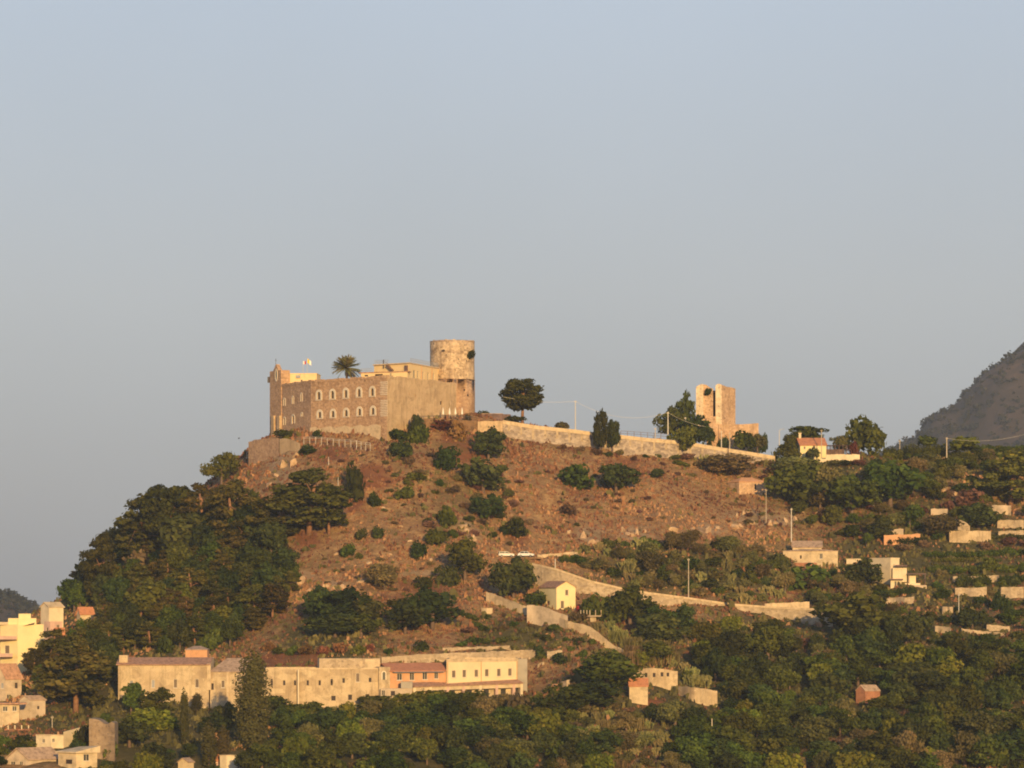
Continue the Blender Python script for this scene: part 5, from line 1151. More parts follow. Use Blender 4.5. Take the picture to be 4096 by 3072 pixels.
def p_tier(seed):           # Aleppo pine: loose tiers
    g = random.Random(seed); H = 11; L = []
    for z, R, n in ((3.0, 2.6, 6), (4.6, 3.4, 9), (6.4, 3.5, 10), (8.0, 3.0, 8), (9.6, 1.9, 5), (10.5, .9, 2)):
        for k in range(n):
            a = g.uniform(0, 6.28); r = R * math.sqrt(g.uniform(.15, 1)); L.append((r * math.cos(a), r * math.sin(a), z + g.uniform(-.6, .6), g.uniform(.9, 1.5), g.uniform(.9, 1.5), g.uniform(.45, .75)))
    return mk('tier', L, 8.5, .29, 'leaf_pine', seed, trunk_mesh('trunk', H - 1.5, .28, [l[:3] for l in L[::4]], seed, .1), 'bark_red', up=.4)
def p_round(mat, leaf=.28, dens=9.5, low=.9, H=7.0, Wd=3.2):
    def f(seed):
        g = random.Random(seed); L = []
        Hh = H; n_ = g.choice((11, 15, 19)); spread = g.uniform(.8, 1.15)
        for k in range(n_):
            a = g.uniform(0, 6.28); zz5 = g.uniform(0, 1); R = Wd * (1 - (abs(zz5 - .42) * 1.35) ** 2) * math.sqrt(g.uniform(.1, .75)); L.append((R * math.cos(a), R * math.sin(a), low + 1.0 + zz5 * (H - low - 2.0), spread * g.uniform(.6, 1.7), spread * g.uniform(.6, 1.7), g.uniform(.55, 1.3)))
        L.append((0, 0, H * .52, Wd * .52, Wd * .52, H * .3))
        return mk('round', L, dens, leaf, mat, seed, trunk_mesh('trunk', H * .6, .24, [l[:3] for l in L[:5]], seed))
    return f
def p_bush(mat, leaf=.22, dens=13, H=2.6, Wd=1.9, n=9, inner=.3):
    def f(seed):
        g = random.Random(seed); L = []
        for k in range(n):
            a = g.uniform(0, 6.28); r = Wd * .62 * math.sqrt(g.random()); L.append((r * math.cos(a), r * math.sin(a), H * g.uniform(.15, .68), Wd * g.uniform(.3, .5), Wd * g.uniform(.3, .5), H * g.uniform(.2, .36)))
        return mk('bush', L, dens, leaf, mat, seed, inner=inner)
    return f
def p_cypress(Wd, H):
    def f(seed):
        g = random.Random(seed); L = [(0, 0, H * .33, Wd * .95, Wd * .95, H * .36), (0, 0, H * .58, Wd * .92, Wd * .92, H * .32), (0, 0, H * .76, Wd * .72, Wd * .72, H * .23)]
        for k in range(14):
            s = g.uniform(.08, .85); R = Wd * .5 * (1 - s ** 4); a = g.uniform(0, 6.28); L.append((R * math.cos(a), R * math.sin(a), s * H, Wd * .38, Wd * .38, H * .12))
        return mk('cypress', L, 11, .22, 'leaf_cypress', seed, trunk_mesh('trunk', H * .4, .25, [], seed, 0), up=.2)
    return f
def p_pear(seed):           # prickly pear: flat oval pads stacked on one another
    g = random.Random(seed); V = []; F = []; T = []
    def pad(c, ax, s, dep):
        nrm = Vector((g.gauss(0, 1), g.gauss(0, 1), g.gauss(0, .25))); nrm = (nrm - ax * nrm.dot(ax)).normalized(); sd = ax.cross(nrm); i = len(V); N = 7
        for o in (.035, -.035):
            for j in range(N):
                t = 2 * math.pi * j / N; V.append(tuple(c + ax * (s * (1 - math.cos(t)) * .5 * 2 * .55) + sd * (s * .36 * math.sin(t)) + nrm * o))
        F.append(tuple(i + j for j in range(N))); F.append(tuple(i + N + j for j in reversed(range(N))))
        for j in range(N): F.append((i + j, i + N + j, i + N + (j + 1) % N, i + (j + 1) % N))
        T.extend([g.uniform(.1, .9)] * (2 * N))
        if dep > 0:
            for k in range(g.choice((1, 2, 2, 3))):
                a2 = (ax + Vector((g.gauss(0, .5), g.gauss(0, .5), g.uniform(0, .5)))).normalized(); pad(c + ax * s * 1.02, a2, s * g.uniform(.8, 1.0), dep - 1)
    for k in range(20):
        a = g.uniform(0, 6.28); r = 1.3 * math.sqrt(g.random()); pad(Vector((r * math.cos(a), r * math.sin(a), -.1)), Vector((g.gauss(0, .3), g.gauss(0, .3), 1)).normalized(), g.uniform(.34, .48), 3)
    me = mesh_of('crown', V, F, False, T); me.materials.append(MATS['leaf_pear']); A = np.array(V)
    return dict(crown=me, trunk=None, w=float(np.ptp(A[:, 0]) + np.ptp(A[:, 1])) / 2 * .85, h=float(np.percentile(A[:, 2], 98)))
def p_reed(seed):           # cane clump
    g = np.random.RandomState(seed); n = 420; V = []; T = []
    for k in range(n):
        x, y = g.normal(size=2) * .85; h = g.uniform(1.6, 3.4); a = g.uniform(0, 6.28); w = g.uniform(.05, .11); lx, ly = g.normal(size=2) * .35; z0 = g.uniform(0, .5) * h
        c, s = math.cos(a) * w, math.sin(a) * w
        V += [(x - c, y - s, z0 * .3), (x + c, y + s, z0 * .3), (x + lx + c * .6, y + ly + s * .6, h), (x + lx - c * .6, y + ly - s * .6, h)]; T += [g.uniform(.1, 1)] * 4
    me = fast_quads('crown', np.array(V), n, T); me.materials.append(MATS['leaf_reed']); return dict(crown=me, trunk=None, w=3.0, h=3.0)
leafmat('leaf_cypress', (.062, .064, .020), (.10, .096, .030), (.145, .13, .046))
leafmat('leaf_reed', (.15, .13, .045), (.25, .21, .075), (.38, .31, .12), trans=.35)
proto('stone', 3, p_stone); proto('tier', 4, p_tier)
proto('broad', 6, p_round('leaf_broad', .27, 8.5)); proto('dark', 5, p_round('leaf_dark', .32, 7.5)); proto('olive', 5, p_round('leaf_olive', .19, 13, .6, 5.5, 2.8)); proto('bright', 2, p_round('leaf_bright', .28, 9, .5, 4.5, 2.3))
proto('dbush', 4, p_bush('leaf_dark')); proto('gbush', 4, p_bush('leaf_broad')); proto('obush', 4, p_bush('leaf_olive')); proto('rbush', 3, p_bush('leaf_dry', dens=8)); proto('rust', 3, p_bush('leaf_rust', dens=8)); proto('bbush', 2, p_bush('leaf_bright')); proto('pink', 1, p_bush('leaf_pink'))
proto('cyp', 2, p_cypress(1.6, 13)); proto('fatcyp', 1, p_cypress(3.3, 22)); proto('pear', 4, p_pear); proto('reed', 3, p_reed)
CATN = {'stone': ('pine_tree', 'tree'), 'tier': ('pine_tree', 'tree'), 'broad': ('broadleaf_tree', 'tree'), 'dark': ('evergreen_tree', 'tree'), 'olive': ('olive_tree', 'tree'), 'bright': ('young_tree', 'tree'),
        'dbush': ('evergreen_shrub', 'shrub'), 'gbush': ('bush', 'bush'), 'obush': ('olive_shrub', 'shrub'), 'rbush': ('dry_bush', 'bush'), 'rust': ('dry_bush', 'bush'), 'bbush': ('leafy_shrub', 'shrub'), 'pink': ('flowering_bush', 'bush'),
        'cyp': ('cypress_tree', 'tree'), 'fatcyp': ('cypress_tree', 'tree'), 'pear': ('prickly_pear', 'cactus'), 'reed': ('cane_clump', 'cane')}
vr = random.Random(99)
def plant(pos, w, h, kind, label, group=None, variant=None):
    """one tree or bush standing at pos, w wide and h tall (metres)"""
    nm, cat = CATN[kind]; pr = PROTO[kind]; p = pr[variant if variant is not None else vr.randrange(len(pr))]
    sx = w / p['w']; sz = h / p['h']; rz = vr.uniform(0, 6.28); sc = (sx * vr.uniform(.93, 1.07), sx * vr.uniform(.93, 1.07), sz)
    if p['trunk'] is None:
        o = ob(nm, p['crown'], None, None, pos, (0, 0, rz), sc); o['kind'] = 'thing'; return tag(o, label, cat, group)
    o = thing(nm, label, cat, pos, rz, group); o.scale = sc
    ob('trunk', p['trunk'], None, o); ob('crown', p['crown'], None, o)
    return o
def T(zoom, X, Yt, Yb, W, kind, label, group=None, Y=None, variant=None, sink=.2):
    """tree given by its outline in the photograph: middle X, top, foot, width"""
    u, vb = q(zoom, X, Yb); vt = q(zoom, X, Yt)[1]; p = P(u, vb, Y) if Y else hit(u, vb)
    k = S * p.y; w = W / ZW[zoom][2] * k; h = (vb - vt) * k
    p.z -= sink; return plant(p, w, h + sink, kind, label, group, variant)

# ---- trees one can tell apart
G1 = 'trees along the ridge'
T('Z2', 348, 128, 432, 285, 'stone', 'round topped umbrella pine alone on the ridge right of the castle', G1, Y=1046, variant=0)
T('Z2', 300, 395, 440, 120, 'dbush', 'low dark bush at the foot of the ridge pine', Y=1036)
T('Z2', 60, 358, 432, 90, 'dbush', 'dark bush over the left end of the brown shed', Y=1044)
T('Z2', 640, 440, 495, 90, 'obush', 'small bush behind the parapet between pine and pole', Y=1044)
T('Z2', 922, 368, 672, 88, 'dark', 'tall narrow left half of the dark twin tree before the parapet', G1)
T('Z2', 1015, 440, 672, 98, 'dark', 'shorter right half of the dark twin tree before the parapet', G1)
T('Z2', 1550, 480, 705, 190, 'broad', 'grey green tree in front of the parapet below the ruined tower', G1)
T('Z2', 1548, 225, 560, 130, 'dark', 'tall dark tree leaning against the left side of the ruined tower', G1, Y=1075)
T('Z2', 1440, 335, 570, 180, 'dark', 'broad dark tree left of the ruined tower behind the tall pole', G1, Y=1070)
T('Z2', 1625, 395, 600, 210, 'dark', 'dark spreading tree in front of the ruined tower foot', G1, Y=1064)
T('Z2', 1690, 480, 610, 130, 'dbush', 'dark bush at the foot of the ruined tower beside the parapet', Y=1060)
T('W7', 1690, 1085, 1450, 330, 'gbush', 'brownish bush below the long ruin wall on the ridge', Y=1064)
T('W7', 1900, 1140, 1440, 260, 'olive', 'loose bushy tree at the right end of the ruin wall', G1, Y=1066)
T('W7', 1985, 1150, 1430, 170, 'dbush', 'dark round bush at the outer end of the ruin wall', Y=1068)
T('W7', 1300, 1200, 1400, 200, 'dbush', 'dark low bush under the ruined tower between two poles', Y=1062)
T('W7', 1015, 330, 430, 110, 'dbush', 'small dark plant growing from the broken top of the ruined tower', Y=YT - .3)
T('W8', 640, 205, 560, 420, 'broad', 'airy tree rising behind the red roof of the ridge house', G1, Y=1076)
T('W8', 420, 330, 640, 170, 'broad', 'leafy tree left of the ridge house gable', G1, Y=1066)
T('W8', 420, 480, 760, 330, 'broad', 'spreading tree in front of the ridge house gable', G1)
T('W8', 745, 530, 690, 180, 'dbush', 'dark bush in front of the ridge house wall', Y=1057)
T('W8', 1530, 95, 660, 470, 'gbush', 'big rounded tree on the skyline right of the white garden wall', G1)
T('W8', 1180, 350, 610, 260, 'olive', 'brownish tree behind the dark pergola', G1, Y=1070)
T('W8', 1340, 430, 640, 150, 'rust', 'rust coloured bush right of the dark pergola', Y=1062)
T('W8', 800, 700, 770, 200, 'gbush', 'green bush below the left end of the white garden wall')
T('W8', 1010, 715, 790, 220, 'obush', 'olive bush below the white garden wall')
T('W8', 1230, 712, 790, 230, 'gbush', 'green bush below the middle of the white garden wall')
T('W8', 1410, 705, 790, 200, 'rbush', 'brown bush below the right end of the white garden wall')
T('Z3', 1740, 740, 830, 190, 'bbush', 'yellow green bush on the skyline before the mountain', Y=1085)
T('Z3', 1500, 730, 790, 150, 'gbush', 'low bush on the skyline left of the yellow green bush', Y=1085)
T('W2', 2110, 40, 430, 400, 'tier', 'big dark umbrella pine at the right edge', variant=2)
T('W2', 1225, 90, 440, 390, 'broad', 'large dome shaped green tree on the right slope')
T('W2', 570, 110, 460, 370, 'broad', 'wide dark tree with bare branches right of the stone hut')
T('W2', 500, 60, 220, 280, 'olive', 'olive tree on the ridge just below the red roofed house')
T('W2', 940, 220, 510, 330, 'broad', 'dark tree left of the dome shaped tree on the right slope')
T('W2', 760, 130, 420, 220, 'olive', 'brownish tree between wide dark tree and dome tree')
T('V4', 590, 390, 615, 330, 'olive', 'rounded olive tree above the orange wall')
T('V4', 980, 290, 525, 330, 'dark', 'dense dark tree right above the wide pale terrace wall')
T('V4', 60, 420, 620, 220, 'dark', 'dark tree left of the orange wall')
T('V4', 330, 300, 520, 220, 'broad', 'green tree above the orange wall')
T('V4', 900, 150, 330, 220, 'rbush', 'brown bush before the pale rocks left of the big right pine')
T('W2', 1010, 820, 1035, 300, 'dark', 'dark round tree in front of the white stepped house')
T('W2', 560, 870, 1030, 300, 'gbush', 'bushy thicket in front of the brick lean-to')
T('W2', 420, 770, 880, 120, 'dbush', 'dark bush at the left corner of the tan farmhouse')
T('W1', 120, 318, 665, 330, 'dark', 'big dark tree at the upper end of the lower road wall')
T('V2', 1350, 480, 840, 330, 'broad', 'brownish tree left of the big dark tree by the lower road')
T('V2', 1195, 700, 870, 170, 'dbush', 'round dark bush left of the brownish tree on the dry slope')
T('V2', 975, 800, 900, 130, 'gbush', 'small round bush alone on the dry slope under the castle road')
T('V2', 640, 690, 915, 250, 'olive', 'lone spreading olive tree with its shadow on the dry slope', variant=1)
T('V2', 940, 495, 630, 140, 'dbush', 'round dark bush beside the white speck on the dry slope')
T('V2', 310, 510, 615, 120, 'gbush', 'small round bush left on the dry slope')
T('V2', 415, 590, 645, 55, 'gbush', 'tiny bush right of the left round bush')
T('V2', 425, 375, 465, 90, 'dbush', 'left one of two small bushes in mid slope')
T('V2', 580, 355, 450, 105, 'dbush', 'right one of two small bushes in mid slope')
T('V2', 570, 70, 185, 120, 'gbush', 'bush near the top of the red soil strip')
T('V2', 800, 10, 105, 160, 'gbush', 'wide low bush under the castle corner')
T('V2', 1560, 80, 300, 260, 'dark', 'oval dark bush right of the gully')
T('V2', 1830, 290, 440, 170, 'gbush', 'green bush above the parked cars')
T('V2', 1200, 190, 345, 130, 'gbush', 'bush in the gully beside the pale earth patch')
T('V2', 1100, 380, 530, 150, 'gbush', 'lower bush in the gully')
T('V2', 1040, 285, 350, 80, 'dbush', 'small bush left of the gully')
T('V2', 1690, 340, 420, 70, 'dbush', 'small bush left of the green bush above the cars')
T('V2', 1240, 380, 450, 90, 'gbush', 'small bush under the pale earth patch')
T('V2', 1990, 930, 1035, 190, 'gbush', 'clipped green bush at the left corner of the gabled house')
T('V2', 1060, 905, 1260, 370, 'dark', 'big dense dark tree above the convent')
T('V2', 820, 1020, 1300, 330, 'dark', 'dark tree left of the big dense tree above the convent')
T('V2', 790, 1000, 1080, 240, 'bright', 'bright green sunlit vine thicket above the convent')
T('V2', 90, 900, 1200, 330, 'dark', 'dark oak at the left of the row above the convent')
T('V2', 300, 905, 1200, 330, 'dark', 'dark oak in the middle of the row above the convent')
T('V2', 470, 960, 1200, 260, 'dark', 'dark oak at the right of the row above the convent')
T('V2', 200, 1120, 1330, 360, 'dark', 'wide dark oak in front of the oak row')
T('V2', 430, 1130, 1330, 300, 'broad', 'green oak in front of the oak row')
T('Z5', 1720, 165, 410, 300, 'dark', 'large round dark bush tree in mid slope below the parapet end')
T('Z5', 1760, -60, 180, 210, 'dark', 'dark tree right under the plaster wall below the keep')
T('Z5', 1110, 30, 160, 160, 'dbush', 'dark round bush below the castle corner')
T('Z5', 1430, 75, 240, 150, 'gbush', 'green bush left of the large round bush tree')
T('Z5', 1230, 265, 330, 120, 'gbush', 'flat bush below the castle corner bush')
T('Z5', 780, 215, 460, 140, 'dbush', 'dark leaning shrub at the top right of the pine wood')
T('Z2', 780, 765, 935, 215, 'gbush', 'left one of the two big round bushes on the dry slope')
T('Z2', 1040, 755, 960, 215, 'dark', 'right one of the two big round bushes on the dry slope')
T('Z2', 690, 1050, 1130, 110, 'rbush', 'small purplish bush below the two big round bushes')
T('Z2', 1320, 790, 850, 100, 'gbush', 'small bush right of the two big round bushes')
T('Z2', 1860, 680, 830, 330, 'olive', 'grey green thicket above the stone hut')
T('Z2', 1700, 690, 770, 90, 'pear', 'prickly pear clump left of the thicket above the stone hut')
T('Z1', 1300, 925, 1020, 190, 'gbush', 'green bush against the castle corner')
T('Z1', 1450, 820, 1020, 120, 'dbush', 'dark ivy bush climbing the terrace by the castle corner')
T('Z1', 1490, 890, 1040, 130, 'gbush', 'green bush below the castle terrace')
T('Z1', 1925, 800, 910, 60, 'cyp', 'tiny pointed cypress under the keep')
T('Z1', 340, 930, 1000, 190, 'gbush', 'low green bush on the wall under the bell turret')
T('Z1', 335, 990, 1090, 70, 'bbush', 'ivy hanging down the retaining wall under the bell turret')
T('Z1', 605, 940, 1005, 70, 'dbush', 'small dark bush at the pale castle foot')
T('Z1', 540, 1080, 1150, 160, 'dbush', 'dark low bush on the slope under the castle fence')
T('Z1', 1700, 830, 930, 260, 'rust', 'rust red creeper hanging below the castle terrace')
T('Z1', 1850, 850, 1020, 160, 'rust', 'rust red bushes under the keep')
T('Z1', 1650, 830, 900, 120, 'obush', 'pale olive bush at the rim of the castle terrace')
rtb = T('W6', 1742, 330, 452, 120, 'dbush', 'shrub growing out of the side of the round keep', Y=TY - trad * .62)
# left pine wood, the ones with their own outline
LP = 'pine wood on the left shoulder'
T('Z4', 1400, 185, 400, 190, 'broad', 'lone tree on the left skyline under the castle')
T('Z4', 1470, 370, 780, 310, 'tier', 'pine with a sunlit red trunk in the middle of the pine wood', LP, variant=0)
T('Z4', 1950, 295, 700, 430, 'tier', 'broad layered pine at the right end of the pine wood', LP, variant=1)
T('Z4', 1770, 420, 740, 320, 'tier', 'layered pine left of the broad right pine', LP, variant=2)
T('Z4', 2080, 380, 690, 230, 'tier', 'slim pine right behind the broad layered pine', LP, variant=3)
T('Z4', 920, 455, 880, 340, 'tier', 'tall pine on the left skyline of the wood', LP, variant=1)
T('Z4', 1080, 400, 830, 310, 'stone', 'highest pine of the left skyline', LP, variant=2)
T('Z4', 1290, 385, 760, 250, 'tier', 'pine left of the red trunked pine', LP, variant=3)
T('Z4', 1180, 560, 860, 280, 'dark', 'dark tree between the skyline pines', LP)
T('Z4', 640, 705, 1150, 190, 'tier', 'narrow pine standing apart on the lower left skyline', LP, variant=0)
T('Z4', 470, 980, 1180, 150, 'broad', 'leafy tree at the lower end of the left skyline', LP)
T('Z4', 560, 850, 1130, 170, 'dark', 'dark tree between the narrow pine and the village', LP)
T('Z4', 960, 1000, 1264, 300, 'broad', 'sunlit rounded tree low in the left wood', LP)
T('Z4', 860, 800, 960, 190, 'rbush', 'brown withered thicket in the left wood')
T('Z8', 650, 600, 1200, 520, 'tier', 'large dark pine left of the convent', LP, variant=2)
T('Z8', 300, 640, 900, 190, 'stone', 'small umbrella pine beside the tall yellow village house', LP, variant=0)
T('Z8', 480, 480, 800, 300, 'tier', 'pine behind the small umbrella pine', LP, variant=1)
T('Z8', 800, 480, 760, 320, 'broad', 'leafy tree above the large dark pine', LP)
T('Z8', 940, 620, 900, 170, 'dark', 'dark tree squeezed against the convent corner', LP)
# cypresses and trees in front of the convent
T('Z6', 1350, 285, 1120, 258, 'fatcyp', 'very big round topped cypress in front of the convent')
T('Z6', 745, 605, 1060, 75, 'cyp', 'slim pointed cypress left of the big cypress')
T('Z6', 858, 615, 780, 90, 'cyp', 'short cypress beside the slim pointed one')
T('Z6', 965, 880, 1262, 115, 'cyp', 'grey cypress near the bottom edge', variant=1)
T('Z6', 1090, 920, 1240, 115, 'cyp', 'second grey cypress near the bottom edge, beside the big one', variant=0)
T('Z6', 275, 530, 800, 160, 'broad', 'tree covering the left windows of the convent')
T('Z6', 520, 570, 830, 230, 'broad', 'bushy tree before the middle of the left convent wing')
T('Z6', 470, 760, 960, 330, 'bright', 'bright green tree before the left convent wing')
T('Z6', 620, 820, 930, 190, 'bbush', 'yellow green bush before the left convent wing')
T('Z6', 260, 830, 1090, 330, 'dark', 'dark green tree below the left convent corner')
T('Z6', 1030, 780, 1010, 250, 'dark', 'dark tree left of the big cypress trunk')
T('Z6', 1600, 640, 860, 330, 'broad', 'green tree right of the big cypress')
T('Z6', 1870, 690, 870, 280, 'broad', 'green tree below the row of small convent windows')
T('Z7', 480, 630, 800, 330, 'broad', 'green tree below the grey convent annex')
T('Z7', 800, 610, 800, 390, 'bright', 'bright green tree below the terracotta wing')
T('Z7', 1050, 595, 780, 260, 'broad', 'dark green tree below the convent porch')
T('Z7', 1330, 590, 790, 330, 'broad', 'green tree below the yellow convent wing')
T('Z7', 1560, 620, 800, 220, 'olive', 'olive tree at the right end of the porch')
T('Z7', 1750, 620, 860, 230, 'rbush', 'brown dry thicket right of the porch')
T('Z7', 2090, 560, 860, 420, 'broad', 'large spreading tree between convent and red roofed hut')
T('Z7', 1500, 1010, 1240, 250, 'olive', 'pale grey round olive tree at the bottom')
T('Z7', 1910, 205, 295, 110, 'dbush', 'dark bush on the terrace above the convent right end')
T('Z7', 2090, 260, 350, 105, 'dbush', 'dark bush beside the small pale wall above the convent')
T('Z7', 860, 145, 235, 100, 'dbush', 'dark bush on the terrace above the terracotta wing')
T('W1', 700, 1010, 1075, 90, 'dbush', 'dark round bush under the diagonal wall')
T('W1', 480, 890, 950, 100, 'gbush', 'bush against the middle of the diagonal wall')
T('W1', 680, 775, 860, 150, 'obush', 'olive bush between diagonal wall and terrace hut')
T('W1', 1150, 555, 900, 390, 'broad', 'big rounded green tree below the lower road wall')
T('W1', 1390, 800, 1080, 430, 'dark', 'wide dark tree downhill of the big rounded tree')
T('W1', 905, 640, 850, 270, 'gbush', 'thicket between terrace hut and the big rounded tree')
T('W1', 715, 725, 780, 70, 'pink', 'magenta flowering bush beside the yellow gabled house')
T('W4', 560, 280, 700, 560, 'broad', 'large dark thicket tree left of the red roofed hut')
T('W4', 400, 560, 830, 480, 'dark', 'dark tree at the foot of the large thicket tree')
T('W4', 1210, 530, 605, 90, 'dbush', 'small dark bush before the arcaded ruin')
T('W3', 860, 60, 420, 560, 'broad', 'large spreading tree covering the end of the lower road wall')
T('W3', 1520, 500, 720, 170, 'bright', 'yellow green tree standing out in the lower right wood')
T('V4', 920, 1270, 1470, 260, 'dark', 'dark round tree right of the thin right pole')
T('V3', 1195, 1030, 1150, 130, 'gbush', 'bush on top of the tall tan retaining wall')
T('V3', 1345, 1120, 1330, 150, 'gbush', 'bush at the right edge of the tall tan retaining wall')
T('V3', 985, 1180, 1400, 130, 'dbush', 'bush at the left edge of the tall tan retaining wall')
T('V3', 1290, 1380, 1560, 150, 'gbush', 'bush at the foot of the tall tan retaining wall')
T('W3', 900, 800, 900, 130, 'gbush', 'bush hiding the left corner of the red brick ruin')
T('W3', 1010, 900, 1010, 170, 'broad', 'tree in front of the red brick ruin')
T('V4', 1210, 1140, 1300, 150, 'dbush', 'round dark bush before the broad right terrace wall')

# ---- woods, thickets and scattered scrub: every plant its own object, alike ones share the wording of their group
def inside(poly, x, y):
    c = False; n = len(poly); j = n - 1
    for i in range(n):
        (xi, yi), (xj, yj) = poly[i], poly[j]
        if (yi > y) != (yj > y) and x < (xj - xi) * (y - yi) / (yj - yi) + xi: c = not c
        j = i
    return c
COUNT = {}; ZP = []
def zone(poly, step, kinds, hm, wf, label, group, seed, limit=400, ex=True):
    """kinds: [(kind, weight)], hm: height range in metres, wf: width as share of height"""
    g = random.Random(seed); xs = [p[0] for p in poly]; ys = [p[1] for p in poly]; pts = []; tries = 0; n = 0
    vs_ = [(k, w) for k, w in kinds]
    while tries < 6000 and len(pts) < limit:
        tries += 1; u = g.uniform(min(xs), max(xs)); v = g.uniform(min(ys), max(ys))
        if not inside(poly, u, v): continue
        if 'low scrub' in group and float(fbm(np.array([u]), np.array([v]), .03, 3)[0]) < -.05: continue
        st = step * g.uniform(.85, 1.2)
        if any((u - a) ** 2 + ((v - b) * 1.35) ** 2 < st * st for a, b in pts): continue
        if 'right wood' in group or 'grove' in group:
            fn = float(fbm(np.array([u]), np.array([v * 1.4]), .022, 3)[0])
            if fn < -.30: continue
        p = hit(u, v); kind = g.choices([k for k, _ in vs_], [w for _, w in vs_])[0]; h = g.uniform(*hm)
        if kind.endswith('bush') or kind in ('pear', 'reed', 'rust'): h *= .55
        w = h * g.uniform(*wf) * (1.5 if (kind.endswith('bush') or kind in ('pear', 'reed', 'rust')) else 1); k = S * p.y; hp, wp = h / k, w / k
        if ex and any(u - wp * .5 < r[2] - 1 and u + wp * .5 > r[0] + 1 and v - hp < r[3] - 1.5 and v > r[1] + 1 for r in EX): continue
        pts.append((u, v)); p.z -= .25; lab = label[kind] if isinstance(label, dict) else label
        ZP.append((u, v, h, kind, group, plant(p, w, h, kind, lab, group))); n += 1
    COUNT[group] = n
zone([(85, 575), (110, 545), (150, 520), (200, 520), (245, 520), (285, 560), (295, 590), (270, 625), (225, 650), (150, 655), (112, 690), (60, 705), (40, 690), (48, 660), (62, 630)], 13,
     [('tier', 4), ('dark', 3), ('broad', 3), ('gbush', 1)], (5.5, 9.5), (.6, .85), 'one of the crowded trees of the left hillside wood', 'left hillside wood', 1)
zone([(268, 650), (300, 655), (380, 650), (395, 655), (330, 660), (262, 660)], 12, [('gbush', 1), ('rust', 2)], (3, 5), (.7, 1), 'rusty scrub just above the convent roofs', 'scrub above the convent roofs', 2)
zone([(104, 722), (160, 728), (235, 728), (330, 718), (400, 716), (520, 712), (545, 700), (590, 728), (612, 768), (600, 780), (95, 785)], 12.5,
     [('broad', 5), ('dark', 3), ('olive', 1.6), ('gbush', 2), ('bright', 1.6)], (3.2, 7.2), (.75, 1.15), 'one of the crowded trees in the grove below the convent', 'grove below the convent', 3)
zone([(628, 662), (655, 632), (700, 626), (740, 634), (780, 645), (835, 650), (850, 628), (900, 636), (960, 652), (1030, 664), (1030, 785), (690, 785), (655, 735), (640, 700)], 12.8,
     [('dark', 4), ('broad', 6), ('olive', 1.3), ('gbush', 1), ('bright', .8), ('rbush', .6)], (3.4, 8.6), (.75, 1.2), 'one of the crowded trees in the big lower right wood', 'lower right wood', 4)
zone([(556, 560), (600, 548), (650, 543), (720, 546), (785, 560), (800, 590), (760, 606), (700, 598), (640, 590), (590, 572)], 10.5,
     [('obush', 3), ('olive', 2), ('gbush', 3), ('pear', 3), ('dbush', 1)], (3.2, 5.8), (.8, 1.1),
     {'obush': 'olive bush in the thicket above the lower road', 'olive': 'small olive tree in the thicket above the lower road', 'gbush': 'green bush in the thicket above the lower road', 'pear': 'prickly pear in the thicket above the lower road', 'dbush': 'dark bush in the thicket above the lower road'}, 'thicket above the lower road', 5)
zone([(770, 480), (830, 478), (880, 480), (960, 470), (1030, 470), (1030, 560), (960, 548), (900, 552), (850, 545), (800, 520)], 13.5,
     [('broad', 3), ('olive', 4), ('gbush', 3), ('rbush', 2)], (3.2, 6.0), (.8, 1.15), 'scrubby tree or bush on the upper right slope', 'scrub of the upper right slope', 6)
zone([(830, 575), (900, 590), (905, 630), (850, 625), (800, 598)], 12, [('gbush', 3), ('olive', 3)], (3.2, 5.5), (.8, 1.1), 'bushy growth below the farmhouse and the white house', 'growth below the farmhouse', 16)
zone([(880, 455), (1030, 452), (1030, 468), (880, 470)], 9, [('gbush', 3), ('obush', 3), ('bbush', 1)], (3.2, 4.6), (.9, 1.3), 'low bush along the right skyline terrace', 'bushes on the right skyline terrace', 7)
zone([(930, 575), (1030, 570), (1030, 652), (985, 650), (935, 640)], 14, [('gbush', 3), ('obush', 2), ('broad', 1), ('dbush', 2)], (3, 4.6), (.9, 1.2), 'bush scattered over the right terraces', 'bushes of the right terraces', 8)
zone([(545, 705), (600, 700), (640, 720), (690, 770), (690, 785), (560, 785), (575, 735)], 10.5, [('pear', 4), ('olive', 2), ('reed', 2), ('obush', 3), ('rbush', 1)], (3, 5.0), (.8, 1.2),
     {'pear': 'prickly pear of the lower middle slope', 'olive': 'small olive tree of the lower middle slope', 'reed': 'cane clump of the lower middle slope', 'obush': 'olive bush of the lower middle slope', 'rbush': 'brown bush of the lower middle slope'}, 'growth of the lower middle slope', 9)
zone([(592, 625), (605, 628), (640, 652), (668, 662), (700, 680), (722, 700), (715, 712), (690, 690), (660, 668), (640, 660), (620, 652), (600, 640)], 7.5, [('pear', 5), ('bbush', 1), ('reed', 3)], (3.4, 5.2), (.7, 1.0),
     {'pear': 'prickly pear in the yellow green band below the diagonal wall', 'bbush': 'bright bush in the yellow green band below the diagonal wall', 'reed': 'cane in the yellow green band below the diagonal wall'}, 'yellow green band below the diagonal wall', 10)
zone([(625, 650), (660, 655), (672, 665), (635, 666), (600, 660)], 6.5, [('reed', 1)], (5, 6.5), (.7, .9), 'pale cane above the arcaded ruin', 'canes above the arcaded ruin', 11)
zone([(392, 455), (430, 455), (500, 470), (520, 520), (510, 555), (470, 550), (430, 530), (395, 480)], 15, [('gbush', 3), ('obush', 3), ('rbush', 4), ('pear', 2)], (2.0, 4.0), (.8, 1.2),
     {'gbush': 'green bush of the gully scrub under the castle terrace', 'obush': 'olive bush of the gully scrub under the castle terrace', 'rbush': 'brown bush of the gully scrub under the castle terrace', 'pear': 'prickly pear of the gully scrub under the castle terrace'}, 'gully scrub under the castle terrace', 12)
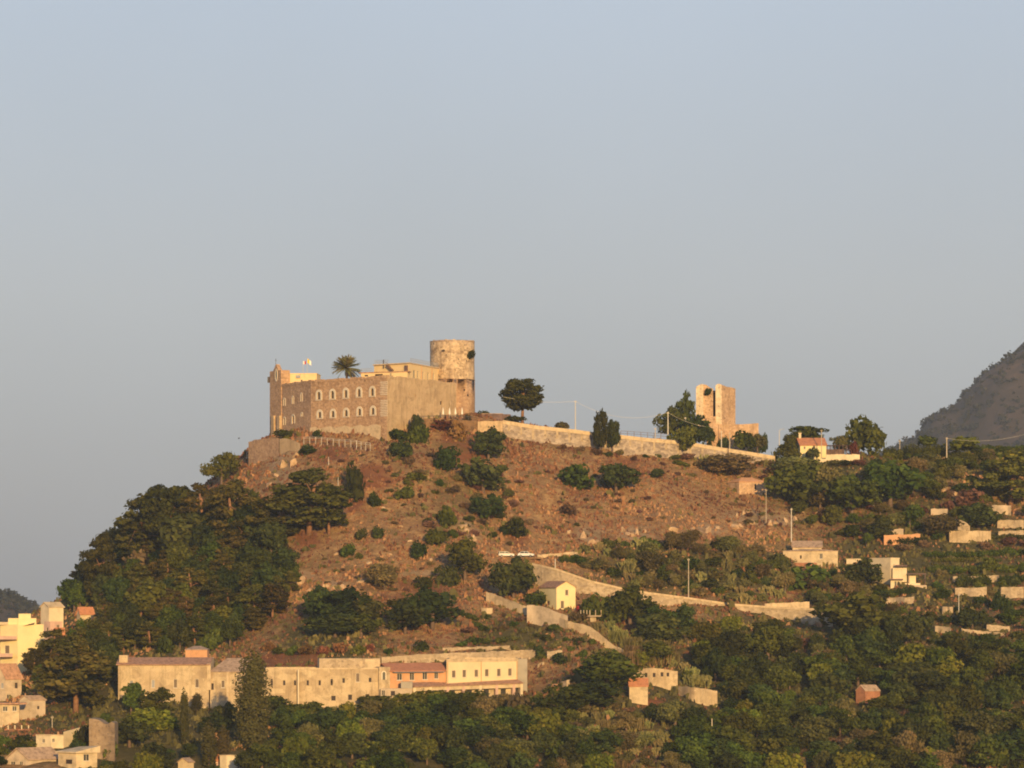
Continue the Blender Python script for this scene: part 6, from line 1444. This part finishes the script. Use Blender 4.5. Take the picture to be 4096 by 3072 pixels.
zone([(505, 455), (620, 465), (700, 475), (745, 500), (790, 530), (700, 520), (600, 525), (530, 540), (505, 500)], 9.5, [('rbush', 5), ('obush', 4)], (1.0, 2.4), (.9, 1.4),
     {'rbush': 'low brown bush on the dry slope below the parapet', 'obush': 'low olive bush on the dry slope below the parapet'}, 'low scrub below the parapet', 13)
zone([(560, 450), (700, 460), (775, 465), (790, 480), (740, 478), (640, 462)], 11, [('obush', 2), ('rbush', 2), ('gbush', 2)], (2.0, 3.6), (.9, 1.3), 'bush at the foot of the road parapet', 'bushes at the foot of the parapet', 17)
zone([(300, 460), (385, 455), (410, 520), (430, 560), (470, 575), (470, 600), (330, 600), (310, 570), (350, 520)], 11.5, [('rbush', 4), ('obush', 4)], (.9, 2.1), (.9, 1.4), 'low scrub bush on the dry slope under the castle', 'low scrub under the castle', 14)
zone([(490, 605), (560, 625), (600, 645), (590, 665), (500, 655), (450, 650), (470, 620)], 12, [('gbush', 3), ('obush', 2), ('rbush', 2)], (1.8, 3.6), (.9, 1.3), 'bush on the slope between the diagonal wall and the convent', 'bushes above the convent', 15)
zone([(0, 690), (25, 690), (40, 715), (30, 725), (0, 725)], 10, [('gbush', 2), ('dbush', 2)], (2.5, 4), (.9, 1.2), 'green bush between the village houses', 'bushes of the village', 18)
zone([(0, 745), (20, 742), (40, 752), (60, 745), (100, 735), (118, 770), (60, 785), (0, 785)], 10, [('gbush', 2), ('dbush', 3)], (3, 5), (.8, 1.1), 'tree by the lowest village houses', 'trees by the lowest village houses', 19)

# every plant of the woods gets its own wording: look, nearest landmark, then its order from the left
LMK = [(153, 510, 'the skyline pines'), (233, 545, 'the red trunked pine'), (305, 525, 'the broad layered pine'), (105, 600, 'the narrow left pine'), (20, 640, 'the tall yellow village house'), (75, 680, 'the large dark pine'),
       (160, 680, 'the left convent wing'), (250, 715, 'the big cypress'), (330, 680, 'the row of small convent windows'), (420, 685, 'the terracotta wing'), (490, 680, 'the yellow convent wing'), (300, 615, 'the oak row'), (410, 610, 'the big dense tree'),
       (100, 735, 'the tall tan wall'), (55, 745, 'the white slanting parapet'), (215, 750, 'the grey cypresses'), (590, 690, 'the large spreading tree'), (640, 690, 'the red roofed hut'), (655, 675, 'the arcaded ruin'), (700, 695, 'the grey brown retaining wall'),
       (600, 640, 'the diagonal wall'), (557, 595, 'the yellow gabled house'), (640, 610, 'the big rounded tree'), (690, 580, 'the tall slim pole'), (780, 620, 'the lower road wall end'), (810, 550, 'the tan farmhouse'), (890, 575, 'the white stepped house'),
       (865, 695, 'the red brick ruin'), (940, 665, 'the yellow green tree'), (1000, 640, 'the pale wall line'), (975, 535, 'the wide pale wall'), (905, 535, 'the orange wall'), (745, 485, 'the stone hut'), (885, 485, 'the dome shaped tree'), (800, 490, 'the wide dark tree'), (1005, 485, 'the big right pine'),
       (690, 440, 'the ruined tower'), (812, 450, 'the ridge house'), (620, 485, 'the two round bushes'), (607, 440, 'the twin tree'), (480, 480, 'the round bush tree'), (520, 555, 'the parked cars'), (387, 440, 'the castle corner'), (455, 430, 'the keep'), (640, 530, 'the pale rock band'), (385, 580, 'the lone olive tree'), (300, 580, 'the rock slabs'), (960, 460, 'the ridge pole'), (1000, 575, 'the vine row'), (985, 600, 'the broad right wall'),
       (740, 750, 'the bottom edge below the ruins'), (900, 757, 'the bottom edge under the brick ruin'), (1005, 750, 'the bottom right corner'), (400, 757, 'the bottom edge below the convent'), (320, 757, 'the bottom edge beside the cypress'), (490, 757, 'the bottom edge of the grove'), (820, 757, 'the lower edge of the wood'), (150, 757, 'the bottom edge beside the village'), (580, 757, 'the bottom edge of the canes'), (930, 715, 'the middle of the lower wood'), (990, 695, 'the right border of the wood'), (800, 670, 'the spreading tree by the road wall'), (450, 725, 'the middle of the grove'), (805, 720, 'the red brick ruin'), (760, 690, 'the leaning wooden pole'), (707, 735, 'the leaning wooden pole')]
LOOK = {'tier': 'layered pine', 'stone': 'umbrella pine', 'dark': 'dark evergreen tree', 'broad': 'green leafy tree', 'olive': 'pale olive tree', 'bright': 'bright green tree', 'gbush': 'green bush', 'dbush': 'dark bush', 'obush': 'olive bush', 'rbush': 'brown bush', 'rust': 'rusty bush', 'bbush': 'yellow green bush', 'pear': 'prickly pear', 'reed': 'pale cane clump'}
ORD = ['first', 'second', 'third', 'fourth', 'fifth', 'sixth', 'seventh', 'eighth', 'ninth', 'tenth', 'eleventh', 'twelfth', 'thirteenth', 'fourteenth', 'fifteenth', 'sixteenth', 'seventeenth', 'eighteenth']
bins = {}
for u, v_, h, kind, group, o in ZP:
    best = min(LMK, key=lambda l: (l[0] - u) ** 2 + ((l[1] - v_) * 1.2) ** 2); dx, dy = u - best[0], (v_ - best[1]) * 1.2
    if any(w in best[2] for w in ('edge', 'corner', 'border')): d = 'near'
    elif abs(dx) > abs(dy): d = 'right of' if dx > 0 else 'left of'
    else: d = 'below' if dy > 0 else 'above'
    sz = ('small ' if h < (2.2 if kind.endswith('bush') or kind == 'pear' else 5.0) else 'tall ') if kind != 'reed' else ''
    bins.setdefault((sz + LOOK[kind], d, best[2]), []).append((u, o))
for (lk, d, lm), mem in bins.items():
    mem.sort(key=lambda t: t[0])
    for k, (u, o) in enumerate(mem):
        o['label'] = f'{lk} {d} {lm}' if len(mem) == 1 else (f'{lk} {d} {lm}, {ORD[min(k, len(ORD) - 1)]} from left')

# ---- palm in the castle court
pp_ = P(*q('W5', 1240, 600), 1022); H = (600 - 430) / 14.75 * S * 1022
palm = thing('palm_tree', 'date palm rising from the castle court', 'tree', (pp_.x, pp_.y, ZT - 1.2))
mb = MB(); ht = P(*q('W5', 1240, 440), 1022).z - (ZT - 1.2); mb.tube([(0, 0, 0), (.05, 0, ht * .5), (0, 0, ht)], [.42, .34, .38], 9); mb.build('trunk', 'bark', palm, True)
def frond(seed):
    g = random.Random(seed); V = []; F = []; T_ = []; n = 17; L = 4.4; droop = g.uniform(.5, 1.0)
    sp = [Vector((L * s * (1 - .1 * s), 0, L * (.16 * s - droop * .30 * s * s))) for s in [k / n for k in range(n + 1)]]
    for k in range(n):
        a, b = sp[k], sp[k + 1]; i = len(V); V += [(a.x, -.045, a.z), (a.x, .045, a.z), (b.x, .035, b.z), (b.x, -.035, b.z)]; F.append((i, i + 1, i + 2, i + 3)); T_ += [.2] * 4
        if k < 1: continue
        l = .95 * math.sin(math.pi * min(1, (k + 1.5) / (n + 1.5))) ** .6
        for s in (-1, 1):
            for h in (0, .5):
                m = a.lerp(b, h); i = len(V); t = Vector((m.x + l * .55, s * l * .62, m.z - l * .18 + g.uniform(-.1, .1))); w = .07
                V += [(m.x, 0, m.z), (m.x + w * 2, 0, m.z), (t.x + w, t.y, t.z), (t.x, t.y, t.z)]; F.append((i, i + 1, i + 2, i + 3)); T_ += [g.uniform(.2, .9)] * 4
    me = mesh_of('frond', V, F, False, T_); me.materials.append(MATS['leaf_palm']); return me
FR = [frond(k) for k in range(4)]; g = random.Random(3)
for k in range(92):
    el = math.asin(g.uniform(-.75, .99)); o = ob('frond', FR[k % 4], None, palm, (0, 0, ht - .1), (g.uniform(-.3, .3), -el, k * 2.399), (1.1 * (1 - .12 * max(0, math.sin(el))),) * 3)

# ---- hedges and vine rows on the right terraces
def hedge(name, label, zoom, pts, hpx, depth, mat, seed, group=None):
    L = []; n = max(4, int((pts[-1][0] - pts[0][0]) / ZW[zoom][2] / 2.2)); g = random.Random(seed); base = None
    for k in range(n + 1):
        X = pts[0][0] + (pts[-1][0] - pts[0][0]) * k / n; Y = float(np.interp(X, [p[0] for p in pts], [p[1] for p in pts])); p = hit(*q(zoom, X, Y)); base = base or p.copy(); h = hpx / ZW[zoom][2] * S * p.y * g.uniform(.8, 1.15)
        L.append((p.x - base.x, p.y - base.y, p.z - base.z + h * .5, .8, depth, h * .52))
    V, nq, t = leaves(L, 12, .2, seed); me = fast_quads('foliage', V, nq, t); o = ob(name, me, mat, None, base); o['kind'] = 'thing'; return tag(o, label, 'hedge', group)
hedge('vine_row', 'long dark vine row across the right terraces', 'V4', [(520, 925), (900, 930), (1413, 925)], 62, .9, 'leaf_broad', 41, 'hedges of the right terraces')
hedge('vine_row', 'upper green vine row below the wide pale terrace wall', 'V4', [(480, 780), (800, 790), (1413, 760)], 52, 1.1, 'leaf_broad', 42, 'hedges of the right terraces')
hedge('vine_row', 'green row just above the red earth strip of the terraces', 'V4', [(560, 830), (900, 822), (1060, 815)], 28, .9, 'leaf_bright', 43, 'hedges of the right terraces')
hedge('hedge', 'rounded green bank under the long low terrace wall', 'V4', [(790, 1055), (930, 1050), (1080, 1050)], 95, 1.4, 'leaf_broad', 44, 'hedges of the right terraces')
hedge('hedge', 'dark hedge before the lower pale terrace wall at right', 'V4', [(1090, 612), (1250, 610), (1413, 612)], 42, .9, 'leaf_dark', 45, 'hedges of the right terraces')
hedge('hedge', 'green hedge above the pale terrace wall at the right edge', 'V4', [(1190, 1040), (1300, 1030), (1413, 1020)], 75, 1.1, 'leaf_broad', 46, 'hedges of the right terraces')
hedge('hedge', 'hedge along the foot of the white stepped house', 'V4', [(0, 1150), (200, 1150), (370, 1130)], 60, 1.2, 'leaf_broad', 47, 'hedges of the right terraces')
hedge('hedge', 'dark hedge below the orange wall', 'V4', [(140, 665), (300, 660), (480, 655)], 55, 1.1, 'leaf_dark', 48, 'hedges of the right terraces')
hedge('hedge', 'green hedge line along the ridge vineyard at right', 'Z3', [(1180, 890), (1400, 895), (1640, 890)], 95, 1.3, 'leaf_broad', 49, 'hedges of the right terraces')
hedge('hedge', 'dark hedge behind the right ridge pole', 'Z3', [(1650, 935), (1800, 930), (1960, 925)], 75, 1.3, 'leaf_dark', 50, 'hedges of the right terraces')
hedge('hedge', 'upper ridge hedge beneath the mountain', 'Z3', [(1820, 850), (2000, 845), (2212, 820)], 45, 1.2, 'leaf_broad', 51, 'hedges of the right terraces')

# ---- dry grass and undergrowth: nobody could count it
g = np.random.RandomState(21)
def zone_at(x, y):
    u = x / (S * y) + 512; i = np.clip(((x - GX[0]) / 1.2).astype(int), 0, len(GX) - 1); j = np.clip(((y - GY[0]) / 1.2).astype(int), 0, len(GY) - 1)
    off_i = len(ext); off_j = 16
    return green[i + off_i, j + off_j], red[i + off_i, j + off_j], rock[i + off_i, j + off_j]
def tufts(n, want, hmin, hmax, width, blades, seed):
    g = np.random.RandomState(seed); x = g.uniform(-150, 175, n); y = g.uniform(790, 1085, n); u = x / (S * y) + 512
    gr, rd, rk = zone_at(x, y); keep = want(gr, rd, rk, x, y, g) & (u > -20) & (u < 1045); x, y = x[keep], y[keep]; m = len(x); z = hz(x, y)
    sc = np.exp(g.normal(size=m) * .35) * (.6 + .8 * (fbm(x, y, .07, 3) * .5 + .5)); V = []; T_ = []; tb = np.clip(.5 + fbm(x, y, .05, 4) * .9, 0, 1)
    for b in range(blades):
        a = g.uniform(0, 6.28, m); w = width * g.uniform(.5, 1.3, m) * sc; h = g.uniform(hmin, hmax, m) * sc; lx, ly = g.normal(size=(2, m)) * .25 * h; ox, oy = g.normal(size=(2, m)) * width * .7
        c, s = np.cos(a) * w, np.sin(a) * w
        q4 = np.stack([np.stack([x + ox - c, y + oy - s, z - .12], 1), np.stack([x + ox + c, y + oy + s, z - .12], 1), np.stack([x + ox + lx + c * .35, y + oy + ly + s * .35, z + h], 1), np.stack([x + ox + lx - c * .7, y + oy + ly - s * .7, z + h * .8], 1)], 1)
        V.append(q4.reshape(-1, 3)); T_.append(np.repeat(np.clip(tb + g.normal(size=m) * .22, 0, 1), 4))
    V = np.concatenate(V); return fast_quads('tufts', V, len(V) // 4, np.concatenate(T_))
me = tufts(78000, lambda gr, rd, rk, x, y, g: (g.rand(len(gr)) > gr * 1.2) & (g.rand(len(gr)) > rd * .8) & (g.rand(len(gr)) > rk * .7), .2, .6, .24, 3, 31)
o = ob('dry_grass', me, 'grass_dry'); tag(o, 'dry brown grass covering the slopes below the castle', 'grass', kind='stuff')
me = tufts(30000, lambda gr, rd, rk, x, y, g: (g.rand(len(gr)) < gr + .07) & (g.rand(len(gr)) > rk), .3, .9, .38, 4, 32)
o = ob('undergrowth', me, 'grass_olive'); tag(o, 'green undergrowth between the trees of the lower slopes', 'undergrowth', kind='stuff')

# far woods on mountain and hill
def far_wood(name, label, grid, n, size, seed, vmax):
    xx, yy, zz6 = grid; g = np.random.RandomState(seed); ua = xx[:, 0] / (S * yy[0, yy.shape[1] // 2]) + 512; ok = np.nonzero((ua > -70) & (ua < 1130))[0][:-1]; a = g.choice(ok, n); b = g.randint(0, int(xx.shape[1] * .56), n); fa, fb = g.rand(2, n)
    def it(A): return A[a, b] * (1 - fa) * (1 - fb) + A[a + 1, b] * fa * (1 - fb) + A[a, b + 1] * (1 - fa) * fb + A[a + 1, b + 1] * fa * fb
    x, y, z = it(xx), it(yy), it(zz6); u = x / (S * y) + 512; dn = fbm(x, y, .012, 4); k = (u > -60) & (u < 1120) & (g.rand(n) < .55 + np.maximum(dn * 1.3, -.15)); x, y, z = x[k], y[k], z[k]
    L = [(x[i], y[i], z[i] + s * .35, s, s, s * .75) for i, s in enumerate(size * np.exp(g.normal(size=len(x)) * .4))]
    V, nq, t = leaves(L, .13, 1.5, seed); o = ob(name, fast_quads(name, V, nq, t), 'leaf_far'); tag(o, label, 'wood', kind='stuff')
far_wood('mountain_wood', 'dark scrub and trees covering the far mountainside', MT, 5200, 3.3, 61, 0)
far_wood('hill_wood', 'trees covering the far low hill at left', HL, 2600, 3.0, 62, 0)

# ================================================================== SMALL THINGS
def pole(zoom, X, Yt, Yb, mat, label, r=.13, arm=True, Y=None, group='utility poles', lamp=False, name='utility_pole'):
    u, vb = q(zoom, X, Yb); p = P(u, vb, Y) if Y else hit(u, vb); h = (vb - q(zoom, X, Yt)[1]) * S * p.y
    o = thing(name, label, 'pole' if not lamp else 'street lamp', p, 0, group); mb = MB(); mb.tube([(0, 0, -1), (0, 0, h * .5), (0, 0, h)], [r * 1.25, r, r * .75], 8); mb.build('shaft', mat, o)
    if arm:
        mb = MB(); mb.box(-.3, .3, -.05, .05, h - .5, h - .4); c = mb.build('crossarm', mat, o)
        for x in (-.25, .25): mb = MB(); mb.tube([(x, 0, h - .38), (x, 0, h - .12)], [.06, .04], 6); mb.build('insulator', 'white_plaster', c)
    if lamp:
        mb = MB(); mb.tube([(0, 0, h - .1), (.5, 0, h + .25), (1.1, 0, h + .35)], .06, 6); mb.build('lamp_arm', mat, o); mb = MB(); mb.box(.9, 1.5, -.12, .12, h + .28, h + .4); mb.build('lamp_head', 'grey_metal', o)
    return p + Vector((0, 0, h - .25))
tops = {}
tops[0] = pole('Z2', 740, 280, 492, 'pole_concrete', 'pale concrete pole against the sky between ridge pine and twin tree', Y=1046)
tops[1] = pole('W7', 318, 738, 1218, 'pole_concrete', 'tallest pole, before the dark trees left of the ruined tower', Y=1054, r=.17)
pole('W7', 625, 832, 1082, 'pole_concrete', 'pale pole standing behind the rounded wall stump', Y=1064)
pole('W7', 94, 1055, 1512, 'pole_wood', 'wooden pole rising in front of the parapet left of the tallest pole')
pole('W7', 56, 1195, 1410, 'pole_dark', 'thin dark post just left of the wooden parapet pole', r=.1, arm=False)
pole('W7', 1214, 965, 1210, 'pole_dark', 'thin dark post against the ruin wall', Y=1064, r=.1, arm=False)
pole('W7', 1264, 1075, 1358, 'pole_concrete', 'pale pole below the ruined tower', Y=1058)
pole('W7', 1410, 1105, 1392, 'pole_wood', 'yellowish pole right of the pale one below the ruined tower', Y=1058)
pole('W7', 1387, 1385, 1500, 'pole_dark', 'short dark post on the parapet face under the yellowish pole', r=.1, arm=False, Y=1052)
pole('W8', 248, 262, 642, 'pole_concrete', 'street lamp with bent arm left of the ridge house', r=.11, arm=False, lamp=True, Y=1064, group='street lamps', name='street_lamp')
tops[2] = pole('W8', 870, 252, 675, 'pole_wood', 'wooden pole in front of the red roofed house', Y=1057)
tops[3] = pole('Z3', 1293, 722, 878, 'pole_wood', 'wooden pole in the ridge vineyard', r=.14)
tops[4] = pole('Z3', 1640, 742, 938, 'pole_wood', 'thick wooden pole on the ridge before the mountain', r=.19)
pole('W2', 304, 300, 562, 'pole_wood', 'thin pole below the stone hut', r=.1)
pole('W2', 491, 432, 682, 'pole_concrete', 'white pole behind the tan farmhouse', r=.15)
pole('W1', 488, 300, 520, 'pole_concrete', 'white lamp post above the yellow gabled house', r=.14, arm=False)
pole('W1', 1668, 303, 685, 'pole_wood', 'tall slim pole in front of the lower road wall', r=.13)
pole('W4', 1592, 925, 1205, 'pole_wood', 'leaning wooden pole among the lower bushes', r=.17, arm=False)
pole('V4', 795, 1130, 1380, 'pole_concrete', 'thin pale pole among the right terraces', r=.1)
pole('Z5', 580, 150, 210, 'rail_metal', 'short white stake on the slope under the castle fence', r=.09, arm=False, group='stakes')
pole('Z5', 650, 300, 360, 'rail_metal', 'white stake behind the broad layered pine', r=.09, arm=False, group='stakes')
pole('W4', 125, 1015, 1080, 'rail_metal', 'left one of the thin stakes in the grove', r=.07, arm=False, group='stakes')
pole('W4', 218, 1015, 1060, 'rail_metal', 'right one of the thin stakes in the grove', r=.07, arm=False, group='stakes')
pole('V3', 605, 1060, 1200, 'pole_wood', 'pole between the village trees', r=.1, arm=True)
def cable(a, b, sag, label):
    org = a.copy(); mb = MB(); n = 14; mb.tube([(b - a) * (k / n) - Vector((0, 0, sag * 4 * (k / n) * (1 - k / n))) for k in range(n + 1)], .035, 4)
    o = mb.build('cable', 'pole_concrete', None, loc=org); o['kind'] = 'thing'; tag(o, label, 'cable', 'overhead cables')
cable(Vector((*XY(503, 1040), tops[0].z + 1)), tops[0], .8, 'overhead cable from the ridge pine to the first pole')
cable(tops[0], tops[1], 3.0, 'long sagging overhead cable from the first pole to the tallest pole')
cable(tops[1], Vector((*XY(715, 1062), tops[1].z - 4)), 1.0, 'overhead cable passing in front of the ruined tower')
cable(tops[4], Vector((*XY(1030, 1070), tops[4].z + 1.5)), 1.5, 'overhead cable running off to the right edge')

# fence under the castle and handrail posts
def fence(label, zoom, pts, hpx, nposts, mat='rail_metal', Y=None, rails=(.5, .95)):
    P3 = []
    for k in range(nposts):
        X = pts[0][0] + (pts[-1][0] - pts[0][0]) * k / (nposts - 1); Yp = float(np.interp(X, [p[0] for p in pts], [p[1] for p in pts])); u, v = q(zoom, X, Yp); p = P(u, v, np.interp(k / (nposts - 1), [0, 1], Y)) if Y else hit(u, v); P3.append(p)
    org = P3[0].copy(); o = thing('fence', label, 'fence', org); h = hpx / ZW[zoom][2] * S * org.y
    for p in P3: a = p - org; mb = MB(); mb.tube([a - Vector((0, 0, 1.2)), a + Vector((0, 0, h))], .07, 6); mb.build('post', mat, o)
    for t in rails: mb = MB(); mb.tube([p - org + Vector((0, 0, h * t)) for p in P3], .05, 5); mb.build('rail', mat, o)
fence('white railing with posts under the pale foot of the castle', 'W5', [(610, 1510), (840, 1510), (1060, 1540), (1390, 1560)], 45, 10, Y=(1012, 996))
fence('lower piece of white railing at the castle corner', 'W5', [(1385, 1585), (1590, 1615)], 60, 4, Y=(994.5, 993))
fence('railing along the rim of the castle terrace', 'W6', [(900, 1412), (1250, 1398), (1560, 1402), (1780, 1420)], 26, 12, 'dark_metal', Y=(1006, 1026))
fence('white posts and rail at the left tip of the castle rock', 'Z4', [(1560, 215), (1620, 225)], 45, 4)
fence('low fence with posts behind the parapet near the tallest pole', 'Z2', [(1075, 540), (1250, 552), (1420, 565)], 38, 8, 'pole_dark', Y=(1048, 1054))

# parked cars
def car(label, pos, rz, mat, wagon=False):
    o = thing('parked_car', label, 'car', pos, rz, 'cars parked on the lower road'); L, Wc = 4.2, 1.7
    prof = [(-2.1, .35), (-2.1, .75), (-1.9, .92), (-.95, 1.0), (1.75, 1.0), (2.05, .9), (2.1, .35)]
    mb = MB(); n = len(prof)
    for y, s in ((-Wc / 2, 1), (Wc / 2, 1)): mb.poly([(x, y, z) for x, z in (prof if y < 0 else prof[::-1])])
    for k in range(n): (x0, z0), (x1, z1) = prof[k], prof[(k + 1) % n]; mb.quad((x0, -Wc / 2, z0), (x0, Wc / 2, z0), (x1, Wc / 2, z1), (x1, -Wc / 2, z1))
    mb.build('body', mat, o)
    top = [(-.95, 1.0), (-.35, 1.48), (1.15 if not wagon else 1.75, 1.5), (1.75 if not wagon else 2.0, 1.0)]; w = Wc / 2 - .12
    mb = MB(); mb.poly([(x, -w, z) for x, z in top]); mb.poly([(x, w, z) for x, z in top[::-1]])
    for (x0, z0), (x1, z1) in zip(top, top[1:]): mb.quad((x0, -w, z0), (x0, w, z0), (x1, w, z1), (x1, -w, z1))
    c = mb.build('glasshouse', 'glass_dark', o)
    mb = MB(); x0, x1 = top[1][0] - .05, top[2][0] + .05; mb.box(x0, x1, -w - .02, w + .02, 1.46, 1.54); mb.build('roof', mat, c)
    for side in (-1, 1):
        for xa, xb in ((-.93, -.35), (.36, .36), (top[3][0] - .05, top[2][0] + .02)):
            mb = MB(); y = side * (w + .012); mb.poly([(xa - .05, y, 1.0), (xa + .06, y, 1.0), (xb + .06, y, 1.48), (xb - .05, y, 1.48)]); mb.build('pillar', mat, c)
    for x in (-1.3, 1.3):
        for y in (-Wc / 2 + .05, Wc / 2 - .05): mb = MB(); mb.tube([(x, y - .1, .32), (x, y + .1, .32)], .32, 12); wv = mb.build('wheel', 'rubber', o); mb = MB(); mb.tube([(x, y - .12, .32), (x, y + .12, .32)], .18, 10); mb.build('rim', 'grey_metal', wv)
    for y in (-.6, .6): mb = MB(); mb.box(-2.13, -2.08, y - .18, y + .18, .66, .82); mb.build('headlight', 'flag_white', o)
pl = hit(*q('W1', 200, 292))
rd = thing('road', 'strip of lower road where two cars are parked', 'road', (pl.x, pl.y, pl.z)); rd['kind'] = 'structure'
mb = MB(); mb.prism([(-8, -1.5), (5, -1.9), (5, 3), (-8, 3)], -.3, [.1, .14, .14, .1]); mb.build('surface', 'ground_earth', rd)
car('silver estate car parked on the lower road, left of two', (pl.x - 4.4, pl.y - .6, pl.z + .14), math.pi + .12, 'car_silver', True)
car('white hatchback parked on the lower road, right of two', (pl.x + .9, pl.y - 1.0, pl.z + .17), math.pi - .15, 'car_white')

# bird
bp = P(*q('Z4', 1510, 86), 990); mb = MB(); mb.tube([(-.35, 0, 0), (0, 0, .05), (.3, 0, .02)], [.03, .11, .05], 6)
o = thing('bird', 'dark bird flying left of the castle', 'bird', bp); mb.build('body', 'bird_dark', o)
for s in (-1, 1):
    mb = MB(); mb.poly([(-.12, 0, .05), (.14, 0, .05), (.1, s * .45, .35), (-.05, s * .85, .2)]); mb.poly([(-.05, s * .85, .18), (.1, s * .45, .33), (.14, 0, .03), (-.12, 0, .03)]); mb.build('wing', 'bird_dark', o)

# rocks
def rock_mesh(seed):
    g = random.Random(seed); import bmesh
    bm = bmesh.new(); bmesh.ops.create_icosphere(bm, subdivisions=2, radius=1)
    ax = [(Vector((g.gauss(0, 1), g.gauss(0, 1), g.gauss(0, 1))).normalized(), g.uniform(.42, .85)) for _ in range(16)]
    for v in bm.verts:
        for n, d in ax:
            k = v.co.dot(n)
            if k > d: v.co -= n * (k - d)
        v.co *= 1 + .09 * math.sin(9 * v.co.x + seed) * math.cos(7 * v.co.z)
    me = bpy.data.meshes.new('rock'); bm.to_mesh(me); bm.free(); me.materials.append(MATS['rock']); return me
RM = [rock_mesh(k) for k in range(6)]; g = random.Random(8)
def rocks(zoom, pts, label, group):
    od = ['leftmost', 'second from left', 'third from left', 'fourth from left', 'fifth from left', 'sixth from left', 'seventh from left', 'eighth from left', 'ninth from left', 'tenth from left', 'eleventh from left', 'twelfth from left', 'rightmost']
    for kk, (X, Y, w, h) in enumerate(sorted(pts)):
        p = hit(*q(zoom, X, Y + h * .3)); k = S * p.y / ZW[zoom][2]; o = ob('rock', RM[g.randrange(6)], None, None, (p.x, p.y + .4, p.z), (g.uniform(-.3, .3), g.uniform(-.3, .3), g.uniform(0, 6)), (w * k * .75, w * k * .6, h * k * .6)); o['kind'] = 'thing'; tag(o, f'{label}, {od[kk]}', 'rock', group)
rocks('W1', [(740, 90, 60, 110), (800, 150, 70, 90), (860, 160, 50, 60), (1080, 40, 70, 70), (1150, 70, 80, 110), (1210, 60, 60, 90), (1280, 50, 60, 60), (1530, 40, 90, 60), (1700, 40, 60, 60), (1840, 40, 80, 90), (1930, 20, 50, 50), (2070, 20, 90, 40), (610, 60, 60, 50)], 'pale orange boulder of the rock band below the dry slope', 'rock band below the dry slope')
rocks('W2', [(90, 490, 26, 60), (140, 470, 30, 60), (60, 560, 70, 50), (170, 450, 30, 60), (200, 540, 60, 50), (330, 540, 40, 70), (380, 540, 60, 50), (450, 520, 40, 60), (520, 520, 60, 80), (560, 450, 50, 70), (120, 550, 40, 60), (700, 470, 60, 60)], 'pale boulder of the cliff left of the white pole', 'cliff left of the white pole')
rocks('Z5', [(360, 1030, 150, 110), (560, 1090, 60, 60), (620, 1110, 70, 50), (680, 1100, 60, 60), (430, 1120, 50, 60), (820, 1060, 80, 40)], 'big pale rock slab at the lower left of the dry slope', 'rock slabs at the lower left of the dry slope')
rocks('Z5', [(320, 180, 60, 120), (250, 200, 60, 100), (140, 330, 60, 80), (340, 120, 50, 90), (200, 280, 50, 60)], 'pale rock outcrop under the castle buttress', 'rock outcrop under the castle buttress')
rocks('Z5', [(1560, 640, 90, 80), (1640, 750, 70, 90), (1600, 690, 50, 60)], 'bare pale earth bank in the gully', 'earth bank in the gully')
rocks('W2', [(1540, 270, 90, 70), (1640, 300, 80, 70), (1700, 320, 60, 40), (1480, 290, 60, 50)], 'pale rock left of the big right pine', 'rocks left of the big right pine')
rocks('Z5', [(120, 560 - 300, 40, 40), (300, 300, 45, 50), (420, 120, 40, 40), (520, 60, 40, 35), (980, 520, 45, 30), (1110, 660, 45, 35), (1030, 860, 40, 30), (880, 930, 50, 35), (640, 860, 45, 35), (1180, 760, 40, 30), (1420, 560, 50, 40), (1330, 900, 50, 35)], 'small pale stone jutting from the dry slope under the castle', 'stones on the dry slope')
